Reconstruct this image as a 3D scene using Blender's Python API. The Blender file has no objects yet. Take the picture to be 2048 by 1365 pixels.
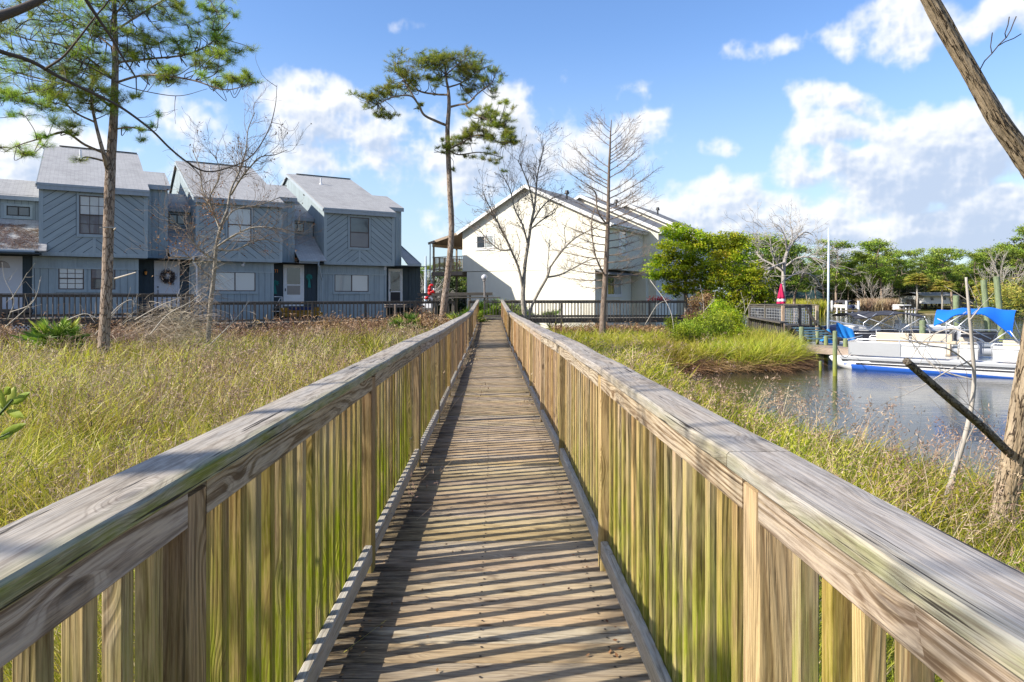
import bpy, math, random
import numpy as np
from mathutils import Vector, noise as mnoise

F = 1365.0            # focal length in pixels of the 2048 px wide photograph
HZ = 592.0            # horizon row
rng = np.random.default_rng(11)
random.seed(11)
C = bpy.context.scene.collection
ZUP = 2.35            # camera-relative heights are lifted by this at the end (water level = 0)

def P(px, py, y):
    """world point (camera at the origin, looking along +Y) seen at a photo pixel, y metres away"""
    return np.array([(px-1024.0)*y/F, y, (HZ-py)*y/F])

# ------------------------------------------------------------------ mesh builder
class MB:
    def __init__(s): s.V=[]; s.L=[]; s.S=[]; s.G=[]; s.R=[]; s.A=[]; s.n=0
    def add(s, V, loops, sizes, gc=None, rnd=0.0, alg=0.0):
        V=np.asarray(V,float).reshape(-1,3); k=len(V)
        s.V.append(V); s.L.append(np.asarray(loops,np.int64).ravel()+s.n); s.S.append(np.asarray(sizes,np.int64).ravel())
        s.G.append(V.copy() if gc is None else np.asarray(gc,float).reshape(-1,3))
        s.R.append(np.broadcast_to(np.asarray(rnd,float),(k,)).copy())
        s.A.append(np.broadcast_to(np.asarray(alg,float),(k,)).copy())
        s.n+=k
    def faces(s, V, faces, **kw):
        s.add(V, [i for f in faces for i in f], [len(f) for f in faces], **kw)
    def beam(s, a, b, w, h, up=(0,0,1), ch=0.003, rnd=None, alg=0.0, off=None):
        a=np.asarray(a,float); b=np.asarray(b,float); d=b-a; ln=np.linalg.norm(d); d=d/ln
        up=np.asarray(up,float); side=np.cross(d,up)
        if np.linalg.norm(side)<1e-6: side=np.cross(d,np.array([1.0,0,0]))
        side/=np.linalg.norm(side); up=np.cross(side,d)
        if rnd is None: rnd=rng.random()
        if off is None: off=(rng.uniform(-.07,.07), rng.choice([-1,1])*rng.uniform(.02,.10), rng.uniform(0,40))
        x=w/2; y=h/2; c=min(ch,x*.45,y*.45)
        if c>0: pr=[(x-c,-y),(x,-y+c),(x,y-c),(x-c,y),(-x+c,y),(-x,y-c),(-x,-y+c),(-x+c,-y)]
        else: pr=[(x,-y),(x,y),(-x,y),(-x,-y)]
        n=len(pr); V=[];G=[]
        for t in (0,ln):
            for (p,q) in pr:
                V.append(a+d*t+side*p+up*q); G.append((p+off[0],q+off[1],t+off[2]))
        fs=[(i,(i+1)%n,(i+1)%n+n,i+n) for i in range(n)]
        fs=[f[::-1] for f in fs]
        fs.append(tuple(range(n))); fs.append(tuple(range(2*n-1,n-1,-1)))
        s.faces(V,fs,gc=G,rnd=rnd,alg=(alg if np.isscalar(alg) else np.repeat(alg,n)))
    def box(s, x0,x1,y0,y1,z0,z1, **kw):
        V=[(x0,y0,z0),(x1,y0,z0),(x1,y1,z0),(x0,y1,z0),(x0,y0,z1),(x1,y0,z1),(x1,y1,z1),(x0,y1,z1)]
        s.faces(V,[(0,3,2,1),(4,5,6,7),(0,1,5,4),(1,2,6,5),(2,3,7,6),(3,0,4,7)],**kw)
    def tube(s, pts, rad, k=8, caps=True, rnd=0.0, alg=0.0, rough=0.0, seed=0):
        pts=np.asarray(pts,float); m=len(pts)
        rad=np.broadcast_to(np.asarray(rad,float),(m,))
        T=np.gradient(pts,axis=0); T/=np.linalg.norm(T,axis=1)[:,None]+1e-12
        mean=T.mean(0); ref=np.array([0,0,1.0]) if abs(mean[2])<.8*np.linalg.norm(mean)+1e-9 else np.array([0,1.0,0.02])
        Sd=np.cross(T,ref); Sd/=np.linalg.norm(Sd,axis=1)[:,None]+1e-12; U=np.cross(Sd,T)
        a=np.arange(k)*2*math.pi/k
        rr=rad[:,None]*np.ones((1,k))
        cum=np.concatenate([[0],np.cumsum(np.linalg.norm(np.diff(pts,axis=0),axis=1))])
        if rough>0:
            for i in range(m):
                for j in range(k):
                    v=mnoise.noise(Vector((math.cos(a[j])*2.2+seed,math.sin(a[j])*2.2,cum[i]*2.2)))
                    w=abs(mnoise.noise(Vector((math.cos(a[j])*4.5+seed+9,math.sin(a[j])*4.5,cum[i]*5.0))))
                    rr[i,j]*=1+rough*(v*.6-(1-min(1,w*5))*.55)
        V=pts[:,None,:]+Sd[:,None,:]*(np.cos(a)[None,:]*rr)[:,:,None]+U[:,None,:]*(np.sin(a)[None,:]*rr)[:,:,None]
        G=np.zeros((m,k,3)); G[:,:,0]=np.cos(a)*rad.max(); G[:,:,1]=np.sin(a)*rad.max(); G[:,:,2]=cum[:,None]
        i=np.arange(m-1)[:,None]*k; j=np.arange(k)[None,:]; j2=(j+1)%k
        q=np.stack([i+j,i+j2,i+k+j2,i+k+j],-1).reshape(-1,4)
        L=list(q.ravel()); S=[4]*len(q)
        if caps:
            L+=list(range(k-1,-1,-1)); S.append(k); L+=list(range((m-1)*k,m*k)); S.append(k)
        s.add(V.reshape(-1,3),L,S,gc=G.reshape(-1,3),rnd=rnd,alg=alg)
    def blades(s, base, dirs, length, width, seg=3, droop=0.5, rnd=None, tri=False, side=None, gc=None):
        """many ribbons at once: base (N,3), unit dirs (N,3)"""
        base=np.asarray(base,float); N=len(base)
        dirs=np.asarray(dirs,float); dirs=dirs/(np.linalg.norm(dirs,axis=1)[:,None]+1e-9)
        length=np.broadcast_to(length,(N,)); width=np.broadcast_to(width,(N,)); droop=np.broadcast_to(droop,(N,))
        if rnd is None: rnd=rng.random(N)
        if side is None:
            r=rng.normal(size=(N,3)); side=np.cross(dirs,r)
        side=side/(np.linalg.norm(side,axis=1)[:,None]+1e-9)
        hd=dirs.copy(); hd[:,2]=0
        r=rng.normal(size=(N,2)); hd[:,:2]+=r*.25
        hd/=np.linalg.norm(hd,axis=1)[:,None]+1e-9
        rows=[]; rr=[]; aa=[]
        ts=np.linspace(0,1,seg+1)
        for q,t in enumerate(ts):
            c=base+dirs*(length*t)[:,None]+(hd*.6-np.array([0,0,1.0])*.7)*(length*droop*t*t)[:,None]
            w=width*(1-t)**.7*.5 if q<seg else width*0
            if q==0: w=width*.35
            if q<seg: rows+=[c-side*w[:,None],c+side*w[:,None]]; rr+=[rnd,rnd]; aa+=[np.full(N,t)]*2
            else: rows.append(c); rr.append(rnd); aa.append(np.full(N,t))
        V=np.stack(rows,1); k=V.shape[1]; o=np.arange(N)[:,None]*k
        L=[]; 
        pat=[]; sz=[]
        for q in range(seg-1): pat+=[2*q,2*q+1,2*q+3,2*q+2]; sz.append(4)
        pat+=[2*seg-2,2*seg-1,2*seg]; sz.append(3)
        s.add(V.reshape(-1,3),(o+np.array(pat)[None,:]).ravel(),np.tile(sz,N),rnd=np.stack(rr,1).ravel(),alg=np.stack(aa,1).ravel())
    def leaves(s, pos, size, normal=None, rnd=None, aspect=.55, spread=.8):
        """diamond leaves"""
        pos=np.asarray(pos,float); N=len(pos); size=np.broadcast_to(size,(N,))
        nrm=rng.normal(size=(N,3))*spread
        nrm=nrm+(np.array([0,0,1.0]) if normal is None else normal)
        nrm/=np.linalg.norm(nrm,axis=1)[:,None]+1e-9
        a=np.cross(nrm,rng.normal(size=(N,3))); a/=np.linalg.norm(a,axis=1)[:,None]+1e-9
        b=np.cross(nrm,a)
        if rnd is None: rnd=rng.random(N)
        V=np.stack([pos-a*size[:,None]*.5,pos+b*(size*aspect*.5)[:,None],pos+a*size[:,None]*.5,pos-b*(size*aspect*.5)[:,None]],1)
        s.add(V.reshape(-1,3),np.arange(N*4),np.full(N,4),rnd=np.repeat(rnd,4),alg=0)

def tag(o,label=None,cat=None,group=None,kind=None):
    if label: o['label']=label
    if cat: o['category']=cat
    if group: o['group']=group
    if kind: o['kind']=kind
    return o
def empty(name,loc,label=None,cat=None,group=None,kind=None):
    o=bpy.data.objects.new(name,None); C.objects.link(o); o.location=tuple(float(v) for v in loc); o.empty_display_size=.2
    return tag(o,label,cat,group,kind)
def build(mb,name,mat,parent=None,smooth=False,xf=None):
    if mb.n==0: return None
    V=np.concatenate(mb.V)
    if xf is not None: V=xf(V)
    loc=np.zeros(3); p=parent
    while p is not None: loc+=np.array(p.location); p=p.parent
    V=V-loc
    L=np.concatenate(mb.L); S=np.concatenate(mb.S)
    me=bpy.data.meshes.new(name)
    me.vertices.add(len(V)); me.vertices.foreach_set('co',V.astype(np.float32).ravel())
    me.loops.add(len(L)); me.loops.foreach_set('vertex_index',L.astype(np.int32))
    me.polygons.add(len(S)); st=np.concatenate([[0],np.cumsum(S)[:-1]])
    me.polygons.foreach_set('loop_start',st.astype(np.int32))
    try: me.polygons.foreach_set('loop_total',S.astype(np.int32))
    except Exception: pass
    me.polygons.foreach_set('use_smooth',np.full(len(S),bool(smooth)))
    a=me.attributes.new('gc','FLOAT_VECTOR','POINT'); a.data.foreach_set('vector',np.concatenate(mb.G).astype(np.float32).ravel())
    a=me.attributes.new('rnd','FLOAT','POINT'); a.data.foreach_set('value',np.concatenate(mb.R).astype(np.float32))
    a=me.attributes.new('alg','FLOAT','POINT'); a.data.foreach_set('value',np.concatenate(mb.A).astype(np.float32))
    me.update(calc_edges=True); me.materials.append(mat)
    o=bpy.data.objects.new(name,me); C.objects.link(o)
    if parent is not None: o.parent=parent
    return o
def copy_tree(o,parent=None):
    c=o.copy(); C.objects.link(c)
    if parent is not None: c.parent=parent
    for ch in [x for x in bpy.data.objects if x.parent is o]: copy_tree(ch,c)
    return c
def curve(pts,n=8):
    """smooth polyline through points (Catmull-Rom)"""
    p=np.asarray(pts,float)
    if len(p)<3: return np.array([p[0]+(p[1]-p[0])*t for t in np.linspace(0,1,n)])
    q=np.vstack([2*p[0]-p[1],p,2*p[-1]-p[-2]]); out=[]
    for i in range(1,len(q)-2):
        for t in np.linspace(0,1,n,endpoint=False):
            a,b,c,d=q[i-1:i+3]
            out.append(.5*((2*b)+(-a+c)*t+(2*a-5*b+4*c-d)*t*t+(-a+3*b-3*c+d)*t**3))
    out.append(p[-1]); return np.array(out)

# ------------------------------------------------------------------ materials
class NT:
    def __init__(s,name,world=False):
        if world: s.m=None
        else:
            s.m=bpy.data.materials.new(name); s.m.use_nodes=True; s.t=s.m.node_tree; s.t.nodes.clear()
    def n(s,ty,**kw):
        nd=s.t.nodes.new(ty)
        for k,v in kw.items():
            if k.startswith('_'): setattr(nd,k[1:],v)
            else:
                key=int(k[1:]) if k[0]=='i' and k[1:].isdigit() else k
                s.set(nd.inputs[key],v)
        return nd
    def set(s,inp,v):
        if isinstance(v,bpy.types.NodeSocket): s.t.links.new(v,inp)
        elif isinstance(v,bpy.types.Node): s.t.links.new(v.outputs[0],inp)
        else:
            if hasattr(inp,'default_value'):
                try: inp.default_value=v
                except Exception: inp.default_value=tuple(v)+(1,)
    def math(s,op,a,b=0.0,c=None,clamp=False):
        nd=s.t.nodes.new('ShaderNodeMath'); nd.operation=op; nd.use_clamp=clamp
        s.set(nd.inputs[0],a); s.set(nd.inputs[1],b)
        if c is not None: s.set(nd.inputs[2],c)
        return nd.outputs[0]
    def vmath(s,op,a,b=(0,0,0),sc=None):
        nd=s.t.nodes.new('ShaderNodeVectorMath'); nd.operation=op
        s.set(nd.inputs[0],a)
        if sc is not None: s.set(nd.inputs['Scale'],sc)
        else: s.set(nd.inputs[1],b)
        return nd.outputs[1] if op in('LENGTH','DOT_PRODUCT','DISTANCE') else nd.outputs[0]
    def attr(s,name,vec=False):
        nd=s.t.nodes.new('ShaderNodeAttribute'); nd.attribute_name=name
        return nd.outputs['Vector'] if vec else nd.outputs['Fac']
    def noise(s,vec,scale,detail=3,rough=.55,dist=0.0,color=False):
        nd=s.n('ShaderNodeTexNoise',Vector=vec,Scale=scale,Detail=detail,Roughness=rough,Distortion=dist)
        return nd.outputs['Color' if color else 'Fac']
    def ramp(s,fac,stops,interp='LINEAR'):
        nd=s.t.nodes.new('ShaderNodeValToRGB'); cr=nd.color_ramp; cr.interpolation=interp
        while len(cr.elements)>1: cr.elements.remove(cr.elements[-1])
        for i,(p,c) in enumerate(stops):
            e=cr.elements[0] if i==0 else cr.elements.new(p)
            e.position=p; e.color=(c[0],c[1],c[2],1) if not np.isscalar(c) else (c,c,c,1)
        s.set(nd.inputs[0],fac); return nd.outputs[0]
    def mix(s,f,a,b,mode='MIX'):
        nd=s.t.nodes.new('ShaderNodeMix'); nd.data_type='RGBA'; nd.blend_type=mode
        s.set(nd.inputs[0],f)
        for i,v in ((6,a),(7,b)):
            if isinstance(v,(tuple,list)) and len(v)==3: v=tuple(v)+(1,)
            s.set(nd.inputs[i],v)
        return nd.outputs[2]
    def mapr(s,v,a,b,c=0.0,d=1.0,smooth=False):
        nd=s.t.nodes.new('ShaderNodeMapRange'); nd.clamp=True
        if smooth: nd.interpolation_type='SMOOTHSTEP'
        for i,x in enumerate((v,a,b,c,d)): s.set(nd.inputs[i],x)
        return nd.outputs[0]
    def out(s,color,rough=.8,bump=None,bstr=.3,bdist=.01,spec=.3,metal=0.0,trans=None,coat=0.0,alpha=None):
        b=s.n('ShaderNodeBsdfPrincipled')
        if isinstance(color,(tuple,list)) and len(color)==3: color=tuple(color)+(1,)
        s.set(b.inputs['Base Color'],color); s.set(b.inputs['Roughness'],rough); s.set(b.inputs['Metallic'],metal)
        s.set(b.inputs['Specular IOR Level'],spec); s.set(b.inputs['Coat Weight'],coat)
        if bump is not None:
            bp=s.n('ShaderNodeBump',Height=bump,Strength=bstr,Distance=bdist); s.set(b.inputs['Normal'],bp.outputs[0])
        sh=b.outputs[0]
        if trans:
            tr=s.n('ShaderNodeBsdfTranslucent',Color=color); mx=s.n('ShaderNodeMixShader',i0=trans,i1=sh,i2=tr.outputs[0]); sh=mx.outputs[0]
        o=s.n('ShaderNodeOutputMaterial'); s.t.links.new(sh,o.inputs[0]); return s.m

def wood(name,light,dark,gray=(.42,.41,.40),grayamt=.5,algcol=(.20,.23,.02),spread=.25,scale=1.0,crack=.5,wear=.6,ringc=1.0,bmp=.55,warp=.055,period=.0085,blot=.2,gring=.65):
    m=NT(name); gc=m.attr('gc',True); rnd=m.attr('rnd'); alg=m.attr('alg')
    st=m.vmath('MULTIPLY',gc,(6,6,.55)); w=m.noise(st,1.0*scale,3,.5,color=True)
    w2=m.vmath('SUBTRACT',w,(.5,.5,.5)); g2=m.vmath('ADD',gc,m.vmath('SCALE',w2,sc=warp))
    # knots pull the rings round them
    kx=m.n('ShaderNodeSeparateXYZ',Vector=gc); kv=m.n('ShaderNodeTexVoronoi',Vector=m.n('ShaderNodeCombineXYZ',X=m.math('MULTIPLY',m.math('ADD',kx.outputs[0],kx.outputs[1]),8.0),Y=m.math('MULTIPLY',kx.outputs[2],3.2),Z=0.0).outputs[0],Scale=1.0); kv.voronoi_dimensions='2D'
    kr=m.n('ShaderNodeSeparateXYZ',Vector=kv.outputs['Color']); kd=m.math('ADD',kv.outputs['Distance'],m.math('MULTIPLY',m.math('LESS_THAN',kr.outputs[0],.62),1.0))
    kf=m.mapr(kd,.0,.42,1,0,True)
    xy=m.vmath('MULTIPLY',g2,(1,1,0)); r=m.vmath('LENGTH',xy)
    r=m.math('ADD',r,m.math('MULTIPLY',kf,.022)); r=m.math('ADD',r,m.math('MULTIPLY',m.noise(m.vmath('MULTIPLY',gc,(3,3,.9)),1.0,2,.5),.05))
    ringv=m.math('SINE',m.math('MULTIPLY',r,2*math.pi/period))
    ring=m.math('MULTIPLY',m.mapr(ringv,-.5,1.0,0,1,True),m.math('MULTIPLY',m.mapr(m.noise(m.vmath('MULTIPLY',gc,(22,22,2.5)),1.0,3,.6),.3,.7,.25,1.0),ringc))
    fib=m.noise(m.vmath('MULTIPLY',gc,(260,260,5)),1.0,2,.6)
    stain=m.noise(m.vmath('MULTIPLY',gc,(14,14,1.6)),1.0,4,.6)
    col=m.mix(m.math('MULTIPLY',ring,m.mapr(fib,.3,.7,.55,1)),light+(1,),dark+(1,))
    col=m.mix(m.mapr(kd,.05,.15,.9,0,True),col,(dark[0]*.45,dark[1]*.4,dark[2]*.35,1))
    grf=m.math('MULTIPLY',m.mapr(stain,.35,.65,.35,1),m.math('MULTIPLY',m.mapr(rnd,0,1,1-wear,1.3),grayamt),clamp=True)
    gcol=m.mix(m.math('MULTIPLY',ring,gring,clamp=True),gray+(1,),(gray[0]*.42,gray[1]*.38,gray[2]*.33,1))
    col=m.mix(grf,col,gcol)
    hs=m.n('ShaderNodeHueSaturation',Color=col,Hue=m.mapr(m.math('FRACT',m.math('MULTIPLY',rnd,7.3)),0,1,.485,.51),Saturation=m.mapr(m.math('FRACT',m.math('MULTIPLY',rnd,3.7)),0,1,.75,1.2),Value=m.mapr(m.math('FRACT',m.math('MULTIPLY',rnd,5.1)),0,1,1-spread,1+spread))
    col=hs.outputs[0]
    af=m.math('MULTIPLY',alg,m.mapr(m.noise(m.vmath('MULTIPLY',gc,(18,18,4)),1.0,4,.6),.3,.6,.25,1.15),clamp=True)
    col=m.mix(af,col,algcol+(1,))
    bl_=m.noise(m.vmath('MULTIPLY',gc,(11,11,3.2)),1.0,5,.7); col=m.mix(m.mapr(bl_,.50,.70,0,blot,True),col,(dark[0]*.5,dark[1]*.5,dark[2]*.5,1))
    s3=m.noise(m.vmath('MULTIPLY',gc,(150,150,8)),1.0,4,.72); col=m.mix(m.mapr(s3,.50,.66,0,.50),col,(dark[0]*.75,dark[1]*.72,dark[2]*.7,1)); col=m.mix(m.mapr(s3,.50,.34,0,.35),col,tuple(min(1,x*1.35) for x in light)+(1,))
    fl=m.mapr(m.math('SINE',m.math('MULTIPLY',r,2*math.pi/.0043)),.35,1.0,0,.42); fl=m.math('MULTIPLY',fl,m.mapr(m.noise(m.vmath('MULTIPLY',gc,(30,30,1.5)),1.0,2,.5),.38,.6,0,1)); col=m.mix(fl,col,(dark[0]*.55,dark[1]*.52,dark[2]*.5,1))
    hair=m.mapr(m.noise(m.vmath('ADD',m.vmath('MULTIPLY',gc,(75,75,2.2)),(7,3,1)),1.0,3,.6),.63,.67,0,crack)
    col=m.mix(hair,col,(.03,.025,.02,1))
    h=m.math('SUBTRACT',m.math('ADD',m.math('MULTIPLY',ring,-.5),m.math('MULTIPLY',fib,.5)),m.math('MULTIPLY',hair,2.0))
    return m.out(col,.85,h,bmp,.004,spec=.2)
def leafmat(name,stops,trans=.3,rough=.55,spec=.3,vary=.3):
    m=NT(name); rnd=m.attr('rnd')
    col=m.ramp(rnd,stops)
    g=m.n('ShaderNodeNewGeometry'); nz=m.noise(g.outputs['Position'],.7,2)
    hs=m.n('ShaderNodeHueSaturation',Color=col,Hue=m.mapr(nz,.3,.7,.5-.025,.5+.025),Value=m.mapr(nz,.3,.7,1-vary,1+vary))
    return m.out(hs.outputs[0],rough,trans=trans,spec=spec)
def plain(name,col,rough=.6,metal=0.0,spec=.4,dirt=.15,scale=3.0,bstr=0.1,coat=0.0):
    m=NT(name); tc=m.n('ShaderNodeTexCoord'); v=tc.outputs['Object']
    a=m.noise(v,scale,5,.6); b=m.noise(v,scale*9,3,.6)
    f=m.math('MULTIPLY',m.mapr(a,.35,.7),dirt); f=m.math('ADD',f,m.math('MULTIPLY',m.mapr(b,.4,.7),dirt*.4),clamp=True)
    c=m.mix(f,tuple(col)+(1,),tuple(x*.45 for x in col)+(1,))
    return m.out(c,rough,b,bstr,.003,spec=spec,metal=metal,coat=coat)
def painted(name,col,dark=.55,spread=.06,streak=.5):
    m=NT(name); gc=m.attr('gc',True); rnd=m.attr('rnd')
    s1=m.noise(m.vmath('MULTIPLY',gc,(9,9,.9)),1.0,5,.65); s2=m.noise(gc,1.3,4,.6); s3=m.noise(m.vmath('MULTIPLY',gc,(70,70,3)),1.0,3,.6)
    c=m.mix(m.math('MULTIPLY',m.mapr(s1,.45,.75),streak),tuple(col)+(1,),tuple(x*dark for x in col)+(1,))
    c=m.mix(m.math('MULTIPLY',m.mapr(s2,.5,.8),streak*.6),c,(col[0]*1.25+.02,col[1]*1.2+.02,col[2]*1.12+.01,1))
    hs=m.n('ShaderNodeHueSaturation',Color=c,Value=m.mapr(rnd,0,1,1-spread,1+spread))
    return m.out(hs.outputs[0],.75,s3,.25,.002,spec=.25)
def shingle(name,col):
    m=NT(name); gc=m.attr('gc',True)
    b=m.n('ShaderNodeTexBrick',Vector=gc,Scale=1.0); b.offset=.5; b.offset_frequency=2
    for k,v in (('Color1',(col[0]*1.12,col[1]*1.12,col[2]*1.12,1)),('Color2',(col[0]*.78,col[1]*.78,col[2]*.8,1)),('Mortar',(col[0]*.45,col[1]*.45,col[2]*.45,1)),('Mortar Size',.012),('Mortar Smooth',.2),('Bias',0.0),('Brick Width',.31),('Row Height',.145)): m.set(b.inputs[k],v)
    n1=m.noise(gc,60.0,3,.7); n2=m.noise(gc,.8,4,.65); n3=m.noise(m.vmath('MULTIPLY',gc,(5,.5,1)),1.0,3,.6)
    c=m.mix(.5,b.outputs[0],m.ramp(n1,[(.35,tuple(x*.6 for x in col)),(.65,tuple(min(1,x*1.4) for x in col))]))
    c=m.mix(m.mapr(n2,.5,.75,0,.45),c,tuple(x*.55 for x in col)+(1,)); c=m.mix(m.mapr(n3,.5,.75,0,.3),c,tuple(x*1.25 for x in col)+(1,))
    h=m.math('ADD',m.math('MULTIPLY',b.outputs[1],-1.0),m.math('MULTIPLY',n1,.4))
    return m.out(c,.95,h,.6,.006,spec=.1)
def bark(name,light,dark,vs=9.0,stretch=.32,crackw=.09,patch=None):
    m=NT(name); gc=m.attr('gc',True); v=m.vmath('MULTIPLY',gc,(1,1,stretch))
    nz=m.noise(v,vs*1.3,3,.6,color=True); v2=m.vmath('ADD',v,m.vmath('SCALE',m.vmath('SUBTRACT',nz,(.5,.5,.5)),sc=.10))
    vo=m.n('ShaderNodeTexVoronoi',Vector=v2,Scale=vs); vo.feature='DISTANCE_TO_EDGE'; e=m.mapr(vo.outputs[0],0,crackw,0,1,True)
    v3=m.n('ShaderNodeTexVoronoi',Vector=v2,Scale=vs); cid=m.vmath('DOT_PRODUCT',v3.outputs['Color'],(.33,.33,.33))
    fine=m.noise(m.vmath('MULTIPLY',gc,(60,60,14)),1.0,4,.65)
    c=m.mix(m.mapr(fine,.3,.7),light+(1,),tuple((a+b)/2 for a,b in zip(light,dark))+(1,))
    c=m.mix(m.mapr(cid,.3,.7,0,.5),c,patch+(1,) if patch else tuple(x*.7 for x in light)+(1,))
    c=m.mix(e,dark+(1,),c)
    h=m.math('ADD',m.math('MULTIPLY',e,1.0),m.math('MULTIPLY',fine,.5))
    return m.out(c,.9,h,.8,.02,spec=.15)

M={}
M['cap']=wood('weathered_cap_wood',(.41,.34,.26),(.16,.12,.085),(.375,.36,.34),.88,(.19,.21,.03),spread=.10,wear=.25,crack=.95,ringc=.60,bmp=.35,warp=.11,period=.012,blot=.55)
M['rail']=wood('weathered_rail_wood',(.48,.38,.26),(.15,.09,.05),(.42,.385,.35),.50,spread=.14,wear=.45,crack=.7,ringc=1.5,bmp=.35,warp=.17,period=.016,blot=.4,gring=1.1)
M['bal']=wood('baluster_pine',(.48,.325,.15),(.16,.08,.032),(.37,.31,.26),.48,(.23,.28,.004),spread=.42,wear=1.0,crack=.5,ringc=1.1,bmp=.4,warp=.07,period=.010,blot=.3)
M['kick']=wood('kick_board_wood',(.46,.40,.31),(.24,.19,.13),(.44,.43,.42),.8,spread=.1,wear=.3,ringc=.7,blot=.3)
M['deck']=wood('deck_wood',(.48,.365,.205),(.22,.15,.08),(.36,.325,.28),.52,(.010,.011,.010),spread=.22,wear=.9,crack=.8,ringc=.7,bmp=.4,warp=.09,blot=.35)
M['oldwood']=wood('old_dark_wood',(.15,.13,.105),(.05,.042,.032),(.185,.178,.165),.7,(.03,.04,.01),spread=.3,wear=.7)
M['blackwood_and_void']=wood('black_wood_and_void_shade',(.035,.03,.026),(.015,.013,.011),(.06,.057,.05),.6,(.02,.03,.01),spread=.3)  # black stair timber, also the painted-in shade under the walkways
M['dock']=wood('dock_wood',(.42,.32,.22),(.22,.15,.09),(.32,.30,.28),.6,(.05,.06,.01),spread=.2)
# ------------------------------------------------------------------ the boardwalk
YAW=-44.0/F                      # runs a touch left of the view axis
prof=[(-2,-1.385),(2,-1.40),(5.5,-1.415),(8,-1.455),(12,-1.485),(16,-1.53),(22.4,-1.55),(29,-1.41),(36.0,-1.245),(40,-1.2)]
def deckz(y): return float(np.interp(y,[p[0] for p in prof],[p[1] for p in prof]))
def axx(y): return YAW*y - .037*max(0,1-y/6.0)*1.0
XL,XR=-.580,.580                 # inner faces of the kick boards / posts
YEND=35.3
def bw(x,y,h): return np.array([axx(y)+x, y, deckz(y)+h])
bwk=empty('boardwalk',(0,-.5,deckz(-.5)),'long narrow weathered timber boardwalk with slatted railings running from the camera to the houses','boardwalk')
mb=MB(); y=-.6; i=0
while y<YEND:
    wd=.1397; zt=rng.uniform(-.0025,.0025); L0=-.78+rng.uniform(-.01,.01); R0=.78+rng.uniform(-.01,.01)
    tw=rng.uniform(-.002,.002)
    a=bw(L0,y+wd/2,-.019+zt+tw); b=bw(R0,y+wd/2,-.019+zt-tw)
    # finer board so the wet stain near the left kick board can vary along it
    d=b-a; n=14
    ts=np.linspace(0,1,n); xs=L0+(R0-L0)*ts
    st=np.clip(1.35-(xs-XL)/.24,0,1)*np.clip(.55+.9*mnoise.noise(Vector((y*1.1,3.3,0)))+.35,0,1)
    st=np.maximum(st,.5*np.clip((xs-.42)/.2,0,1))
    off=(rng.uniform(-.07,.07), rng.uniform(.03,.12)*rng.choice([-1,1]), rng.uniform(0,40)); rn=rng.random()
    V=[];G=[];A=[]; x2=wd/2; y2=.019; c=.004
    pr=[(x2-c,-y2),(x2,-y2+c),(x2,y2-c),(x2-c,y2),(-x2+c,y2),(-x2,y2-c),(-x2,-y2+c),(-x2+c,-y2)]
    for t,s_ in zip(ts,st):
        for (p,q) in pr: V.append(a+d*t+np.array([0,-p,q])); G.append((p+off[0],q+off[1],t*1.56+off[2])); A.append(s_)
    fs=[]
    for k in range(n-1):
        for j in range(8): fs.append((k*8+j,k*8+j+8,k*8+(j+1)%8+8,k*8+(j+1)%8)[::-1])
    fs.append(tuple(range(7,-1,-1))); fs.append(tuple(range((n-1)*8,n*8)))
    mb.faces(V,fs,gc=G,rnd=rn,alg=A)
    y+=.1397+rng.uniform(.005,.008); i+=1
build(mb,'decking',M['deck'],bwk)
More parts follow.
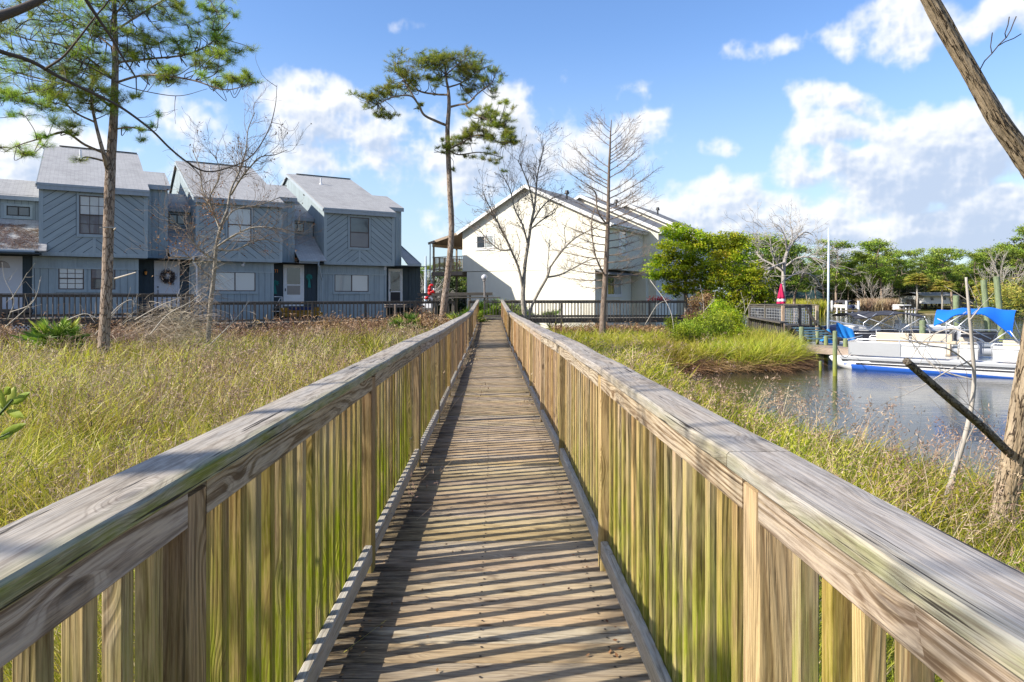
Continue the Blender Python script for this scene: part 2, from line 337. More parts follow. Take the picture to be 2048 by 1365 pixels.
# joists and short piles underneath
mb=MB()
for sx in (-.62,0,.62):
    for k in range(0,35,2): mb.beam(bw(sx,k-.5,-.14),bw(sx,min(k+1.5,YEND),-.14),.04,.19)
build(mb,'joist',M['oldwood'],bwk)
posts_y=[-.75,1.42,3.50,5.68,7.85,10.0,12.2,14.35,16.5,18.7,20.9,23.0,25.2,27.4,29.5,31.7,33.6,35.25]
for s_ in (-1,1):
    xin=XL if s_<0 else XR
    for k,py in enumerate(posts_y):
        pm=MB(); x=xin+s_*.0445; g=(1-py/14) if s_<0 else (.8-py/14)
        pyy=py+(.03 if s_>0 else 0)
        a=bw(x,pyy,-.9); b=bw(x,pyy,.99)
        pm.beam(a,a+np.array([0,0,.9]),.089,.089,up=(0,1,0),ch=.005,rnd=.3)
        aa=np.clip(g,0,1)*.55
        pm.beam(a+np.array([0,0,.9]),b,.089,.089,up=(0,1,0),ch=.005,rnd=rng.uniform(0,.45),alg=[aa,.1*aa])
        build(pm,'post',M['bal'],bwk)
        if k==len(posts_y)-1: break
        ny=posts_y[k+1]+(.03 if s_>0 else 0)
        # rail board and kick board butt against the post faces
        rm=MB(); rm.beam(bw(xin+s_*.019,pyy+.046,.9715),bw(xin+s_*.019,ny-.046,.9715),.038,.089,ch=.004,alg=.05)
        build(rm,'rail_board',M['rail'],bwk)
        km=MB(); km.beam(bw(xin+s_*.019,pyy+.046,.105+rng.uniform(-.006,.006)),bw(xin+s_*.019,ny-.046,.105+rng.uniform(-.006,.006)),.038,.089,ch=.005,alg=.12)
        build(km,'kick_board',M['kick'],bwk)
    # caps: long boards, several spans each, meeting on posts
    jy=[-.9,3.56 if s_<0 else 1.50,7.9 if s_<0 else 5.75,12.25 if s_<0 else 10.05,16.55 if s_<0 else 14.4,20.9 if s_<0 else 18.75,25.2,29.5,YEND+.1]
    for k in range(len(jy)-1):
        cm=MB(); y0,y1=jy[k]+.002,jy[k+1]-.002; n=max(4,int((y1-y0)/.28)); off=(rng.uniform(-.05,.05),rng.uniform(.03,.09)*rng.choice([-1,1]),rng.uniform(0,30)); rn=rng.random()
        W=.146; H=.038; c=.006; cx=xin+s_*(W/2-.032)
        prc=[(W/2-c,-H/2),(W/2,-H/2+c),(W/2,H/2-c),(W/2-c,H/2),(W/4,H/2+.0015),(0,H/2),(-W/4,H/2+.0015),(-W/2+c,H/2),(-W/2,H/2-c),(-W/2,-H/2+c),(-W/2+c,-H/2)]
        npr=len(prc); V=[];G=[];A=[]
        for j in range(n+1):
            yy=y0+(y1-y0)*j/n; wob=.004*mnoise.noise(Vector((yy*1.3,s_*5,k)))
            for (p,q) in prc:
                V.append(bw(cx+p+wob*.6,yy,1.036+q+wob)); G.append((p+off[0],q+off[1],yy-y0+off[2]))
                inner=(p*-s_>W/2-.001)
                edge=(p*-s_>W/2-.012)
                g=np.clip(1.25-yy/5.5,0,1) if s_<0 else np.clip(.70-yy/5,0,1)
                A.append((.95*g if inner else (.4*g if edge else 0)))
        fs=[]
        for j in range(n):
            for q in range(npr): fs.append((j*npr+q,j*npr+(q+1)%npr,(j+1)*npr+(q+1)%npr,(j+1)*npr+q)[::-1])
        fs.append(tuple(range(npr))); fs.append(tuple(range((n+1)*npr-1,n*npr-1,-1)))
        cm.faces(V,fs,gc=G,rnd=rn,alg=A)
        build(cm,'cap_rail',M['cap'],bwk)
# balusters on the outer face; the nearest hundred stand alone, the far ones are one mass
far=MB(); cand=[]
for s_ in (-1,1):
    xin=XL if s_<0 else XR; y=.55 if s_<0 else .42
    while y<YEND-.05:
        nearp=min(abs(y-(p+(.03 if s_>0 else 0))) for p in posts_y)
        if nearp>.066: cand.append((y,s_,xin))
        y+=.113+rng.uniform(-.006,.006)
cand.sort()
for i,(y,s_,xin) in enumerate(cand):
    m_=MB() if i<100 else far
    x=xin+s_*(.038+.020)+rng.uniform(-.002,.002)
    g=(1.45-y/8) if s_<0 else (1.15-y/6.5); g=float(np.clip(g+.45*mnoise.noise(Vector((y*1.7,s_*3,1)))+rng.uniform(-.1,.1),0,1.0))
    lean=rng.uniform(-.003,.003)
    a=bw(x,y,-.07); b=bw(x,y+lean,.955); z=b-a
    bars=[0,.18,.42,.7,1.0]; al=[1.0*g,1.0*g,1.0*g,.60*g,.15*g]
    off=(rng.uniform(-.05,.05),rng.uniform(.02,.09)*rng.choice([-1,1]),rng.uniform(0,40)); rn=rng.random()
    hw=.019; c=.0025; pr=[(hw-c,-hw),(hw,-hw+c),(hw,hw-c),(hw-c,hw),(-hw+c,hw),(-hw,hw-c),(-hw,-hw+c),(-hw+c,-hw)]
    V=[];G=[];A=[]
    for t,q_ in zip(bars,al):
        for p,q in pr: V.append(a+z*t+np.array([p,q,0])); G.append((p+off[0],q+off[1],t+off[2])); A.append(q_)
    fs=[]
    for k in range(4):
        for j in range(8): fs.append((k*8+j,k*8+(j+1)%8,k*8+(j+1)%8+8,k*8+j+8))
    fs.append(tuple(range(7,-1,-1))); fs.append(tuple(range(32,40)))
    m_.faces(V,fs,gc=G,rnd=rn,alg=A)
    if i<100: build(m_,'baluster',M['bal'],bwk)
tag(build(far,'far_balusters',M['bal'],bwk),kind='stuff')
# nail heads on deck boards
mb=MB()
y=-.6+.07
for k in range(60):
    for x in (-.53,-.02,.5):
        for dy in (-.035,.035):
            c=bw(x+rng.uniform(-.008,.008),y+dy,.0035); a=np.arange(6)*math.pi/3
            V=[c+np.array([.006*math.cos(t),.006*math.sin(t),0]) for t in a]; mb.faces(V,[tuple(range(6))])
    y+=.1462
build(mb,'nails',plain('rusty_nail',(.04,.03,.025),.7),bwk)
# ------------------------------------------------------------------ shoreline, ground, water
lake=np.array([(7.2,-30),(6.3,2),(5.6,5),(5.0,7),(4.65,8.5),(4.35,10),(4.2,12),(4.2,15),(4.4,18),(4.7,20.3),(6.2,21.0),(8.6,21.6),(9.9,23.2),(10.6,27),(12.0,32),(11.5,40),(13,50),(6,58),(-8,66),(-40,62),(-90,70),(-90,98),(-20,93),(20,92),(42,88),(52,86),(56,76),(52,64),(60,50),(80,20),(80,-30)],float)
def lake_sdf(x,y):
    """>0 on land"""
    x=np.asarray(x,float); y=np.asarray(y,float); d=np.full(x.shape,1e9); ins=np.zeros(x.shape,bool)
    n=len(lake)
    for i in range(n):
        a=lake[i]; b=lake[(i+1)%n]; ex,ey=b-a; wx=x-a[0]; wy=y-a[1]
        t=np.clip((wx*ex+wy*ey)/(ex*ex+ey*ey),0,1); d=np.minimum(d,np.hypot(wx-ex*t,wy-ey*t))
        c=((a[1]>y)!=(b[1]>y)) & (x<(b[0]-a[0])*(y-a[1])/(b[1]-a[1]+1e-12)+a[0]); ins^=c
    return np.where(ins,-d,d)
WZ=-2.35
def wig(x,y): return .35*np.sin(x*.9+1.3*np.sin(y*.7))+.3*np.sin(y*1.1+np.sin(x*.5)*2)
def gz(x,y):
    s=lake_sdf(x,y)+wig(x,y)*.8*np.clip(np.minimum(1,np.abs(y)/60),0,1)
    bank=np.where(np.asarray(y)>60,.10,.30)
    z=WZ-.45+np.clip((s+1.0)/1.6,0,1)*(.45+bank)
    return z+np.clip(s/14,0,1)*.12+np.clip((np.asarray(y)-80)/60,0,1)*np.clip(s/10,0,1)*.5
def axis(lo,hi,fine0,fine1,st):
    a=list(np.arange(fine0,fine1,st)); v=fine0; d=st
    while v>lo: d*=1.25; v-=d; a.insert(0,v)
    v=a[-1]; d=st
    while v<hi: d*=1.25; v+=d; a.append(v)
    return np.array(a)
gx=axis(-900,900,-28,24,.4); gy=axis(-300,1500,-2,100,.6)
X,Y=np.meshgrid(gx,gy); Z=gz(X,Y)+.03*np.sin(X*3.1+Y)*np.sin(Y*2.3)
nx=len(gx); ny=len(gy); V=np.stack([X,Y,Z],-1).reshape(-1,3)
ii=np.arange(ny-1)[:,None]*nx+np.arange(nx-1)[None,:]
q=np.stack([ii,ii+1,ii+1+nx,ii+nx],-1).reshape(-1,4)
mb=MB(); mb.add(V,q.ravel(),np.full(len(q),4))
m=NT('marsh_ground'); g=m.n('ShaderNodeNewGeometry'); pos=g.outputs['Position']
sx=m.n('ShaderNodeSeparateXYZ',Vector=pos)
n1=m.noise(pos,.8,5,.6); n2=m.noise(pos,9,4,.65)
c=m.ramp(n1,[(.3,(.035,.028,.018)),(.5,(.07,.058,.03)),(.7,(.10,.10,.035))])
c=m.mix(m.mapr(n2,.4,.7,0,.6),c,(.13,.105,.06,1))
lawn=m.ramp(m.noise(pos,.25,4,.6),[(.3,(.10,.14,.02)),(.5,(.16,.14,.045)),(.7,(.22,.17,.08))])
c=m.mix(m.mapr(sx.outputs[1],60,75,0,1),c,lawn)
c=m.mix(m.mapr(sx.outputs[2],WZ-.05+ZUP,WZ+.12+ZUP,1,0),c,m.mix(m.mapr(sx.outputs[1],60,75,0,1),(.03,.024,.016,1),(.42,.36,.26,1)))
gmat=m.out(c,.95,n2,.6,.04,spec=.1)
tag(build(mb,'ground',gmat,smooth=True),kind='structure')
m=NT('lake_water'); g=m.n('ShaderNodeNewGeometry'); pos=g.outputs['Position']
sy=m.n('ShaderNodeSeparateXYZ',Vector=pos)
w1=m.noise(m.vmath('MULTIPLY',pos,(1.1,2.6,1)),1.6,3,.5); w2=m.noise(m.vmath('MULTIPLY',pos,(2.5,6,1)),3.0,3,.6); w3=m.noise(pos,.35,2,.5)
calm=m.mapr(sy.outputs[1],10,42,.11,1.0)
h=m.math('MULTIPLY',m.math('ADD',m.math('MULTIPLY',w1,1.0),m.math('MULTIPLY',w2,.5)),m.math('MULTIPLY',calm,m.mapr(w3,.3,.7,.4,1.3)))
b=m.n('ShaderNodeBsdfPrincipled'); m.set(b.inputs['Base Color'],(.018,.022,.018,1)); m.set(b.inputs['Roughness'],.05); m.set(b.inputs['IOR'],1.333); m.set(b.inputs['Specular IOR Level'],.7)
bp=m.n('ShaderNodeBump',Height=h,Strength=.55,Distance=.05); m.set(b.inputs['Normal'],bp.outputs[0])
o=m.n('ShaderNodeOutputMaterial'); m.t.links.new(b.outputs[0],o.inputs[0])
mb=MB(); mb.faces([(-300,-60,WZ),(300,-60,WZ),(300,200,WZ),(-300,200,WZ)],[(0,1,2,3)])
tag(build(mb,'water',m.m),kind='structure')

# ------------------------------------------------------------------ sky, sun, camera
SUN_AZ=math.atan2(-.955,-.297); SUN_EL=math.radians(35)
world=bpy.data.worlds.new('World'); bpy.context.scene.world=world; world.use_nodes=True
m=NT('w',world=True); m.t=world.node_tree; m.t.nodes.clear()
sky=m.n('ShaderNodeTexSky'); sky.sky_type='NISHITA'; sky.sun_disc=False; sky.sun_elevation=SUN_EL; sky.sun_rotation=SUN_AZ % (2*math.pi)
sky.air_density=1.0; sky.dust_density=.6; sky.ozone_density=2.2; sky.altitude=0
tc=m.n('ShaderNodeTexCoord'); d=tc.outputs['Generated']; se=m.n('ShaderNodeSeparateXYZ',Vector=d)
az=m.math('ARCTAN2',se.outputs[0],se.outputs[1]); el=m.math('ARCSINE',m.math('MAXIMUM',m.math('MINIMUM',se.outputs[2],1.0),-1.0))
def ang(px,py):
    u=(px-1024)/F; v=(HZ-py)/F; return math.atan(u), math.atan(v*math.cos(math.atan(u)))
# cumulus banks: centre x,y and radii in photo pixels, turned into angles of the sky
clouds=[(700,235,120,62,1.0),(640,290,120,90,1.0),(800,290,170,80,1.05),(960,300,140,75,.85),(1040,290,60,60,.75),(360,270,55,60,.95),(450,295,95,55,.95),(60,290,120,60,.85),(200,300,100,40,.55),
 (1540,110,110,38,.70),(1480,105,50,30,.45),(1760,70,120,60,.85),(1700,215,95,36,.85),(1680,268,85,28,.75),(1880,255,125,75,1.1),(1960,310,130,70,.9),(1580,335,50,34,.7),(1690,335,70,40,.75),(1530,392,100,30,.6),(1690,405,150,30,.62),
 (1930,420,150,32,.6),(1280,195,45,22,.5),(1300,270,80,40,.45),(1420,280,50,22,.55),(1350,420,130,50,.75),(1250,300,90,50,.4),(780,40,50,22,.42),(2010,20,110,45,.8),(1850,50,70,40,.6),(480,350,140,50,.6),(150,340,180,40,.5),(870,370,90,60,.5),(700,420,200,50,.28),(1550,455,280,45,.75),(1900,470,280,45,.75),(1780,360,160,60,.8),(1420,400,110,60,.6),(900,330,180,70,.7),(860,450,40,60,.35)]
# the cloud cover is computed here as a field over the whole upper sky (azimuth x elevation)
CW,CH=5120,1280
azs=(np.arange(CW)+.5)/CW*2*math.pi-math.pi; els=(np.arange(CH)+.5)/CH*(math.pi/2)
def vnoise(kx,ky,seed):
    r=np.random.default_rng(seed); g=r.random((ky+2,kx)).astype(np.float32)
    x=(np.arange(CW)+.5)/CW*kx; y=(np.arange(CH)+.5)/CH*ky
    xi=np.floor(x).astype(int); yi=np.floor(y).astype(int); fx=(x-xi).astype(np.float32); fy=(y-yi).astype(np.float32)
    fx=fx*fx*(3-2*fx); fy=fy*fy*(3-2*fy)
    row=g[:,xi%kx]*(1-fx)+g[:,(xi+1)%kx]*fx
    return row[yi]*(1-fy)[:,None]+row[yi+1]*fy[:,None]
def fbm(k0,n,seed,gain=.55,billow=False):
    o=np.zeros((CH,CW),np.float32); a=1.0; t=0
    for i in range(n):
        v=vnoise(k0*2**i,max(2,k0*2**i//4),seed+i)
        if billow: v=1-np.abs(2*v-1)
        o+=a*v; t+=a; a*=gain
    return o/t
wx=(fbm(48,4,3)-.5)*.10; wy=(fbm(48,4,77)-.5)*.08
A2=azs[None,:].astype(np.float32)+wx; E2=els[:,None].astype(np.float32)+wy
acc=np.full((CH,CW),-.9,np.float32)
for (cx,cy,rx,ry,wt) in clouds:
    a_,e_=ang(cx,cy); sa=rx/F*math.cos(a_)**2; sE=ry/F*math.cos(a_)
    i0,i1=[int((a_+k*4*sa+math.pi)/(2*math.pi)*CW) for k in(-1,1)]; j0,j1=[int(np.clip((e_+k*4*sE)/(math.pi/2)*CH,0,CH)) for k in(-1,1)]
    i0=max(0,i0-60); i1=min(CW,i1+60)
    q=A2[j0:j1,i0:i1]; r_=E2[j0:j1,i0:i1]
    dn=np.where(r_<e_,1.35,1.0)                     # flatter undersides
    v=wt*(1-.62*(((q-a_)/sa)**2+((r_-e_)/sE*dn)**2))
    h=np.clip(.5+.5*(v-acc[j0:j1,i0:i1])/.25,0,1); acc[j0:j1,i0:i1]=acc[j0:j1,i0:i1]*(1-h)+v*h+.25*h*(1-h)
rest=np.clip((fbm(7,3,50)-.50)*6,-.9,.9)*np.clip((np.abs(azs)[None,:]-.8)/.3,0,1)-.9*np.clip((1.1-np.abs(azs)[None,:])/.3,0,1)
acc=np.maximum(acc,rest.astype(np.float32))
fb=fbm(40,8,9,.60); bl=fbm(90,6,31,.6,True)
dens=np.maximum(acc,-.7)+(fb-.5)*2.5+(bl-.62)*1.1
def sh(a,dx,dy): return np.roll(np.roll(a,dx,1),-dy,0)
mask=np.clip((dens+.02)/.68,0,1); mask=mask*mask*(3-2*mask)
sat=np.clip(dens,-.2,1.3)
occ=sum(np.clip(sh(sat,int(3*k),int(3.2*k)),0,1.3)*w for k,w in ((1,.5),(2.4,.6),(5,.7),(9,.6),(15,.5)))
litv=1.12-occ*.36+(sat-sh(sat,3,4))*.9+(bl-.6)*.8+(fb-.5)*.4-.18*np.clip(1-els/.22,0,1)[:,None]
litv=np.clip(litv,0,1); litv=litv*litv*(3-2*litv)
hz_=np.clip(1-els/.30,0,1)[:,None]
shade=np.array([.355,.425,.55]); bright=np.array([.67,.675,.69])
img=np.ones((CH,CW,4),np.float32)
for c_ in range(3): img[:,:,c_]=shade[c_]+(bright[c_]-shade[c_])*litv
img[:,:,3]=mask*.95
im=bpy.data.images.new('cloud_field',CW,CH,alpha=True,float_buffer=True); im.colorspace_settings.name='Non-Color'; im.alpha_mode='CHANNEL_PACKED'
im.pixels.foreach_set(img.ravel()); im.pack()
del fb,bl,dens,acc,occ,litv,img,wx,wy,A2,E2,sat,rest
ti=m.t.nodes.new('ShaderNodeTexImage'); ti.image=im; ti.extension='EXTEND'; ti.interpolation='Cubic'
uu=m.math('DIVIDE',m.math('ADD',az,math.pi),2*math.pi); vv=m.math('DIVIDE',el,math.pi/2)
m.set(ti.inputs[0],m.n('ShaderNodeCombineXYZ',X=uu,Y=vv).outputs[0])
skc=m.n('ShaderNodeHueSaturation',Color=sky.outputs[0],Saturation=1.17,Hue=.508,Value=1.0)
skyc=m.vmath('SCALE',skc.outputs[0],sc=.15)
hor=m.mapr(el,.0,.38,.70,0,True)
skyc=m.mix(hor,skyc,(.34,.44,.57,1))
fin=m.mix(m.math('MULTIPLY',ti.outputs[1],m.math('GREATER_THAN',el,0.0)),skyc,ti.outputs[0])
bg=m.n('ShaderNodeBackground',Color=fin,Strength=1.0); wo=m.n('ShaderNodeOutputWorld'); m.t.links.new(bg.outputs[0],wo.inputs[0])
sd=bpy.data.lights.new('sun','SUN'); sd.energy=4.9; sd.angle=math.radians(.53); sd.color=(1.0,.93,.82)
so=bpy.data.objects.new('sun',sd); C.objects.link(so)
sv=Vector((math.sin(SUN_AZ)*math.cos(SUN_EL),math.cos(SUN_AZ)*math.cos(SUN_EL),math.sin(SUN_EL)))
so.rotation_euler=sv.to_track_quat('Z','Y').to_euler(); so.location=(0,0,30)
cd=bpy.data.cameras.new('camera'); cd.sensor_width=36; cd.lens=F/2048*36; cd.shift_y=-(682.5-HZ)/2048; cd.clip_end=4000; cd.clip_start=.05
co=bpy.data.objects.new('camera',cd); C.objects.link(co); co.rotation_euler=(math.radians(90),0,0); bpy.context.scene.camera=co
sc=bpy.context.scene; sc.view_settings.view_transform='Standard'; sc.view_settings.look='None'; sc.view_settings.exposure=.70; sc.view_settings.gamma=1
sc.cycles.max_bounces=7; sc.cycles.diffuse_bounces=4; sc.cycles.transparent_max_bounces=12; sc.cycles.caustics_reflective=False; sc.cycles.caustics_refractive=False
# ------------------------------------------------------------------ blue townhouses
M['blue']=painted('blue_grey_siding',(.31,.372,.40))
M['bluetrim']=painted('blue_grey_trim',(.335,.40,.43),spread=.03)
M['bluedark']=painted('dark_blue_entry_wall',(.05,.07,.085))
M['gap']=painted('groove_shadow_backing',(.03,.045,.06))
M['fascia']=painted('pale_fascia',(.33,.38,.42),streak=.4)
M['shingle']=shingle('grey_roof_shingle',(.40,.395,.385))
M['shingle2']=shingle('dark_grey_roof_shingle',(.26,.255,.25))
M['brown']=plain('brown_window_frame',(.085,.06,.055),.5)
M['white']=plain('white_paint',(.72,.73,.74),.45,dirt=.15)
M['doorwhite']=plain('white_door_paint',(.55,.57,.62),.45,dirt=.12)
M['metal']=plain('aluminium',(.62,.63,.65),.35,metal=.9,dirt=.1)
M['black']=plain('black_paint',(.02,.02,.02),.5)
M['screen']=plain('dark_insect_screen',(.035,.035,.04),.8)
def glassmat(name,blind,rough=.06,refl=(.04,.05,.06)):
    m=NT(name); gc=m.attr('gc',True); sx=m.n('ShaderNodeSeparateXYZ',Vector=gc)
    if blind:
        f=m.math('FRACT',m.math('MULTIPLY',sx.outputs[2],1/.035)); c=m.mix(m.mapr(f,.0,.3,1,0),blind+(1,),tuple(x*.55 for x in blind)+(1,))
    else: c=refl+(1,)
    b=m.n('ShaderNodeBsdfPrincipled'); m.set(b.inputs['Base Color'],c); m.set(b.inputs['Roughness'],.5 if blind else rough); m.set(b.inputs['Specular IOR Level'],.6)
    m.set(b.inputs['Coat Weight'],1.0); m.set(b.inputs['Coat Roughness'],.03)
    o=m.n('ShaderNodeOutputMaterial'); m.t.links.new(b.outputs[0],o.inputs[0]); return m.m
M['glass']=glassmat('dark_window_glass',None)
M['blind']=glassmat('window_with_white_blind',(.60,.62,.60))
M['blindgrey']=glassmat('window_with_grey_blind',(.36,.40,.40))
M['blinddark']=glassmat('window_with_dark_blind',(.14,.13,.14))

def clip_poly(poly,nx,ny,c):
    """keep nx*x+ny*y<=c"""
    out=[]; n=len(poly)
    for i in range(n):
        a=poly[i]; b=poly[(i+1)%n]; da=nx*a[0]+ny*a[1]-c; db=nx*b[0]+ny*b[1]-c
        if da<=0: out.append(a)
        if (da<0<db) or (db<0<da):
            t=da/(da-db); out.append((a[0]+(b[0]-a[0])*t,a[1]+(b[1]-a[1])*t))
    return out
def siding(mb,m3,poly,ang,pitch,gap,th):
    """boards as real strips laid over a convex outline; m3(x,y,h)->xyz"""
    nx,ny=math.cos(ang),math.sin(ang)
    ds=[nx*p[0]+ny*p[1] for p in poly]; k0=math.floor(min(ds)/pitch); k1=math.ceil(max(ds)/pitch)
    for k in range(k0,k1+1):
        q=clip_poly(poly,nx,ny,(k+1)*pitch-gap); 
        if len(q)>=3: q=clip_poly(q,-nx,-ny,-(k*pitch))
        if len(q)<3: continue
        # drop doubles
        r=[q[0]]
        for p in q[1:]:
            if math.hypot(p[0]-r[-1][0],p[1]-r[-1][1])>1e-4: r.append(p)
        if math.hypot(r[0][0]-r[-1][0],r[0][1]-r[-1][1])<1e-4: r.pop()
        n=len(r)
        if n<3: continue
        ar=sum(r[i][0]*r[(i+1)%n][1]-r[(i+1)%n][0]*r[i][1] for i in range(n))
        if ar<0: r=r[::-1]
        tx,ty=-ny,nx; o=rng.uniform(0,20)
        V=[m3(p[0],p[1],0) for p in r]+[m3(p[0],p[1],th) for p in r]
        G=[(nx*p[0]+ny*p[1],0,tx*p[0]+ty*p[1]+o) for p in r]*2
        fs=[tuple(range(n,2*n))]+[(i,(i+1)%n,(i+1)%n+n,i+n) for i in range(n)]
        mb.faces(V,fs,gc=G,rnd=rng.random())
def prism(mb,prof,x0,x1,axis='u',**kw):
    """profile of (d,z) extruded along u from x0 to x1"""
    n=len(prof); V=[(x0,p[0],p[1]) for p in prof]+[(x1,p[0],p[1]) for p in prof]
    G=[(p[0],0,p[1]) for p in prof]*2
    fs=[tuple(range(n)),tuple(range(2*n-1,n-1,-1))]+[(i,i+n,(i+1)%n+n,(i+1)%n) for i in range(n)]
    mb.faces(V,fs,gc=[(v[0],v[1],v[2]) for v in V],**kw)
def slab(mb,c,th,**kw):
    """roof slab: corners c (4, counter-clockwise from above, eave first) thickness th downward; gc=(along eave, up slope)"""
    c=[np.array(v,float) for v in c]; e=c[1]-c[0]; e/=np.linalg.norm(e); nrm=np.cross(c[1]-c[0],c[3]-c[0]); nrm/=np.linalg.norm(nrm); s=np.cross(nrm,e)
    G=[(np.dot(v-c[0],e)+3,np.dot(v-c[0],s)+3,0) for v in c]
    V=c+[v-nrm*th for v in c]
    mb.faces(V,[(0,1,2,3),(7,6,5,4),(0,4,5,1),(1,5,6,2),(2,6,7,3),(3,7,4,0)],gc=G+G,**kw)

def window(parent,xf,u0,u1,z0,z1,dpl,paneL,paneR=None,kind='slide',frame='brown',trim='bluetrim',grid=None,trimw=.10,m3=None):
    """dpl: depth of the wall face. builds a frame part with pane, muntins"""
    if m3 is None: m3=lambda u,h,z:(u,dpl-h,z)
    def bx(mb,ua,ub,za,zb,ha,hb,**kw):
        V=[m3(u,h,z) for z in(za,zb) for (u,h) in((ua,hb),(ub,hb),(ub,ha),(ua,ha))]
        mb.faces(V,[(0,3,2,1),(4,5,6,7),(0,1,5,4),(1,2,6,5),(2,3,7,6),(3,0,4,7)],gc=[(v[0],v[1],v[2]) for v in [(0,0,0)]*0]+[(u,h,z) for z in(za,zb) for (u,h) in((ua,hb),(ub,hb),(ub,ha),(ua,ha))],**kw)
    t=MB(); w=trimw
    bx(t,u0-w,u1+w,z1,z1+w,0,.034); bx(t,u0-w,u1+w,z0-w,z0,0,.034); bx(t,u0-w,u0,z0,z1,0,.032); bx(t,u1,u1+w,z0,z1,0,.032)
    bx(t,u0-w-.03,u1+w+.03,z0-w-.035,z0-w,0,.05)
    tr=build(t,'window_trim',M[trim],parent,xf=xf)
    f=MB(); fw=.045
    bx(f,u0,u1,z1-fw,z1,0,.028); bx(f,u0,u1,z0,z0+fw,0,.028); bx(f,u0,u0+fw,z0+fw,z1-fw,0,.027); bx(f,u1-fw,u1,z0+fw,z1-fw,0,.027)
    a0,a1,b0,b1=u0+fw,u1-fw,z0+fw,z1-fw; um=(u0+u1)/2; zm=(z0+z1)/2
    if kind=='slide': bx(f,um-.025,um+.025,b0,b1,0,.029)
    else: bx(f,a0,a1,zm-.025,zm+.025,0,.029)
    if grid:
        gu,gzn=grid
        for i in range(1,gu): x=a0+(a1-a0)*i/gu; bx(f,x-.011,x+.011,b0,b1,.004,.018)
        for i in range(1,gzn):
            z=b0+(b1-b0)*i/gzn
            if abs(z-zm)>.05: bx(f,a0,a1,z-.011,z+.011,.004,.0175)
    fr=build(f,'window',M[frame],parent,xf=xf)
    if kind=='slide': parts=[(a0,um-.025,b0,b1,paneL),(um+.025,a1,b0,b1,paneR or paneL)]
    else: parts=[(a0,a1,zm+.025,b1,paneL),(a0,a1,b0,zm-.025,paneR or paneL)]
    for (ua,ub,za,zb,mm) in parts:
        g=MB(); bx(g,ua,ub,za,zb,0,.008); build(g,'pane',M[mm],fr,xf=xf)
    return fr

Uv=np.array([.8468,.5319,0]); Dv=np.array([-.5319,.8468,0])
def frame_xf(P0,U,D):
    P0=np.array(P0,float)
    def f(V): V=np.asarray(V,float).reshape(-1,3); return P0+V[:,:1]*U+V[:,1:2]*D+V[:,2:3]*np.array([0,0,1.0])
    return f
Eh,Bh,Gh=4.85,1.77,-2.15; SL=.385; RD=7.8
def roofz(d): return Eh+SL*d if d<RD else Eh+SL*RD-SL*(d-RD)

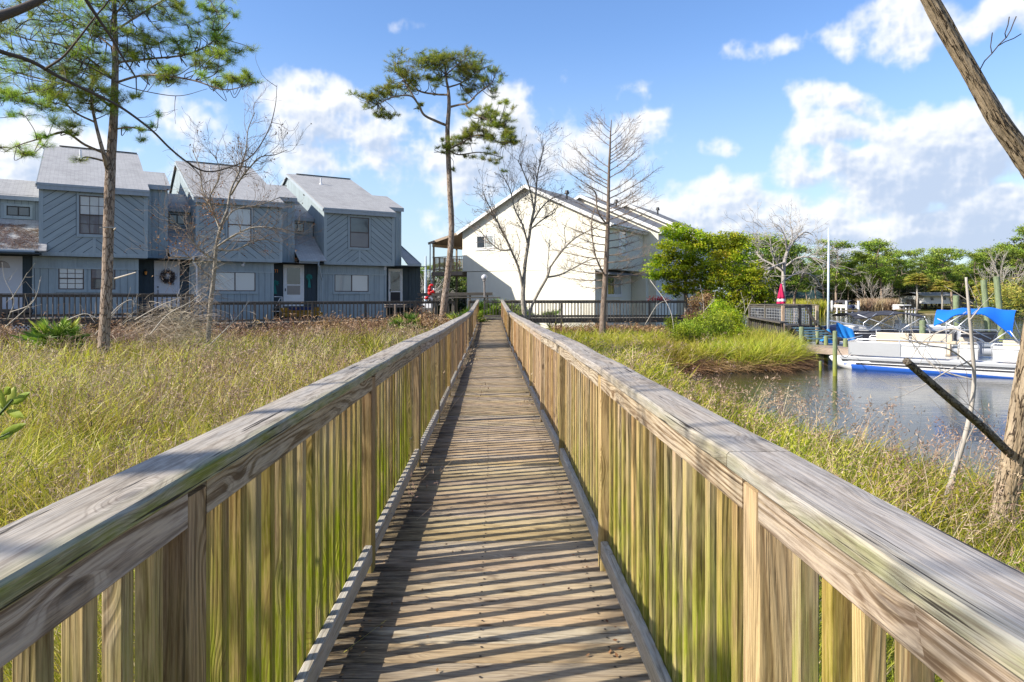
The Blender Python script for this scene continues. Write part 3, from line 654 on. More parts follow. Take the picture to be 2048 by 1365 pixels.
def townhouse(idx,P0,label,full=True,upwin=('blind','blinddark'),lowwins=(),door='panel'):
    xf=frame_xf(P0,Uv,Dv); base=xf([(2,3,Gh)])[0]
    T=empty('townhouse',base,label,'townhouse','blue-grey townhouses along the walkway')
    wall=MB(); backing=MB(); trim=MB(); roof=MB(); fas=MB(); dark=MB()
    if full:
        # ---- upper box
        pr=[(0,Bh),(13,Bh),(13,roofz(13)-.1),(RD,roofz(RD)-.1),(0,Eh-.1)]
        prism(backing,[(p[0]+(.0 if p[0]==0 else 0),p[1]) for p in pr],.0,4.05)
        # left and right walls: vertical boards
        for (u,s) in ((0,-1),(4.05,1)):
            siding(wall,(lambda x,y,h,u=u,s=s:(u+s*h,x,y)),[(0,Bh),(13,Bh),(13,roofz(13)-.12),(RD,roofz(RD)-.12),(0,Eh-.12)][::1],0,.203,.012,.014)
        # chevron front
        fr=lambda x,y,h:(x,-h,y); a=math.radians(38); p=.27; g=.022
        u0,u1,z0,z1=1.30,2.67,2.60,4.52; um=1.985
        L,R,B,T_=.12,3.93,Bh+.12,Eh-.20
        nl=(-math.sin(a),math.cos(a)); al=math.atan2(nl[1],nl[0]); ar=math.atan2(math.cos(a),math.sin(a))
        for poly,an in (([(L,B),(u0,B),(u0,T_),(L,T_)],al),([(u0,B),(um-.06,B),(um-.06,z0),(u0,z0)],al),([(u1,B),(R,B),(R,T_),(u1,T_)],ar),([(um+.06,B),(u1,B),(u1,z0),(um+.06,z0)],ar),([(u0,z1),(u1,z1),(u1,T_),(u0,T_)],al)):
            siding(wall,fr,poly,an,p,g,.014)
        def tb(x0,x1,z0_,z1_,h=.03): trim.box(x0,x1,-h,0.0,z0_,z1_,rnd=rng.random())
        tb(0,.12,Bh,Eh-.2,.031); tb(3.93,4.05,Bh,Eh-.2,.031); tb(.12,3.93,Bh,Bh+.12); tb(0,4.05,Eh-.2,Eh-.05,.034); tb(um-.06,um+.06,Bh+.12,z0,.029)
        tb(.30-.0,.30,B,B) if False else None
        trim.box(-.035,0,-.031,.10,Bh,Eh-.16,rnd=.4); trim.box(4.05,4.085,-.031,.10,Bh,Eh-.16,rnd=.4)
        trim.box(-.02,4.07,-.034,13,Bh-.05,Bh-.003,rnd=.5)
        window(T,xf,1.42,2.55,2.72,4.42,-.0,upwin[0],upwin[1],'hung',grid=(3,4) if idx==1 else None)
        # wing at the right, set back
        wd=1.2; wp=[(wd,Bh+.02),(6.5,Bh+.02),(6.5,5.25),(3.72,roofz(3.72)-.1),(wd,roofz(wd)-.1)]
        prism(backing,wp,4.05,5.0)
        siding(wall,lambda x,y,h:(x,wd-h,y),[(4.10,Bh+.1),(4.94,Bh+.1),(4.94,roofz(wd)-.2),(4.10,roofz(wd)-.2)],0,.29,.014,.014)
        siding(wall,lambda x,y,h:(5.0+h,x,y),wp,0,.203,.012,.014)
        trim.box(4.88,5.02,wd-.03,wd-.001,Bh,roofz(wd)-.13,rnd=.6); trim.box(4.09,5.02,wd-.032,wd,Bh,Bh+.10,rnd=.6); trim.box(4.09,5.03,wd-.033,wd,roofz(wd)-.22,roofz(wd)-.10,rnd=.6)
        # roofs
        o=.16
        slab(roof,[(-.10,-o,Eh-SL*o+.03),(4.15,-o,Eh-SL*o+.03),(4.15,RD,roofz(RD)+.03),(-.10,RD,roofz(RD)+.03)],.05)
        slab(roof,[(4.15,13.3,roofz(13.3)+.03),(-.10,13.3,roofz(13.3)+.03),(-.10,RD,roofz(RD)+.03),(4.15,RD,roofz(RD)+.03)],.05)
        slab(roof,[(4.151,wd-o,roofz(wd-o)+.031),(5.12,wd-o,roofz(wd-o)+.031),(5.12,3.72,roofz(3.72)+.031),(4.151,3.72,roofz(3.72)+.031)],.05)
        slab(roof,[(5.12,6.8,5.15),(4.151,6.8,5.15),(4.151,3.72,roofz(3.72)+.03),(5.12,3.72,roofz(3.72)+.03)],.05)
        fas.box(-.10,4.15,-o-.03,-o-.001,Eh-.30,Eh-.02,rnd=.5); fas.box(-.10,4.15,-o-.045,-o-.031,Eh-.12,Eh-.035,rnd=.9)
        fas.box(4.16,5.12,wd-o-.03,wd-o-.001,roofz(wd)-.26,roofz(wd)-.045,rnd=.6)
        # soffit
        trim.box(-.08,4.13,-o,-.035,Eh-.23,Eh-.20,rnd=.2)
        # rake boards
        for u in (-.135,):
            for (d0,d1) in ((-o,RD),(13.3,RD)):
                fas.beam((u,d0,roofz(max(d0,0))-.09-(SL*o if d0<0 else 0)+0),(u,d1,roofz(d1)-.09),.03,.17,up=(0,0,1),ch=0,rnd=.95)
        rd=MB(); rd.beam((.5,RD,roofz(RD)+.07),(4.1,RD,roofz(RD)+.07),.22,.035,ch=.008,up=(0,0,1)); build(rd,'ridge_vent',M['black'],T,xf=xf)
        vp=MB(); vp.tube([(1.45,5.6,roofz(5.6)-.05),(1.45,5.6,roofz(5.6)+.42)],.05,10); vp.tube([(1.45,5.6,roofz(5.6)-.02),(1.45,5.6,roofz(5.6)+.09)],[.14,.06],10); build(vp,'vent_pipe',M['white'],T,xf=xf)
        # ---- lower storey
        lo=.35; prism(backing,[(lo,Gh),(12.5,Gh),(12.5,Bh-.06),(lo,Bh-.06)],-.26,3.72)
        zt=Bh-.55
        wins=sorted(lowwins); xs=[-.20]+[v for w_ in wins for v in (w_[0],w_[1])]+[3.66]
        for k in range(0,len(xs),2):
            siding(wall,lambda x,y,h:(x,lo-h,y),[(xs[k],Gh),(xs[k+1],Gh),(xs[k+1],zt),(xs[k],zt)],0,.30,.014,.012)
        for w_ in wins:
            for (za,zb) in ((Gh,w_[2]),(w_[3],zt)):
                siding(wall,lambda x,y,h:(x,lo-h,y),[(w_[0],za),(w_[1],za),(w_[1],zb),(w_[0],zb)],0,.30,.014,.012)
            window(T,xf,w_[0],w_[1],w_[2],w_[3],lo-.004,w_[4],w_[5],w_[6],grid=w_[7])
        siding(wall,lambda x,y,h:(x,lo-.03-h,y),[(-.25,zt+.02),(3.70,zt+.02),(3.70,Bh-.07),(-.25,Bh-.07)],0,.33,.012,.012)
        trim.box(-.26,3.72,lo-.03,lo,zt+.005,Bh-.06,rnd=.1); trim.box(-.27,3.74,lo-.055,lo-.031,zt-.035,zt+.02,rnd=.7)
        for x in (-.27,3.58): trim.box(x,x+.15,lo-.06,lo-.0425,zt+.02,Bh-.08,rnd=.7)
        for x in (-.29,3.66): trim.box(x,x+.07,lo-.032,lo+.05,Gh,zt-.04,rnd=.7)
        siding(wall,lambda x,y,h:(-.26-h,x,y),[(lo,Gh),(7,Gh),(7,Bh-.06),(lo,Bh-.06)],0,.25,.012,.012)
    # ---- entry between this unit and the next
    ul=3.72 if full else 2.2; ur=6.02; ed=1.3
    nl=.92                                                     # the next unit stands this much further back
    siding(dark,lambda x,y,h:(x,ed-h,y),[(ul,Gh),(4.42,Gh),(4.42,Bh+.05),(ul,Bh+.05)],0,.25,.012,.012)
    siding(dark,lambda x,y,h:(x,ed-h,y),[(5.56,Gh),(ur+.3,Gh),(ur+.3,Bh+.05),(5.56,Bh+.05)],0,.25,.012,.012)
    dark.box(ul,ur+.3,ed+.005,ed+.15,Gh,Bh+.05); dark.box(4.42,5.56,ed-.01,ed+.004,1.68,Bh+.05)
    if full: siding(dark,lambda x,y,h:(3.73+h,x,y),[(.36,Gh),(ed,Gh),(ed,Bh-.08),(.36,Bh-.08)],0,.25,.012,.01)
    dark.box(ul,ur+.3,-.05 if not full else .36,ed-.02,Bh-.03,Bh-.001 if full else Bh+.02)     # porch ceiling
    porch=MB(); porch.box(ul+.02,ur-.02,-.02,ed-.02,-.70,-.57); build(porch,'porch_step',M['oldwood'],T,xf=xf)
    # small roof over the entry, wall with a narrow window over it, upper roof strip
    e0=5.03 if full else 2.2; last=(idx==3); e1=6.5
    if last: e1=5.9
    slab(roof,[(e0,.30,1.90),(e1,.30,1.90),(e1 if not last else 5.3,2.9,3.42),(e0,2.9,3.42)],.05)
    g=MB(); 
    if not last: g.beam((e0,.24,1.86),(min(e1,6.1),.24,1.86),.11,.11,ch=.02); g.beam((e0,.30,1.80),(min(e1,6.1),.30,1.80),.03,.14,ch=0)
    else: g.beam((e0,.27,1.84),(e1,.27,1.84),.03,.15,ch=0)
    build(g,'gutter',M['fascia'],T,xf=xf)
    if not last:
        backing.box(e0-.3,6.6,2.9,3.0,3.2,4.5)
        siding(wall,lambda x,y,h:(x,2.895-h,y),[(e0,3.3),(6.5,3.3),(6.5,4.4),(e0,4.4)],0,.25,.012,.012)
        if full: window(T,xf,5.22,5.98,3.62,4.12,2.875,'glass','glass','slide',frame='black',trimw=.07)
        else: window(T,xf,4.95,5.80,3.55,3.98,2.875,'glass','glass','slide',frame='black',trimw=.10)
        slab(roof,[(e0-.3,2.72,4.42),(6.6,2.72,4.42),(6.6,5.6,4.42+2.88*SL),(e0-.3,5.6,4.42+2.88*SL)],.06)
        fas.box(e0-.3,6.5,2.68,2.715,4.24,4.40,rnd=.6)
        backing.box(e0-.3,6.5,5.5,5.6,1.5,5.4)
    else:
        siding(wall,lambda x,y,h:(x,1.32-h,y),[(5.14,Gh),(5.65,Gh),(5.65,1.85),(5.14,1.85)],0,.25,.012,.012)
        backing.box(5.12,5.65,1.325,6,Gh,1.85); fas.beam((e1,.27,1.84),(e1-.5,2.9,3.36),.03,.15,ch=0)
    if not full:   # pine straw lying on the old porch roof
        ps=MB(); N=5200; uu=rng.uniform(3.6,6.2,N); dd=rng.uniform(.35,2.35,N)
        keep=np.array([mnoise.noise(Vector((a*1.6,b*2.2,3)))>-.32 for a,b in zip(uu,dd)]); uu=uu[keep]; dd=dd[keep]
        zz=1.90+(dd-.30)*(1.52/2.6)+.02+rng.uniform(0,.05,len(uu)); a_=rng.uniform(0,6.28,len(uu))
        dirs=np.stack([np.cos(a_),np.sin(a_),np.sin(a_)*.58],1)
        ps.blades(np.stack([uu,dd,zz],1),dirs,.22,.012,seg=1,droop=0)
        build(ps,'pine_straw',leafmat('pine_straw_litter',[(0,(.10,.045,.02)),(1,(.20,.09,.04))],trans=.05),T,xf=xf)
    build(backing,'wall_backing',M['gap'],T,xf=xf); build(wall,'siding',M['blue'],T,xf=xf)
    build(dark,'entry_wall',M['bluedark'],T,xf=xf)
    build(trim,'trim',M['bluetrim'],T,xf=xf); build(roof,'roof',M['shingle'],T,xf=xf); build(fas,'fascia',M['fascia'],T,xf=xf)
    # ---- door
    u0,u1,z0,z1=4.44,5.54,-.56,1.68
    if not full: u0,u1=4.42,5.62
    if last: u0,u1,z1=4.22,5.12,1.62
    dd=ed-.04; D=MB()
    D.box(u0,u0+.07,dd-.03,dd+.03,z0,z1); D.box(u1-.07,u1,dd-.03,dd+.03,z0,z1); D.box(u0+.07,u1-.07,dd-.03,dd+.03,z1-.07,z1)
    D.box(u0+.07,u1-.07,dd-.005,dd+.02,z0,z1-.07)
    hd=MB()
    if door=='panel':
        for (x0,x1) in ((u0+.17,(u0+u1)/2-.05),((u0+u1)/2+.05,u1-.17)):
            for (a,b) in ((z0+.2,z0+.95),(z0+1.05,z0+1.95)):
                D.box(x0,x1,dd-.016,dd-.004,a,b); 
        dr=build(D,'door',M['doorwhite'],T,xf=xf)
        hd.tube([(u0+.16,dd-.06,.42),(u0+.16,dd-.03,.42)],.035,10); hd.tube([(u0+.16,dd-.09,.28),(u0+.16,dd-.09,.05)],.016,8); hd.tube([(u0+.16,dd-.03,.26),(u0+.16,dd-.09,.26)],.02,8); hd.tube([(u0+.16,dd-.03,.06),(u0+.16,dd-.09,.06)],.014,8)
        build(hd,'door_handle',M['black'],dr,xf=xf)
    elif door=='fan':
        dr=build(D,'door',M['doorwhite'],T,xf=xf); c=((u0+u1)/2-.12,dd-.012,1.18)
        fm=MB(); a=np.linspace(0,math.pi,14); V=[(c[0]+.30*math.cos(t),c[1],c[2]+.30*math.sin(t)) for t in a]; fm.faces(V,[tuple(range(14))]); build(fm,'fanlight',M['blinddark'],dr,xf=xf)
        hd.box(u0+.12,u0+.20,dd-.03,dd-.005,.08,.36); hd.tube([(u0+.16,dd-.08,.2),(u0+.16,dd-.03,.2)],.035,8); build(hd,'door_handle',M['black'],dr,xf=xf)
    else:
        dr=build(D,'door',M['white'],T,xf=xf)
        x0,x1=u0+.20,u1-.20; zm=.58
        if last: x0,x1,zm=u0+.14,u1-.14,.25
        gm=MB(); gm.box(x0,x1,dd-.014,dd-.0055,zm+.04,z1-.17); build(gm,'door_glass',M['glass'],dr,xf=xf)
        gm=MB(); gm.box(x0,x1,dd-.013,dd-.0055,z0+(.62 if not last else .14),zm-.03); build(gm,'lower_door_pane',M['blinddark'] if not last else M['screen'],dr,xf=xf)
        hd.box(u0+.09,u0+.13,dd-.05,dd-.005,.25,.40); build(hd,'door_handle',M['black'],dr,xf=xf)
    if full and not last:
        ds=MB(); q=[(6.05,.24,1.80),(6.05,.24,1.66),(6.10,.30,1.50),(6.30,.55,.95),(6.36,.62,.85),(6.36,.63,-.6)]
        if idx==1: q=[(6.02,.24,1.80),(6.02,.24,1.66),(6.12,.30,1.45),(6.18,.34,1.25),(6.18,.34,-.6)]
        ds.tube(curve(q,5),.045,8); build(ds,'downspout',M['white'] if idx==1 else M['bluetrim'],T,smooth=True,xf=xf)
    return T,xf
H1=(-20.2,29.2,0); H2=(-15.4,33.3,0); H3=(-10.3,37.5,0)
H0=tuple(np.array(H1)-6.25*Uv-.92*Dv)
T0,x0f=townhouse(0,H0,'blue-grey townhouse entry at the left edge under a small roof littered with brown pine straw',full=False,door='fan')
T1,x1f=townhouse(1,H1,'blue-grey townhouse behind the tall pine trunk, gridded windows and a wreath on its white door',lowwins=[(.65,1.60,.28,1.25,'blind','blind','hung',(3,4)),(1.86,2.81,.28,1.25,'blinddark','glass','hung',None)])
T2,x2f=townhouse(2,H2,'blue-grey townhouse behind the vine-hung bare tree, white storm door above yellow steps',upwin=('blind','blind'),lowwins=[(.84,2.82,.23,1.21,'blind','blind','slide',None)],door='storm')
T3,x3f=townhouse(3,H3,'blue-grey end townhouse, last on the right, with a dark upstairs window',upwin=('glass','blinddark'),lowwins=[(.66,2.64,.23,1.21,'blindgrey','blind','slide',None)],door='storm3')
# things at the doors
def torus_pts(c,r,axis_u,axis_z,n=28): return [np.array(c)+np.array(axis_u)*math.cos(t)*r+np.array(axis_z)*math.sin(t)*r for t in np.linspace(0,2*math.pi,n)]
wc=x1f([(5.02,1.16,.93)])[0]
W=empty('wreath',wc,'round brown and silver wreath hanging on the white door of the townhouse behind the pine','wreath')
mb=MB(); c=np.array([5.02,1.17,.93]); n=900; t=rng.uniform(0,6.28,n); rr=.24+rng.normal(0,.05,n); pos=np.stack([c[0]+np.cos(t)*rr,c[1]-np.abs(rng.normal(0,.04,n)),c[2]+np.sin(t)*rr],1)
ex=rng.random(160); pos2=np.stack([5.16+rng.normal(0,.05,160),np.full(160,1.14),.70+rng.normal(0,.07,160)],1)
mb.leaves(x1f(np.vstack([pos,pos2])),.085,spread=2.5)
build(mb,'wreath_leaves',leafmat('wreath_leaf',[(0,(.05,.04,.035)),(.6,(.16,.12,.11)),(.85,(.30,.27,.28)),(1,(.55,.53,.55))],trans=.1),W)
mb=MB(); mb.tube(x1f(torus_pts(c,.24,(1,0,0),(0,0,1))),.045,8); build(mb,'wreath_ring',plain('vine_ring',(.08,.06,.05)),W)
mb=MB(); 
for k in range(5): 
    a=rng.uniform(0,6.28); mb.tube(x1f([(5.0+.05*math.cos(a),1.10,.98+.05*math.sin(a)),(5.0+.05*math.cos(a),1.06,.98+.05*math.sin(a))]),[.05,.02],8)
build(mb,'silver_bow',plain('silver_bow',(.6,.58,.6),.4),W)
def lantern(xf,u,d,z,label,lit=(.9,.35,.08)):
    b=xf([(u,d,z)])[0]; L=empty('wall_lantern',b,label,'wall light')
    mb=MB(); mb.box(u-.05,u+.05,d-.03,d,z-.08,z+.14); mb.tube([(u,d-.03,z+.12),(u,d-.12,z+.14),(u,d-.12,z+.08)],.012,6); mb.tube([(u,d-.12,z+.10),(u,d-.12,z+.04)],[.02,.08],8); mb.tube([(u,d-.12,z-.12),(u,d-.12,z-.16)],[.06,.02],8)
    build(mb,'lantern_frame',M['black'],L,xf=xf)
    mb=MB(); mb.tube([(u,d-.12,z+.03),(u,d-.12,z-.12)],[.065,.045],8); build(mb,'lantern_glass',plain('amber_lantern_glass',lit,.3),L,xf=xf)
lantern(x1f,4.08,1.28,1.12,'black wall lantern with amber glass beside the wreathed door')
# flood lights at the wall tops
def flood(xf,u,label):
    b=xf([(u,.3,1.3)])[0]; L=empty('flood_light',b,label,'flood light')
    mb=MB(); mb.box(u-.06,u+.06,.24,.28,1.62,1.72); mb.tube([(u,.24,1.66),(u-.04,.12,1.60)],[.02,.02],6); mb.tube([(u-.04,.14,1.62),(u-.10,.02,1.54)],[.035,.075],10); build(mb,'lamp_head',M['white'],L,xf=xf)
flood(x2f,2.25,'small flood light under the overhang of the townhouse behind the bare tree'); flood(x3f,3.62,'small white flood light at the corner by the end townhouse screen door')
# yellow steps, blue mat, railing by the storm door
S=empty('entry_steps',x2f([(4.95,.0,-1.1)])[0],'yellow-ochre wooden steps with a dark blue mat below the storm door','steps')
mb=MB(); mb.box(3.95,5.95,-.45,-.05,-.84,-.62); mb.box(3.95,5.95,-.85,-.46,-1.06,-.86); build(mb,'step',painted('ochre_paint',(.30,.16,.015),streak=.6),S,xf=x2f)
mb=MB(); mb.box(4.3,5.6,-.44,-.03,-.619,-.60); mb.box(4.3,5.6,-.475,-.455,-.75,-.60); build(mb,'door_mat',plain('navy_mat',(.02,.03,.09),.9),S,xf=x2f)
R_=empty('hand_railing',x2f([(3.9,-.2,-.6)])[0],'short white metal hand railing left of the storm door','railing')
mb=MB(); mb.tube([(3.62,-.30,-.05),(4.0,-.30,-.05),(4.0,-.30,-1.0)],.022,6); mb.tube([(3.92,-.30,-.10),(3.66,-.30,-.62)],.018,6); mb.tube([(3.62,-.30,-.8),(4.0,-.30,-.8)],.018,6); build(mb,'rail_tubes',M['white'],R_,xf=x2f)
teal=painted('teal_paint',(.03,.22,.20))
def palm_cutout(xf,fn,label):
    b=xf([fn(0,0)])[0]; K=empty('palm_ornament',b,label,'wall ornament')
    mb=MB()
    def slabpoly(pts):
        n=len(pts); V=[fn(p[0],p[1]) for p in pts]; V2=[tuple(np.array(fn(p[0],p[1]))+np.array([0,-.02,0])) for p in pts]
        mb.faces(V+V2,[tuple(range(n)),tuple(range(2*n-1,n-1,-1))]+[(i,(i+1)%n,(i+1)%n+n,i+n) for i in range(n)])
    slabpoly([(-.10,0),(.12,0),(.03,.55),(-.04,.55)])
    for a in (200,165,120,75,30,-5,-40,240):
        r=math.radians(a); t=(math.cos(r)*.26,.60+math.sin(r)*.20-.04); nrm=(-math.sin(r)*.035,math.cos(r)*.035)
        slabpoly([(0-nrm[0],.58-nrm[1]),(t[0]*.6-nrm[0]*1.3,.58+(t[1]-.58)*.6-nrm[1]*1.3+.03),t,(t[0]*.6+nrm[0]*1.3,.58+(t[1]-.58)*.6+nrm[1]*1.3+.03),(0+nrm[0],.58+nrm[1])])
    build(mb,'palm_shape',teal,K,xf=xf)
palm_cutout(x2f,lambda a,b:(3.98+a,1.22,.10+b),'teal palm tree cut-out left of the storm door')
palm_cutout(x2f,lambda a,b:(5.82+a*.8,1.22,.45+b),'teal palm tree cut-out in the shadow right of the storm door')
mb=MB()
for u in (4.02,4.12): mb.box(u,u+.03,1.24,1.265,1.25,1.42); mb.box(u-.03,u,1.24,1.265,1.38,1.42)
tag(build(mb,'house_number',plain('orange_number',(.75,.28,.08)),xf=x2f),'small orange house number high up left of the storm door','house number')

# ------------------------------------------------------------------ cream building
M['cream']=NT('cream_stucco'); m=M['cream']; gc=m.attr('gc',True); n1=m.noise(gc,.7,4,.6); n2=m.noise(gc,45,4,.7); n3=m.noise(m.vmath('MULTIPLY',gc,(3,3,.4)),1.0,4,.6)
c=m.mix(m.mapr(n1,.4,.7,0,.35),(.80,.77,.66,1),(.72,.68,.55,1)); c=m.mix(m.mapr(n3,.55,.8,0,.25),c,(.55,.52,.44,1)); M['cream']=m.out(c,.9,n2,.35,.004,spec=.15)
M['creamtrim']=plain('white_trim',(.75,.75,.73),.5,dirt=.1)
M['tanwood']=wood('tan_porch_wood',(.50,.38,.24),(.30,.20,.11),(.36,.34,.32),.4)
Rv=np.array([.531,.847,0]); Av=np.array([.847,-.531,0])     # Rv: back along the ridge, Av: right along the gable
def cream_house(k,P0,label,first):
    xf=frame_xf(P0,Av,Rv)         # local: u to the right, d back, z
    T=empty('cream_house',xf([(-4,2.5,-2.1)])[0],label,'house','cream stucco townhouses')
    LEN=5.55; body=MB(); G=-2.1
    prof=[(.83,1.55),(.83,4.28),(-4.65,6.82),(-9.6,4.25),(-9.6,1.6)]   # (u,z)
    def ext(mb,prof,d0,d1,**kw):
        n=len(prof); V=[(p[0],d0,p[1]) for p in prof]+[(p[0],d1,p[1]) for p in prof]
        mb.faces(V,[tuple(range(n-1,-1,-1)),tuple(range(n,2*n))]+[(i,(i+1)%n,(i+1)%n+n,i+n) for i in range(n)],gc=V,**kw)
    ext(body,prof[::-1],0,LEN); ext(body,[(-9.25,G),(0,G),(0,1.56),(-9.25,1.56)],.012,LEN-.01)
    if not first: ext(body,[(0.0,G),(.5,G),(.5,1.54),(0,1.54)],.5,LEN-1)
    build(body,'stucco_wall',M['cream'],T,xf=xf)
    rf=MB(); o=.28; th=.10
    def rz(u): return 6.90-(u+4.65)*.4635 if u>-4.65 else 6.90+(u+4.65)*.519
    slab(rf,[(.83+.35,-o,rz(1.18)),(.83+.35,LEN+.05,rz(1.18)),(-4.65,LEN+.05,6.90),(-4.65,-o,6.90)],.07)
    slab(rf,[(-9.6-.25,LEN+.05,rz(-9.85)),(-9.85,-o,rz(-9.85)),(-4.65,-o,6.90),(-4.65,LEN+.05,6.90)],.07)
    build(rf,'roof',M['shingle2'],T,xf=xf)
    tr=MB()
    tr.beam((1.18,-o-.02,rz(1.18)-.12),(-4.65,-o-.02,6.90-.10),.04,.20,ch=0); tr.beam((-9.85,-o-.02,rz(-9.85)-.12),(-4.65,-o-.02,6.78),.04,.18,ch=0)
    tr.beam((1.15,-o,rz(1.18)-.13),(1.15,LEN,rz(1.18)-.13),.05,.16,ch=0)
    tr.box(.84,1.12,-o,LEN,rz(1.18)-.26,rz(1.18)-.22)
    build(tr,'rake_trim',M['creamtrim'],T,xf=xf)
    g=MB(); g.tube([(1.24,-o,rz(1.18)-.08),(1.24,LEN,rz(1.18)-.08)],.055,8); build(g,'gutter',M['creamtrim'],T,xf=xf)
    # right-hand (street) front windows, via a mapping onto the plane u=const
    sd=MB(); siding(sd,lambda x,y,h:(.83+h,x,y),[(.25,1.62),(1.4,1.62),(1.4,4.1),(.25,4.1)],math.radians(125),.15,.014,.012); build(sd,'front_siding',M['cream'],T,xf=xf); sd=MB(); siding(sd,lambda x,y,h:(.83+h,x,y),[(2.95,1.62),(LEN-.2,1.62),(LEN-.2,4.1),(2.95,4.1)],math.radians(55),.15,.014,.012)
    build(sd,'front_siding',M['cream'],T,xf=xf)
    window(T,xf,1.65,2.7,2.55,3.95,0,'glass','blindgrey','hung',frame='creamtrim',trim='creamtrim',m3=lambda u,h,z:(.83+h,u,z))
    window(T,xf,1.75,3.85,.05,1.12,0,'glass','blindgrey','slide',frame='creamtrim',trim='creamtrim',m3=lambda u,h,z:(0+h,u,z),grid=(4,1))
    v=MB(); v.tube([(-3.2,2.6,rz(-3.2)-.1),(-3.2,2.6,rz(-3.2)+.35)],.06,8); v.tube([(-3.2,2.6,rz(-3.2)+.33),(-3.2,2.6,rz(-3.2)+.55)],[.16,.10],10); build(v,'roof_vent',M['black'],T,xf=xf)
    if first:
        window(T,xf,-8.45,-7.15,3.08,3.88,-.0,'glass','blindgrey','slide',frame='creamtrim',trim='creamtrim')
        # small roofed strip over the bay
        b=MB(); slab(b,[(.9,-.05,1.30),(.9,4.6,1.30),(-.0,4.6,1.60),(0,-.05,1.60)],.08); build(b,'bay_roof',M['shingle2'],T,xf=xf)
        # porch at the left: roof, balcony, posts
        pr=MB(); slab(pr,[(-12.4,LEN,3.62),(-12.4,-.1,3.62),(-9.86,-.1,4.24),(-9.86,LEN,4.24)],.06); build(pr,'porch_roof',M['shingle2'],T,xf=xf)
        cm=MB(); cm.faces([(-12.35,-.05,3.55),(-9.65,-.05,4.16),(-9.65,LEN,4.16),(-12.35,LEN,3.55)],[(0,1,2,3)]); cm.beam((-12.4,-.12,3.55),(-9.7,-.12,4.18),.04,.16,ch=0)
        cm.beam((-12.1,0,3.42),(-12.1,LEN,3.42),.09,.2); build(cm,'porch_ceiling',M['tanwood'],T,xf=xf)
        dk=MB(); dk.box(-12.2,-9.62,-.02,LEN,1.36,1.62); build(dk,'balcony_floor',M['tanwood'],T,xf=xf)
        for (u,d) in ((-12.1,.1),(-12.1,2.7),(-12.1,LEN-.1),(-10.9,.1)):
            p_=MB(); 
            if u<-12: p_.beam((u,d,1.6),(u,d,3.5),.10,.10,up=(0,1,0))
            p_.beam((u,d,-2.1),(u,d,1.36),.12,.12,up=(0,1,0)); build(p_,'porch_post',M['tanwood'],T,xf=xf)
        p_=MB(); p_.beam((-9.8,1.5,1.3),(-9.45,1.5,-1.9),.09,.09,up=(0,1,0)); build(p_,'brace',M['tanwood'],T,xf=xf)
        r_=MB(); r_.beam((-12.15,.05,2.62),(-9.62,.05,2.62),.09,.04); r_.beam((-12.15,.05,1.78),(-9.62,.05,1.78),.05,.06); r_.beam((-12.12,.05,2.62),(-12.12,LEN,2.62),.09,.04)
        for x in np.arange(-12.08,-9.65,.13): r_.beam((x,.05,1.68),(x,.05,2.60),.035,.035,up=(0,1,0),ch=0)
        for y in np.arange(.18,LEN,.13): r_.beam((-12.12,y,1.68),(-12.12,y,2.60),.035,.035,up=(0,1,0),ch=0)
        build(r_,'balcony_railing',M['tanwood'],T,xf=xf)
        ds=MB(); ds.tube(curve([(-12.28,-.05,3.5),(-12.28,-.05,1.3),(-12.15,-.05,.9),(-12.15,-.05,-1.0)],4),.045,6); build(ds,'downspout',M['creamtrim'],T,xf=xf)
    return T,xf
C1=np.array([4.86,40,0]); 
cream_house(0,C1,'nearest cream house, tall blank gable wall with a wooden balcony at its left',True)
cream_house(1,C1+np.array([3.82,4.2,0]),'second cream stucco house, its gable showing behind the bare conical tree',False)
cream_house(2,C1+2*np.array([3.82,4.2,0]),'farthest cream stucco house, mostly hidden behind the yellow-green evergreen',False)
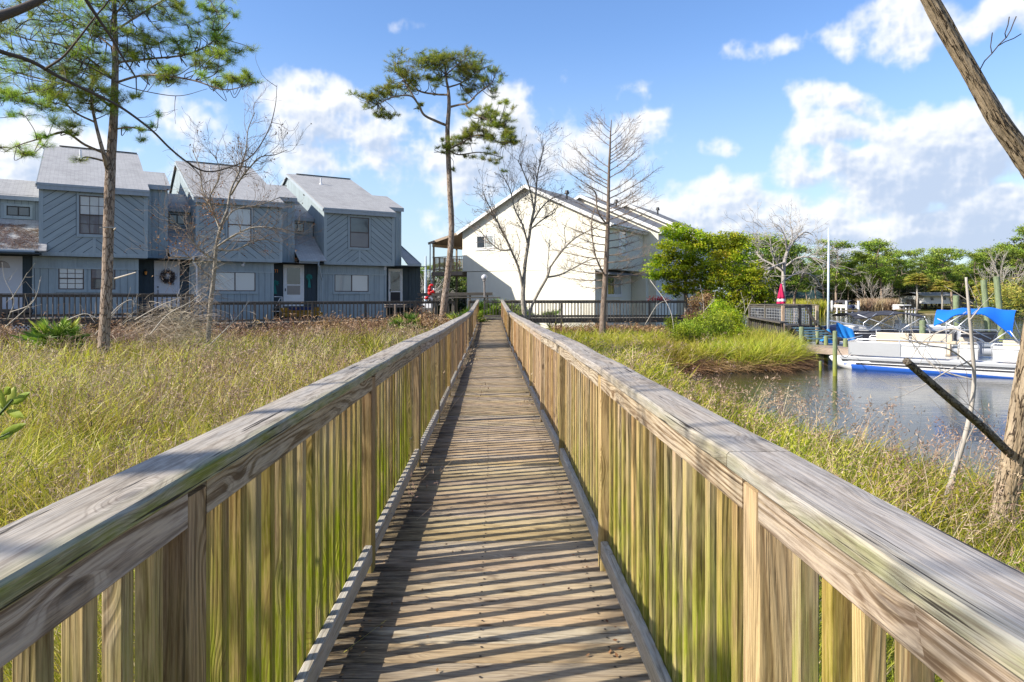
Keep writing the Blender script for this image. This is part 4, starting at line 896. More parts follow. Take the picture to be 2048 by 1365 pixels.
# ------------------------------------------------------------------ dark cross walkway in front of the houses
def walkway(path,zd,width,label,side_near=True,side_far=False,gap=None,name='wooden_walkway',mat='oldwood',railh=.93,pitch=.175):
    """path: list of (x,y); deck height zd; railing along the near edge (the camera side)"""
    base=(path[0][0],path[0][1],zd); T=empty(name,base,label,'walkway')
    dk=MB(); rm=MB(); pm=[]; bl=MB(); ba=[]
    for a,b in zip(path[:-1],path[1:]):
        a=np.array([a[0],a[1],zd]); b=np.array([b[0],b[1],zd]); L=np.linalg.norm(b-a); e=(b-a)/L; nv=np.array([-e[1],e[0],0])   # nv: away from camera
        n=int(L/.146)
        for i in range(n):
            c=a+e*(i+.5)*L/n; dk.beam(c+nv*0-np.array([0,0,.019]),c+nv*width-np.array([0,0,.019]),.139,.038,ch=0)
        rm.beam(a-nv*.02-np.array([0,0,.14]),b-nv*.02-np.array([0,0,.14]),.04,.19,ch=0)
        rm.beam(a+nv*(width+.02)-np.array([0,0,.14]),b+nv*(width+.02)-np.array([0,0,.14]),.04,.19,ch=0)
        for off,on in ((-.045,side_near),(width+.045,side_far)):
            if not on: continue
            A=a+nv*off; B=b+nv*off
            segs=[(0,L)]
            if gap and off<0:
                t0=np.dot(np.array([gap[0],A[1],zd])-A,e); t1=np.dot(np.array([gap[1],A[1],zd])-A,e)
                segs=[(0,min(max(t0,0),L)),(min(max(t1,0),L),L)]
            for (s0,s1) in segs:
                if s1-s0<.2: continue
                q0=A+e*s0; q1=A+e*s1; z=np.array([0,0,1.0])
                rm.beam(q0+z*railh,q1+z*railh,.14,.036); rm.beam(q0+z*(railh-.075),q1+z*(railh-.075),.036,.10,ch=0); rm.beam(q0+z*.12,q1+z*.12,.036,.09,ch=0)
                k=int((s1-s0)/pitch)
                for i in range(k+1):
                    c=q0+e*(i*pitch+.04)-nv*.036*np.sign(1 if off<0 else -1); ba.append((c-z*.14,c+z*(railh-.03)))
                np_=max(2,int((s1-s0)/2.3)+1)
                for i in range(np_):
                    c=q0+e*((s1-s0)*i/(np_-1)); pm.append((c-z*1.1,c+z*(railh-.02)))
        for i in range(int(L/2.3)+1):
            c=a+e*min(L,i*2.3)+nv*(width-.1); pm.append((c-np.array([0,0,1.2]),c-np.array([0,0,.24])))
    build(dk,'decking',M[mat],T); build(rm,'rails',M[mat],T)
    for (a,b) in pm:
        m_=MB(); m_.beam(a,b,.09,.09,up=(0,1,0)); build(m_,'post',M[mat],T)
    keep=100; 
    for i,(a,b) in enumerate(ba):
        tgt=MB() if i<keep else bl
        tgt.beam(a,b,.036,.036,up=(0,1,0),ch=0)
        if i<keep: build(tgt,'baluster',M[mat],T)
    if bl.n: tag(build(bl,'more_balusters',M[mat],T),kind='stuff')
    return T
pa=lambda px,y:((px-1024)/F*y,y)
walkway([pa(-160,23.4),pa(0,25.0),pa(385,28.3)],-.86,1.5,'upper dark weathered walkway with slatted railing across the front of the left townhouses')
walkway([pa(385,28.9),pa(830,33.6),(-1.9,36.0),(2.6,36.1),pa(1385,37.0)],-1.20,1.6,'lower dark weathered walkway with slatted railing joining the boardwalk end',gap=(axx(36)-.62,axx(36)+.62))
# far-side railing and inner fence in front of the cream house
mb=empty('picket_railing',(0,37.8,-1.2),'short weathered railing across the end of the boardwalk in front of the green plants','railing')
r=MB(); A=np.array([-1.55,37.75,0]); B=np.array([6.0,38.1,0]); z=np.array([0,0,1.])
r.beam(A+z*-.26,B+z*-.26,.12,.036); r.beam(A+z*-.35,B+z*-.35,.036,.09,ch=0); r.beam(A+z*-1.13,B+z*-1.13,.036,.12,ch=0)
build(r,'rails',M['oldwood'],mb)
for i in range(0,46):
    c=A+(B-A)*i/45; q=MB(); q.beam(c+z*-1.2,c+z*-.3,.036,.036,up=(0,1,0),ch=0); build(q,'baluster',M['oldwood'],mb)
# lattice skirts
def lattice(xf,w,h,label,mat='white',s=.10,t=.030):
    mb=MB(); poly=[(0,0),(w,0),(w,h),(0,h)]
    siding(mb,lambda x,y,hh:(x,-hh,y),poly,math.radians(45),s,s-t,.008); siding(mb,lambda x,y,hh:(x,-hh-.0085,y),poly,math.radians(135),s,s-t,.008)
    return tag(build(mb,'lattice_panel',M[mat],xf=xf),label,'lattice panel','white lattice panels under the walkways')
def plxf(p0,dirx): 
    d=np.array([dirx[0],dirx[1],0]); d/=np.linalg.norm(d); return frame_xf(p0,d,np.array([-d[1],d[0],0]))
for (px,y,z,w,h,lab) in ((1127,37.9,-2.3,1.05,.78,'white lattice panel under the walkway, the left one of the pair right of the boardwalk'),(1162,37.95,-2.3,1.0,.80,'white lattice panel under the walkway, the right one of the pair by the cone-shaped tree'),(1078,37.8,-2.35,.9,.55,'white lattice panel half hidden by grass just right of the boardwalk'),
      (20,27.8,-1.75,.75,.55,'white lattice panel under the walkway at the far left'),(88,28.3,-1.7,.8,.55,'white lattice panel under the walkway behind the palmetto'),(118,28.5,-1.7,1.0,.55,'white lattice panel under the walkway beside the pine trunk')):
    lattice(plxf(((px-1024)/F*y,y,z),(1,.35 if px<200 else .05)),w,h,lab)
# black sheets that paint in the shaded void under the walkways and houses
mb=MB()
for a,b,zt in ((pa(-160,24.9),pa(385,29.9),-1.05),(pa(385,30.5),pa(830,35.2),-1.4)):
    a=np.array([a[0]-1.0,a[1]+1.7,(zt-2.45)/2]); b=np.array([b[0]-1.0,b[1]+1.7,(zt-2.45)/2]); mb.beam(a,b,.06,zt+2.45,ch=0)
tag(build(mb,'void_shade_sheet',M['blackwood_and_void']),'black sheet painting in the shade under the walkways and blue townhouses','shade sheet')
z=np.array([0,0,1.0])
# globe lamp
L=empty('globe_lamp',P(970,606,38.6),'post lamp with a white frosted globe beside the cream house wall','lamp')
b=P(970,620,38.6); t=P(968.5,562,38.6)
q=MB(); q.tube([b,t],.055,10); q.tube([t,t+z*.05],[.11,.09],12); build(q,'lamp_post',plain('lamp_post_paint',(.22,.20,.19)),L)
q=MB(); c=P(968.5,555,38.6); a=np.linspace(-math.pi/2,math.pi/2,13); q.tube([c+z*.165*math.sin(v) for v in a],[max(.004,.165*math.cos(v)) for v in a],20,caps=False); build(q,'lamp_globe',plain('frosted_globe',(.62,.62,.66),.25,dirt=.25),L,smooth=True)
# red pipe valve
red=plain('red_enamel',(.55,.012,.015),.35,dirt=.1)
Vv=empty('pipe_valve',P(862,598,37.6),'bright red bent standpipe valve on the low platform','valve')
q=MB(); k=lambda px,py:P(px,py,37.6)
q.tube(curve([k(858,588),k(859,579),k(860,573),k(863,570.5),k(866,572)],4),.075,10); q.tube([k(856,579),k(863,579)],[.10,.10],10); q.tube([k(858,587),k(870,582)],.075,10); q.tube([k(866,584),k(869,583)],.12,10); q.tube([k(857,589),k(862,586)],.11,10)
build(q,'valve_body',red,Vv,smooth=True)
q=MB(); q.tube([k(868,581),k(869.5,580)],.11,12); build(q,'gauge',M['metal'],Vv)
Vv=empty('pipe_valve',P(855,600,37.3),'small red valve lying below the bent standpipe','valve')
k=lambda px,py:P(px,py,37.3)
q=MB(); q.tube([k(850,597),k(857,595.5)],.085,10); q.tube([k(852.5,597.5),k(852.5,593.5)],.05,8); build(q,'valve_body',red,Vv,smooth=True)
q=MB(); q.tube([k(857,596),k(862,597),k(864,600)],.05,8); build(q,'valve_pipe',M['metal'],Vv)
# low platform with bench planks behind the walkway
T=empty('timber_platform',P(900,600,38.0),'low weathered timber platform and bench planks behind the pine trunk','platform')
q=MB(); q.beam(P(836,588,39.2),P(985,586.5,39.2),.5,.08); q.beam(P(836,590,38.9),P(985,588.5,38.9),.05,.16,ch=0); q.beam(P(832,597.5,38.4),P(905,597,38.4),.35,.06); q.beam(P(904,595,38.4),P(1000,596,38.4),.35,.07)
build(q,'planks',M['oldwood'],T)
q=MB()
for px in (842,872,905,940,975): q=MB(); q.beam(P(px,589,39.0),P(px,630,39.0),.1,.1,up=(0,1,0)); build(q,'support',M['oldwood'],T)
# small wooden patio chair at the end townhouse
T=empty('patio_bench',P(790,630,34.4),'small reddish wooden bench by the end townhouse screen door','bench')
q=MB(); 
for zz in (610,614): q.beam(P(770,zz,34.5),P(812,zz,34.9),.3,.03)
build(q,'seat',M['dock'],T)
for px in (773,790,808):
    q=MB(); q.beam(P(px,609,34.5),P(px,632,34.5),.06,.06,up=(0,1,0)); build(q,'leg',M['dock'],T)
# potted red flowers on the walkway right
T=empty('flower_pots',P(1320,602,37.2),'red flowers in pots standing on the right part of the walkway railing','flowers')
q=MB(); n=240; pos=P(1318,599,37.0)+rng.normal(size=(n,3))*np.array([.28,.08,.07]); q.leaves(pos,.09,spread=2); build(q,'blossoms',leafmat('red_petal',[(0,(.5,.01,.01)),(1,(.75,.03,.03))],trans=.2),T)
q=MB(); q.tube([P(1312,607,37.0),P(1312,602,37.0)],[.09,.13],10); q.tube([P(1325,607,37.0),P(1325,602,37.0)],[.09,.13],10); build(q,'pot',plain('teal_pot',(.03,.08,.11)),T)
# ------------------------------------------------------------------ piers, boats, pilings
M['piling']=wood('green_treated_piling',(.26,.32,.17),(.15,.19,.09),(.30,.34,.24),.5,(.30,.30,.02),spread=.12)
M['hull']=plain('white_hull',(.74,.74,.74),.3,dirt=.25,coat=.3)
M['bluehull']=plain('blue_antifouling',(.03,.13,.55),.4,dirt=.15)
M['darkhull']=plain('dark_hull_panel',(.035,.035,.045),.35)
M['alu']=plain('brushed_aluminium',(.70,.71,.73),.32,metal=.55,dirt=.1)
M['seat']=plain('beige_vinyl',(.62,.53,.40),.5,dirt=.2)
M['navy']=plain('navy_cowling',(.02,.03,.08),.25,coat=.4)
M['bimini']=plain('bright_blue_canvas',(.005,.16,.68),.8,dirt=.08,scale=1.5)
M['bimini2']=plain('charcoal_canvas',(.045,.045,.055),.85,dirt=.1)
def piling(px,ytop,y,r,label,green=0.0,tilt=0,group='mooring pilings'):
    top=P(px,ytop,y); b=np.array([top[0]+tilt,y,WZ-.8])
    q=MB(); n=10; pts=[b+(top-b)*t for t in np.linspace(0,1,n)]
    al=[max(0,min(1,(WZ+.9-p[2])*1.2)) for p in pts]
    q.tube(pts,r,14,rnd=.4,alg=np.repeat(al,14)); q.tube([top-np.array([0,0,.005]),top+np.array([0,0,.012])],[r*1.005,r*.8],14,rnd=.2)
    return tag(build(q,'piling',M['piling']),label,'piling',group)
piling(1670,663,20.0,.062,'grey-green piling at the end of the narrow pier, left of the pontoon boat bow')
piling(1691,678,23.4,.075,'short yellow-green stub piling just behind the pier end')
piling(1652,673,24.4,.07,'short dark piling behind the pier, right of the stairs')
piling(1635,664,26.5,.06,'thin dark piling behind the pier near the sailboat')
piling(1603,655,25.0,.085,'dark piling standing in front of the pier stairs')
piling(1641,723,21.4,.045,'broken short piling standing alone in the water below the pier')
piling(1702,652,34,.08,'short green piling in the water beyond the dark-topped boat, its left side')
piling(1845,642,26.0,.105,'green piling between the two pontoon boats')
piling(1912,592,30.0,.12,'tall thick green piling behind the blue canopy, leftmost of three',tilt=.05)
piling(1967,561,30.5,.12,'tall green piling behind the blue canopy, middle of three',tilt=.35)
piling(1993,554,30.0,.125,'tallest green piling behind the blue canopy, rightmost of three',tilt=.35)
# narrow pier
T=empty('pier',(10,24.6,-1.9),'narrow wooden finger pier running from the bank to the pontoon boat','pier')
a=np.array([9.6,24.5,-1.78]); b=np.array([11.35,21.9,-1.76]); e=(b-a)/np.linalg.norm(b-a); nv=np.array([-e[1],e[0],0]); 
b=a+e*3.2
q=MB()
for i in range(22): c=a+e*(.07+i*.146); q.beam(c,c+nv*1.15,.138,.036,ch=0)
build(q,'decking',M['dock'],T)
for off in (-.02,1.17):
    q=MB(); q.beam(a+nv*off-np.array([0,0,.10]),b+nv*off-np.array([0,0,.10]),.05,.20,ch=0); build(q,'edge_beam',M['dock'],T)
# platform with railing and wire panels, stairs
T=empty('dock_platform',P(1560,690,30),'weathered raised dock platform with wire-panelled railing behind the shrubs','platform')
A=P(1500,650,31.5); A[2]=-1.28; B=P(1566,650,28.8); B[2]=-1.28; Cc=P(1634,650,29.8); Cc[2]=-1.28
bk=(Cc-B); D_=A+bk
q=MB(); q.faces([A,B,Cc,D_,A-[0,0,.2],B-[0,0,.2],Cc-[0,0,.2],D_-[0,0,.2]],[(0,1,2,3),(7,6,5,4),(0,4,5,1),(1,5,6,2),(2,6,7,3),(3,7,4,0)]); build(q,'platform_floor',M['oldwood'],T)
def wirepanel(p0,p1,T,z0=.08,z1=.80,s=.125):
    q=MB(); L=np.linalg.norm(p1-p0); e=(p1-p0)/L; zz=np.array([0,0,1.])
    n=int(L/s)
    for i in range(n+1): q.beam(p0+e*i*L/n+zz*z0,p0+e*i*L/n+zz*z1,.014,.014,up=(0,1,0),ch=0)
    for j in range(int((z1-z0)/s)+1): q.beam(p0+zz*(z0+j*s),p1+zz*(z0+j*s),.014,.014,ch=0)
    build(q,'wire_panel',M['alu'],T)
for p0,p1 in ((A,B),(B,B+bk*.48),(B+bk*.5,B+bk*.8),(Cc,D_),(A,D_)):
    wirepanel(p0,p1,T); q=MB(); zz=np.array([0,0,1.]); q.beam(p0+zz*.88,p1+zz*.88,.13,.04); q.beam(p0+zz*.80,p1+zz*.80,.04,.09,ch=0); build(q,'rail',M['oldwood'],T)
for p in (A,(A+B)/2,B,B+bk*.48,B+bk*.8,Cc,D_,(A+D_)/2):
    q=MB(); q.beam(p-np.array([0,0,1.6]),p+np.array([0,0,.86]),.11,.11,up=(0,1,0)); build(q,'post',M['tanwood'] if abs(p[0]-B[0])<.1 or abs(p[0]-Cc[0])<.1 else M['oldwood'],T)
# lower landing with pickets
T=empty('landing_railing',P(1530,640,28),'low weathered landing edge with short vertical pickets under the platform','railing')
a=P(1497,633.5,28.6); b=P(1568,646,27.2); q=MB(); q.beam(a,b,.5,.05); build(q,'cap_rail',M['oldwood'],T)
for i in range(17):
    c=a+(b-a)*(i+.3)/17; q=MB(); q.beam(c-np.array([0,0,.02]),c-np.array([0,0,.62]),.075,.03,up=(0,1,0)); build(q,'picket',M['oldwood'],T)
T=empty('stairs',P(1600,690,27.5),'black open stairs leading down from the platform to the pier','stairs')
s0=P(1576,656,28.2); s1=P(1612,684,26.0)
for off in (0,1.25):
    o=np.array([off,.0,0]); q=MB(); q.beam(s0+o,s1+o,.05,.24,ch=0); build(q,'stringer',M['blackwood_and_void'],T)
for i in range(5):
    c=s0+(s1-s0)*(i+.6)/5.2; q=MB(); q.beam(c+np.array([.03,0,.05]),c+np.array([1.22,0,.05]),.24,.04,ch=0); build(q,'tread',plain('teal_grey_tread',(.10,.20,.26)) if i==0 else bpy.data.materials['teal_grey_tread'],T)
q=MB(); a=P(1612,616,29.0); b=P(1633,650,27.6); q.beam(a,b,.05,.12,ch=0); build(q,'hand_rail',M['blackwood_and_void'],T)
q=MB(); b=P(1624,641,28.2); q.beam(b+np.array([.2,0,0]),b+np.array([.2,0,-1.0]),.09,.09,up=(0,1,0)); build(q,'newel_post',M['tanwood'],T)
# closed umbrella
T=empty('patio_umbrella',P(1563,650,30.2),'closed crimson patio umbrella with a white hem standing on the dock platform','umbrella')
crim=plain('crimson_canvas',(.50,.01,.08),.8,dirt=.15); q=MB()
def ucone(z0,z1,r0,r1,mat,name):
    q=MB(); k=20; c0=P(1562.5,608,30.2); V=[];n=6
    for i in range(n+1):
        t=i/n
        for j in range(k): 
            a_=2*math.pi*j/k; r=(r0+(r1-r0)*t)*(1+.22*math.cos(a_*5+t)); V.append((c0[0]+r*math.cos(a_),c0[1]+r*math.sin(a_),z0+(z1-z0)*t))
    fs=[(i*k+j,i*k+(j+1)%k,(i+1)*k+(j+1)%k,(i+1)*k+j) for i in range(n) for j in range(k)]; fs.append(tuple(range(k-1,-1,-1))); fs.append(tuple(range(n*k,(n+1)*k))); q.faces(V,fs); build(q,name,mat,T,smooth=True)
zt=P(0,568,30.2)[2]; zb=P(0,607,30.2)[2]
ucone(zb+.20,zt,.15,.03,crim,'canopy'); ucone(zb+.08,zb+.20,.16,.155,M['white'],'hem'); ucone(zb-.02,zb+.08,.17,.16,crim,'hem_edge')
q=MB(); c0=P(1562.5,608,30.2); q.tube([(c0[0],c0[1],-1.28),(c0[0],c0[1],zt+.06)],.02,8); build(q,'pole',M['metal'],T)
T=empty('covered_grill',P(1545,645,30.5),'dark covered grill standing behind the wire panels of the platform','grill')
q=MB(); c=P(1540,640,31.0); q.tube([(c[0],c[1],-1.27),(c[0],c[1],-.9),(c[0],c[1],-.62),(c[0],c[1],-.45)],[.36,.40,.36,.15],10); build(q,'cover',M['black'],T,smooth=True)
q=MB(); c=P(1520,640,31.6); q.tube([(c[0],c[1],-1.27),(c[0],c[1],-.8),(c[0],c[1],-.6)],[.3,.33,.2],8); build(q,'side_cover',M['black'],T,smooth=True)

def bxf(O,e):
    e=np.array([e[0],e[1],0.]); e/=np.linalg.norm(e); return frame_xf(O,e,np.array([-e[1],e[0],0]))   # s along, w away to the left of travel
def pontoon(O,e,L,label,xf,deck,scheme,bim,s_b,seats):
    T=empty('pontoon_boat',xf([(L/2,1.2,WZ)])[0],label,'boat','pontoon boats')
    def part(fn,name,mat,**kw): q=MB(); fn(q); return build(q,name,mat,T,xf=xf,**kw)
    for w in (.32,2.15):
        def tube_(q,w=w):
            ss=[-.55,-.45,-.2,.15,.6,1.2,L-.2,L]; r=[.03,.10,.20,.28,.31,.31,.31,.29]; zc=[WZ+.34,WZ+.30,WZ+.22,WZ+.15,WZ+.13,WZ+.13,WZ+.13,WZ+.13]
            q.tube([(s,w,z) for s,z in zip(ss,zc)],r,20)
        part(tube_,'pontoon',M['hull'],smooth=True)
    if scheme=='white':
        def blue_(q):
            n=24
            for i in range(n):
                s0=-.50+i*(L*.72)/n; s1=-.50+(i+1)*(L*.72)/n; t0=i/n; t1=(i+1)/n
                def pr(s,t): 
                    r=np.interp(s,[-.55,-.45,-.2,.15,.6],[.03,.10,.20,.28,.31])+.004; zc=np.interp(s,[-.55,-.45,-.2,.15,.6],[WZ+.34,WZ+.30,WZ+.22,WZ+.15,WZ+.13]); top=np.interp(t,[0,.06,1],[WZ+.30,WZ+.17,WZ+.015])
                    o=[]
                    for zz in np.linspace(WZ-.02,max(top,WZ-.019),4):
                        dz=np.clip((zz-zc)/r,-1,1); o.append((s,.32-r*math.sqrt(max(0,1-dz*dz)),zc+dz*r))
                    return o
                A_=pr(s0,t0);B_=pr(s1,t1)
                for j in range(3): q.faces([A_[j],B_[j],B_[j+1],A_[j+1]],[(0,1,2,3)])
        part(blue_,'waterline_stripe',M['bluehull'],smooth=True)
    part(lambda q:(q.box(-.12,L,.02,2.46,deck-.09,deck)),'deck',M['alu'] if scheme!='white' else M['hull'])
    part(lambda q:(q.box(-.18,L,-.005,.015,deck-.10,deck-.02),q.box(-.18,-.125,.02,2.46,deck-.10,deck-.02)),'deck_edge_trim',M['alu'])
    fh=.56
    pm=M['hull'] if scheme=='white' else M['darkhull']
    gates=[(0.28,2.75),(3.05,3.55),(3.85,L-.1)] if scheme=='white' else [(.2,2.0),(2.1,4.2),(4.3,L-.2)]
    for (s0,s1) in gates:
        for w in (.06,2.40):
            part(lambda q:q.box(s0+.03,s1-.03,w-.006,w+.006,deck+.07,deck+fh-.06),'side_panel',pm)
            def rail_(q):
                pts=[(s0,w,deck+.03),(s0,w,deck+fh-.07),(s0+.06,w,deck+fh),(s1-.06,w,deck+fh),(s1,w,deck+fh-.07),(s1,w,deck+.03)]
                q.tube(pts,.018,8); q.tube([(s0,w-.008,deck+.05),(s1,w-.008,deck+.05)],.014,6)
                n=max(1,int((s1-s0)/.9))
                for i in range(1,n): x=s0+(s1-s0)*i/n; q.tube([(x,w-.012,deck+.03),(x,w-.012,deck+fh)],.013,6)
                q.tube([(s0,w-.012,deck+fh*.72),(s1,w-.012,deck+fh*.72)],.010,6)
            part(rail_,'fence_rail',M['alu'],smooth=True)
    if scheme=='white':
        part(lambda q:q.box(.10,1.55,.030,.040,deck+.05,deck+fh-.10),'silver_panel',M['alu'])
        part(lambda q:(q.tube([(.05,.06,deck+fh-.02),(.05,2.4,deck+fh-.02)],.018,8),q.box(.06,.075,.1,2.38,deck+.05,deck+fh-.08)),'bow_fence',M['alu'])
        def rub(q):
            q.tube([(.7,.0,deck-.14),(L,.0,deck-.14)],.012,6); q.box(.3,L,-.004,.02,deck-.24,deck-.20)
        part(rub,'rub_strake',M['darkhull'])
        for k in range(3):
            q=MB(); 
            from_s=.2+k*.0
    for (s0,s1,w0,w1,h) in seats:
        def seat_(q):
            q.beam(((s0),(w0+w1)/2,deck+.22),((s1),(w0+w1)/2,deck+.22),abs(w1-w0),.40,ch=.06)
            q.beam((s0,w0+.09,deck+h-.14),(s1,w0+.09,deck+h-.14),.16,.30,ch=.06)
        part(seat_,'seat',M['seat'] if scheme=='white' else M['hull'])
    def console(q):
        s0=L*.62; q.beam((s0,1.6,deck+.35),(s0+.55,1.6,deck+.35),.6,.70,ch=.08); q.tube([(s0-.12,1.45+.16*math.cos(t),deck+.72+.16*math.sin(t)) for t in np.linspace(0,6.283,14)],.014,6)
    part(console,'console',M['hull'])
    # sagging fabric seams and clutter
    part(lambda q:(q.tube([(L*.40,.55,deck+.02),(L*.40,.55,deck+.50)],.05,8),q.beam((L*.40-.22,.55,deck+.52),(L*.40+.22,.55,deck+.52),.42,.10,ch=.04),q.beam((L*.40-.2,.55,deck+.55),(L*.40-.2,.55,deck+.92),.42,.08,up=(1,0,0),ch=.03)),'helm_chair',M['seat'] if scheme=='white' else M['hull'])
    # folding top: curved canvas on hoops
    b0,b1,hz_,arch,dropn,mat=bim
    def canvas(q):
        nu,nw=22,15; V=[]
        for layer in (0,-.022):
            for i in range(nu):
                t=i/(nu-1); s=b0+(b1-b0)*t
                for j in range(nw):
                    w=-.02+2.5*j/(nw-1); u_=2*j/(nw-1)-1
                    z=hz_-arch*abs(u_)**2.2*(.55+.45*math.cos(t*3.1))-.05*math.sin(t*math.pi*3)**2-(.10*(1-t)**3)
                    z-=dropn*(max(0,-u_)**1.6)*(max(0,t-.45)/.55)**1.8+dropn*.35*(max(0,-u_)**1.6)*max(0,.25-t)/.25
                    z-= .10*max(0,(t-.6)/.4)**2
                    V.append((s+.10*u_*(t-.3),w,z+layer))
        N_=nu*nw; fs=[]
        for i in range(nu-1):
            for j in range(nw-1):
                a_=i*nw+j; fs.append((a_,a_+nw,a_+nw+1,a_+1)); fs.append((a_+N_,a_+1+N_,a_+nw+1+N_,a_+nw+N_))
        q.faces(V,fs)
    part(canvas,'canopy',mat,smooth=True)
    for w_ in (.02,2.44):
      def poles(q):
        for w in (w_,):
            m0=(b0+b1)/2+.1
            zt=hz_-arch*.6
            q.tube([(b0+.12,w,zt-dropn*.30),(m0+.25,w,deck+fh)],.017,8); q.tube([(b0+.85,w,zt),(b0+.35,w,zt-.38),(b0+.35,w,deck+fh)],.017,8)
            q.tube([(b1-.15,w,zt-dropn*.75 if w<1 else zt-.1),(m0+.3,w,deck+fh)],.018,8); q.tube([(b1-.12,w,zt-dropn*.75 if w<1 else zt-.1),(b1+.12,w,deck+fh)],.016,8); q.tube([(m0,w,zt+.05),(m0-.9,w,deck+fh)],.012,6)
      part(poles,'canopy_frame',M['alu'],smooth=True)
    def motor(q,s):
        q.beam((s,1.23,deck+.50),(s+.50,1.23,deck+.42),.34,.40,ch=.12)
    if scheme!='white':
        part(lambda q:(q.beam((-.55,1.23,deck+.42),(-.02,1.23,deck+.50),.36,.44,ch=.14)),'outboard_cowling',M['navy'])
        part(lambda q:(q.beam((-.42,1.23,deck+.25),(-.52,1.23,WZ-.3),.12,.2,up=(0,1,0),ch=.03)),'outboard_leg',M['alu'])
    return T
def mooring(p,q_,label):
    a=P(*p); b=P(*q_); pts=[a+(b-a)*t-np.array([0,0,.25*math.sin(math.pi*t)]) for t in np.linspace(0,1,9)]
    m_=MB(); m_.tube(pts,.012,5); tag(build(m_,'mooring_rope',plain('pale_rope',(.5,.48,.42),.9) if 'pale_rope' not in bpy.data.materials else bpy.data.materials['pale_rope'],smooth=True),label,'rope')
mooring((1672,690,20.0),(1702,706,21.7),'slack rope from the grey-green piling to the white pontoon boat bow')
mooring((1845,672,26),(1862,684,27.3),'rope from the piling between the boats to the dark pontoon boat')
x1b=bxf((10.75,22.0,0),(3.6,-2.75))
b1=pontoon(None,None,7.6,'white pontoon boat with a blue waterline stripe and bright blue canopy, nearest the bank',x1b,-1.94,'white',(2.40,4.40,-.34,.22,.70,M['bimini']),None,[(.6,1.55,1.7,2.3,.70),(1.65,2.7,1.7,2.3,.70),(2.95,3.4,1.6,2.2,.62),(4.1,5.0,.7,1.3,.62),(5.3,7.2,1.6,2.3,.62)])
x2b=bxf((13.6,27.6,0),(1,-.10))
pontoon(None,None,5.9,'pontoon boat with dark side panels and a charcoal canopy, moored behind the white one',x2b,-1.92,'dark',(.25,3.05,-.62,.16,.14,M['bimini2']),None,[(.2,1.4,.35,.9,.66),(2.0,2.5,.4,.95,.78),(3.6,5.2,1.7,2.3,.62),(.2,1.4,1.6,2.2,.66)])
# sailboat
T=empty('sailboat',P(1665,690,27.5),'small white sailboat with a tall bare mast and blue sail cover beside the pier','boat')
q=MB(); c=P(1663,600,27.2); X0,Y0=c[0],27.2
ss=np.linspace(0,1,12); V=[];k=9
for t in ss:
    hw=.75*math.sin(math.pi*min(1,.18+t*.82))**.7*(1 if t<1 else .02); 
    for j in range(k):
        a_=math.pi*j/(k-1); V.append((X0-1.2+t*3.6,Y0+.3+hw*math.cos(a_)*1.0,WZ+.42+.10*t-.55*math.sin(a_)*(.6+.4*math.sin(math.pi*t))))
fs=[(i*k+j,i*k+j+1,(i+1)*k+j+1,(i+1)*k+j) for i in range(11) for j in range(k-1)]+[(i*k+k-1,i*k,(i+1)*k,(i+1)*k+k-1) for i in range(11)]
q.faces(V,fs); build(q,'hull',M['hull'],T)
q=MB(); q.tube([(X0,Y0+.3,WZ+.4),(X0+.03,Y0+.3,P(0,455,27.2)[2])],[.05,.032],10); build(q,'mast',plain('pale_mast',(.60,.68,.75),.35,dirt=.1),T,smooth=True)
q=MB(); q.tube([(X0+.03,Y0+.3,WZ+1.35),(X0+1.5,Y0+.3,WZ+1.1)],.03,8); build(q,'boom',M['alu'],T)
q=MB()
n=10
for (side) in (-1,1):
    V=[];
    for i in range(n+1):
        t=i/n; s_=X0+.35+.62*t; zt=WZ+1.28-.28*t
        for j in range(5): u_=j/4; V.append((s_+.12*u_,Y0+.3+side*(.05+.22*u_+.05*math.sin(t*9)*u_),zt-(.50+.22*t+.05*math.sin(t*14))*u_))
    q.faces(V,[(i*5+j,(i+1)*5+j,(i+1)*5+j+1,i*5+j+1) for i in range(n) for j in range(4)])
build(q,'sail_cover',plain('sky_blue_canvas',(.02,.25,.68),.75,dirt=.1),T,smooth=True)
q=MB(); q.tube([(X0,Y0+.28,WZ+1.0),(X0,Y0+.28,WZ+.62),(X0-.05,Y0+.28,WZ+.45)],[.06,.22,.32],8); build(q,'mast_boot',bpy.data.materials['sky_blue_canvas'],T)
# mast of a boat seen between the houses
T=empty('sailboat',P(851,600,58),'distant sailboat mast with spreaders seen between the blue and cream houses','boat')
q=MB(); q.tube([P(851,612,58),P(851.5,513,58)],[.13,.07],8); q.tube([P(843,541.5,58),P(860,541.5,58)],.03,6); build(q,'mast',bpy.data.materials['pale_mast'],T)
q=MB(); q.tube([P(836,618,58),P(845,616,58),P(870,616,58)],[.05,.5,.45],8); build(q,'hull',M['hull'],T)

# ------------------------------------------------------------------ far shore
def farbox(T,name,mat,x0,x1,y0,y1,d0,d1):
    a=P(x0,y1,d0); b=P(x1,y0,d0); q=MB(); q.box(a[0],b[0],d0,d1,a[2],b[2]); return build(q,name,mat,T)
T=empty('shore_house',P(1880,612,97),'small white low house with a grey roof across the lake behind the palms','house')
farbox(T,'wall',M['white'],1847,1918,591.5,608,97,103)
a=P(1844,592,96.4); b=P(1921,588,96.4); q=MB(); q.faces([(a[0],96.2,a[2]),(b[0],96.2,a[2]),(b[0],99.5,a[2]+.5),(a[0],99.5,a[2]+.5),(a[0],103.5,a[2]),(b[0],103.5,a[2])],[(0,1,2,3),(3,2,5,4)]); build(q,'roof',plain('pale_metal_roof',(.38,.37,.37)),T)
for (x0,x1,y0,y1) in ((1862,1867,595,601),(1887,1892,594,600),(1900,1905,595,602)):
    farbox(T,'window',M['glass'],x0,x1,y0,y1,96.93,96.99)
farbox(T,'door',M['bluedark'],1908,1912,595,607,96.92,96.99)
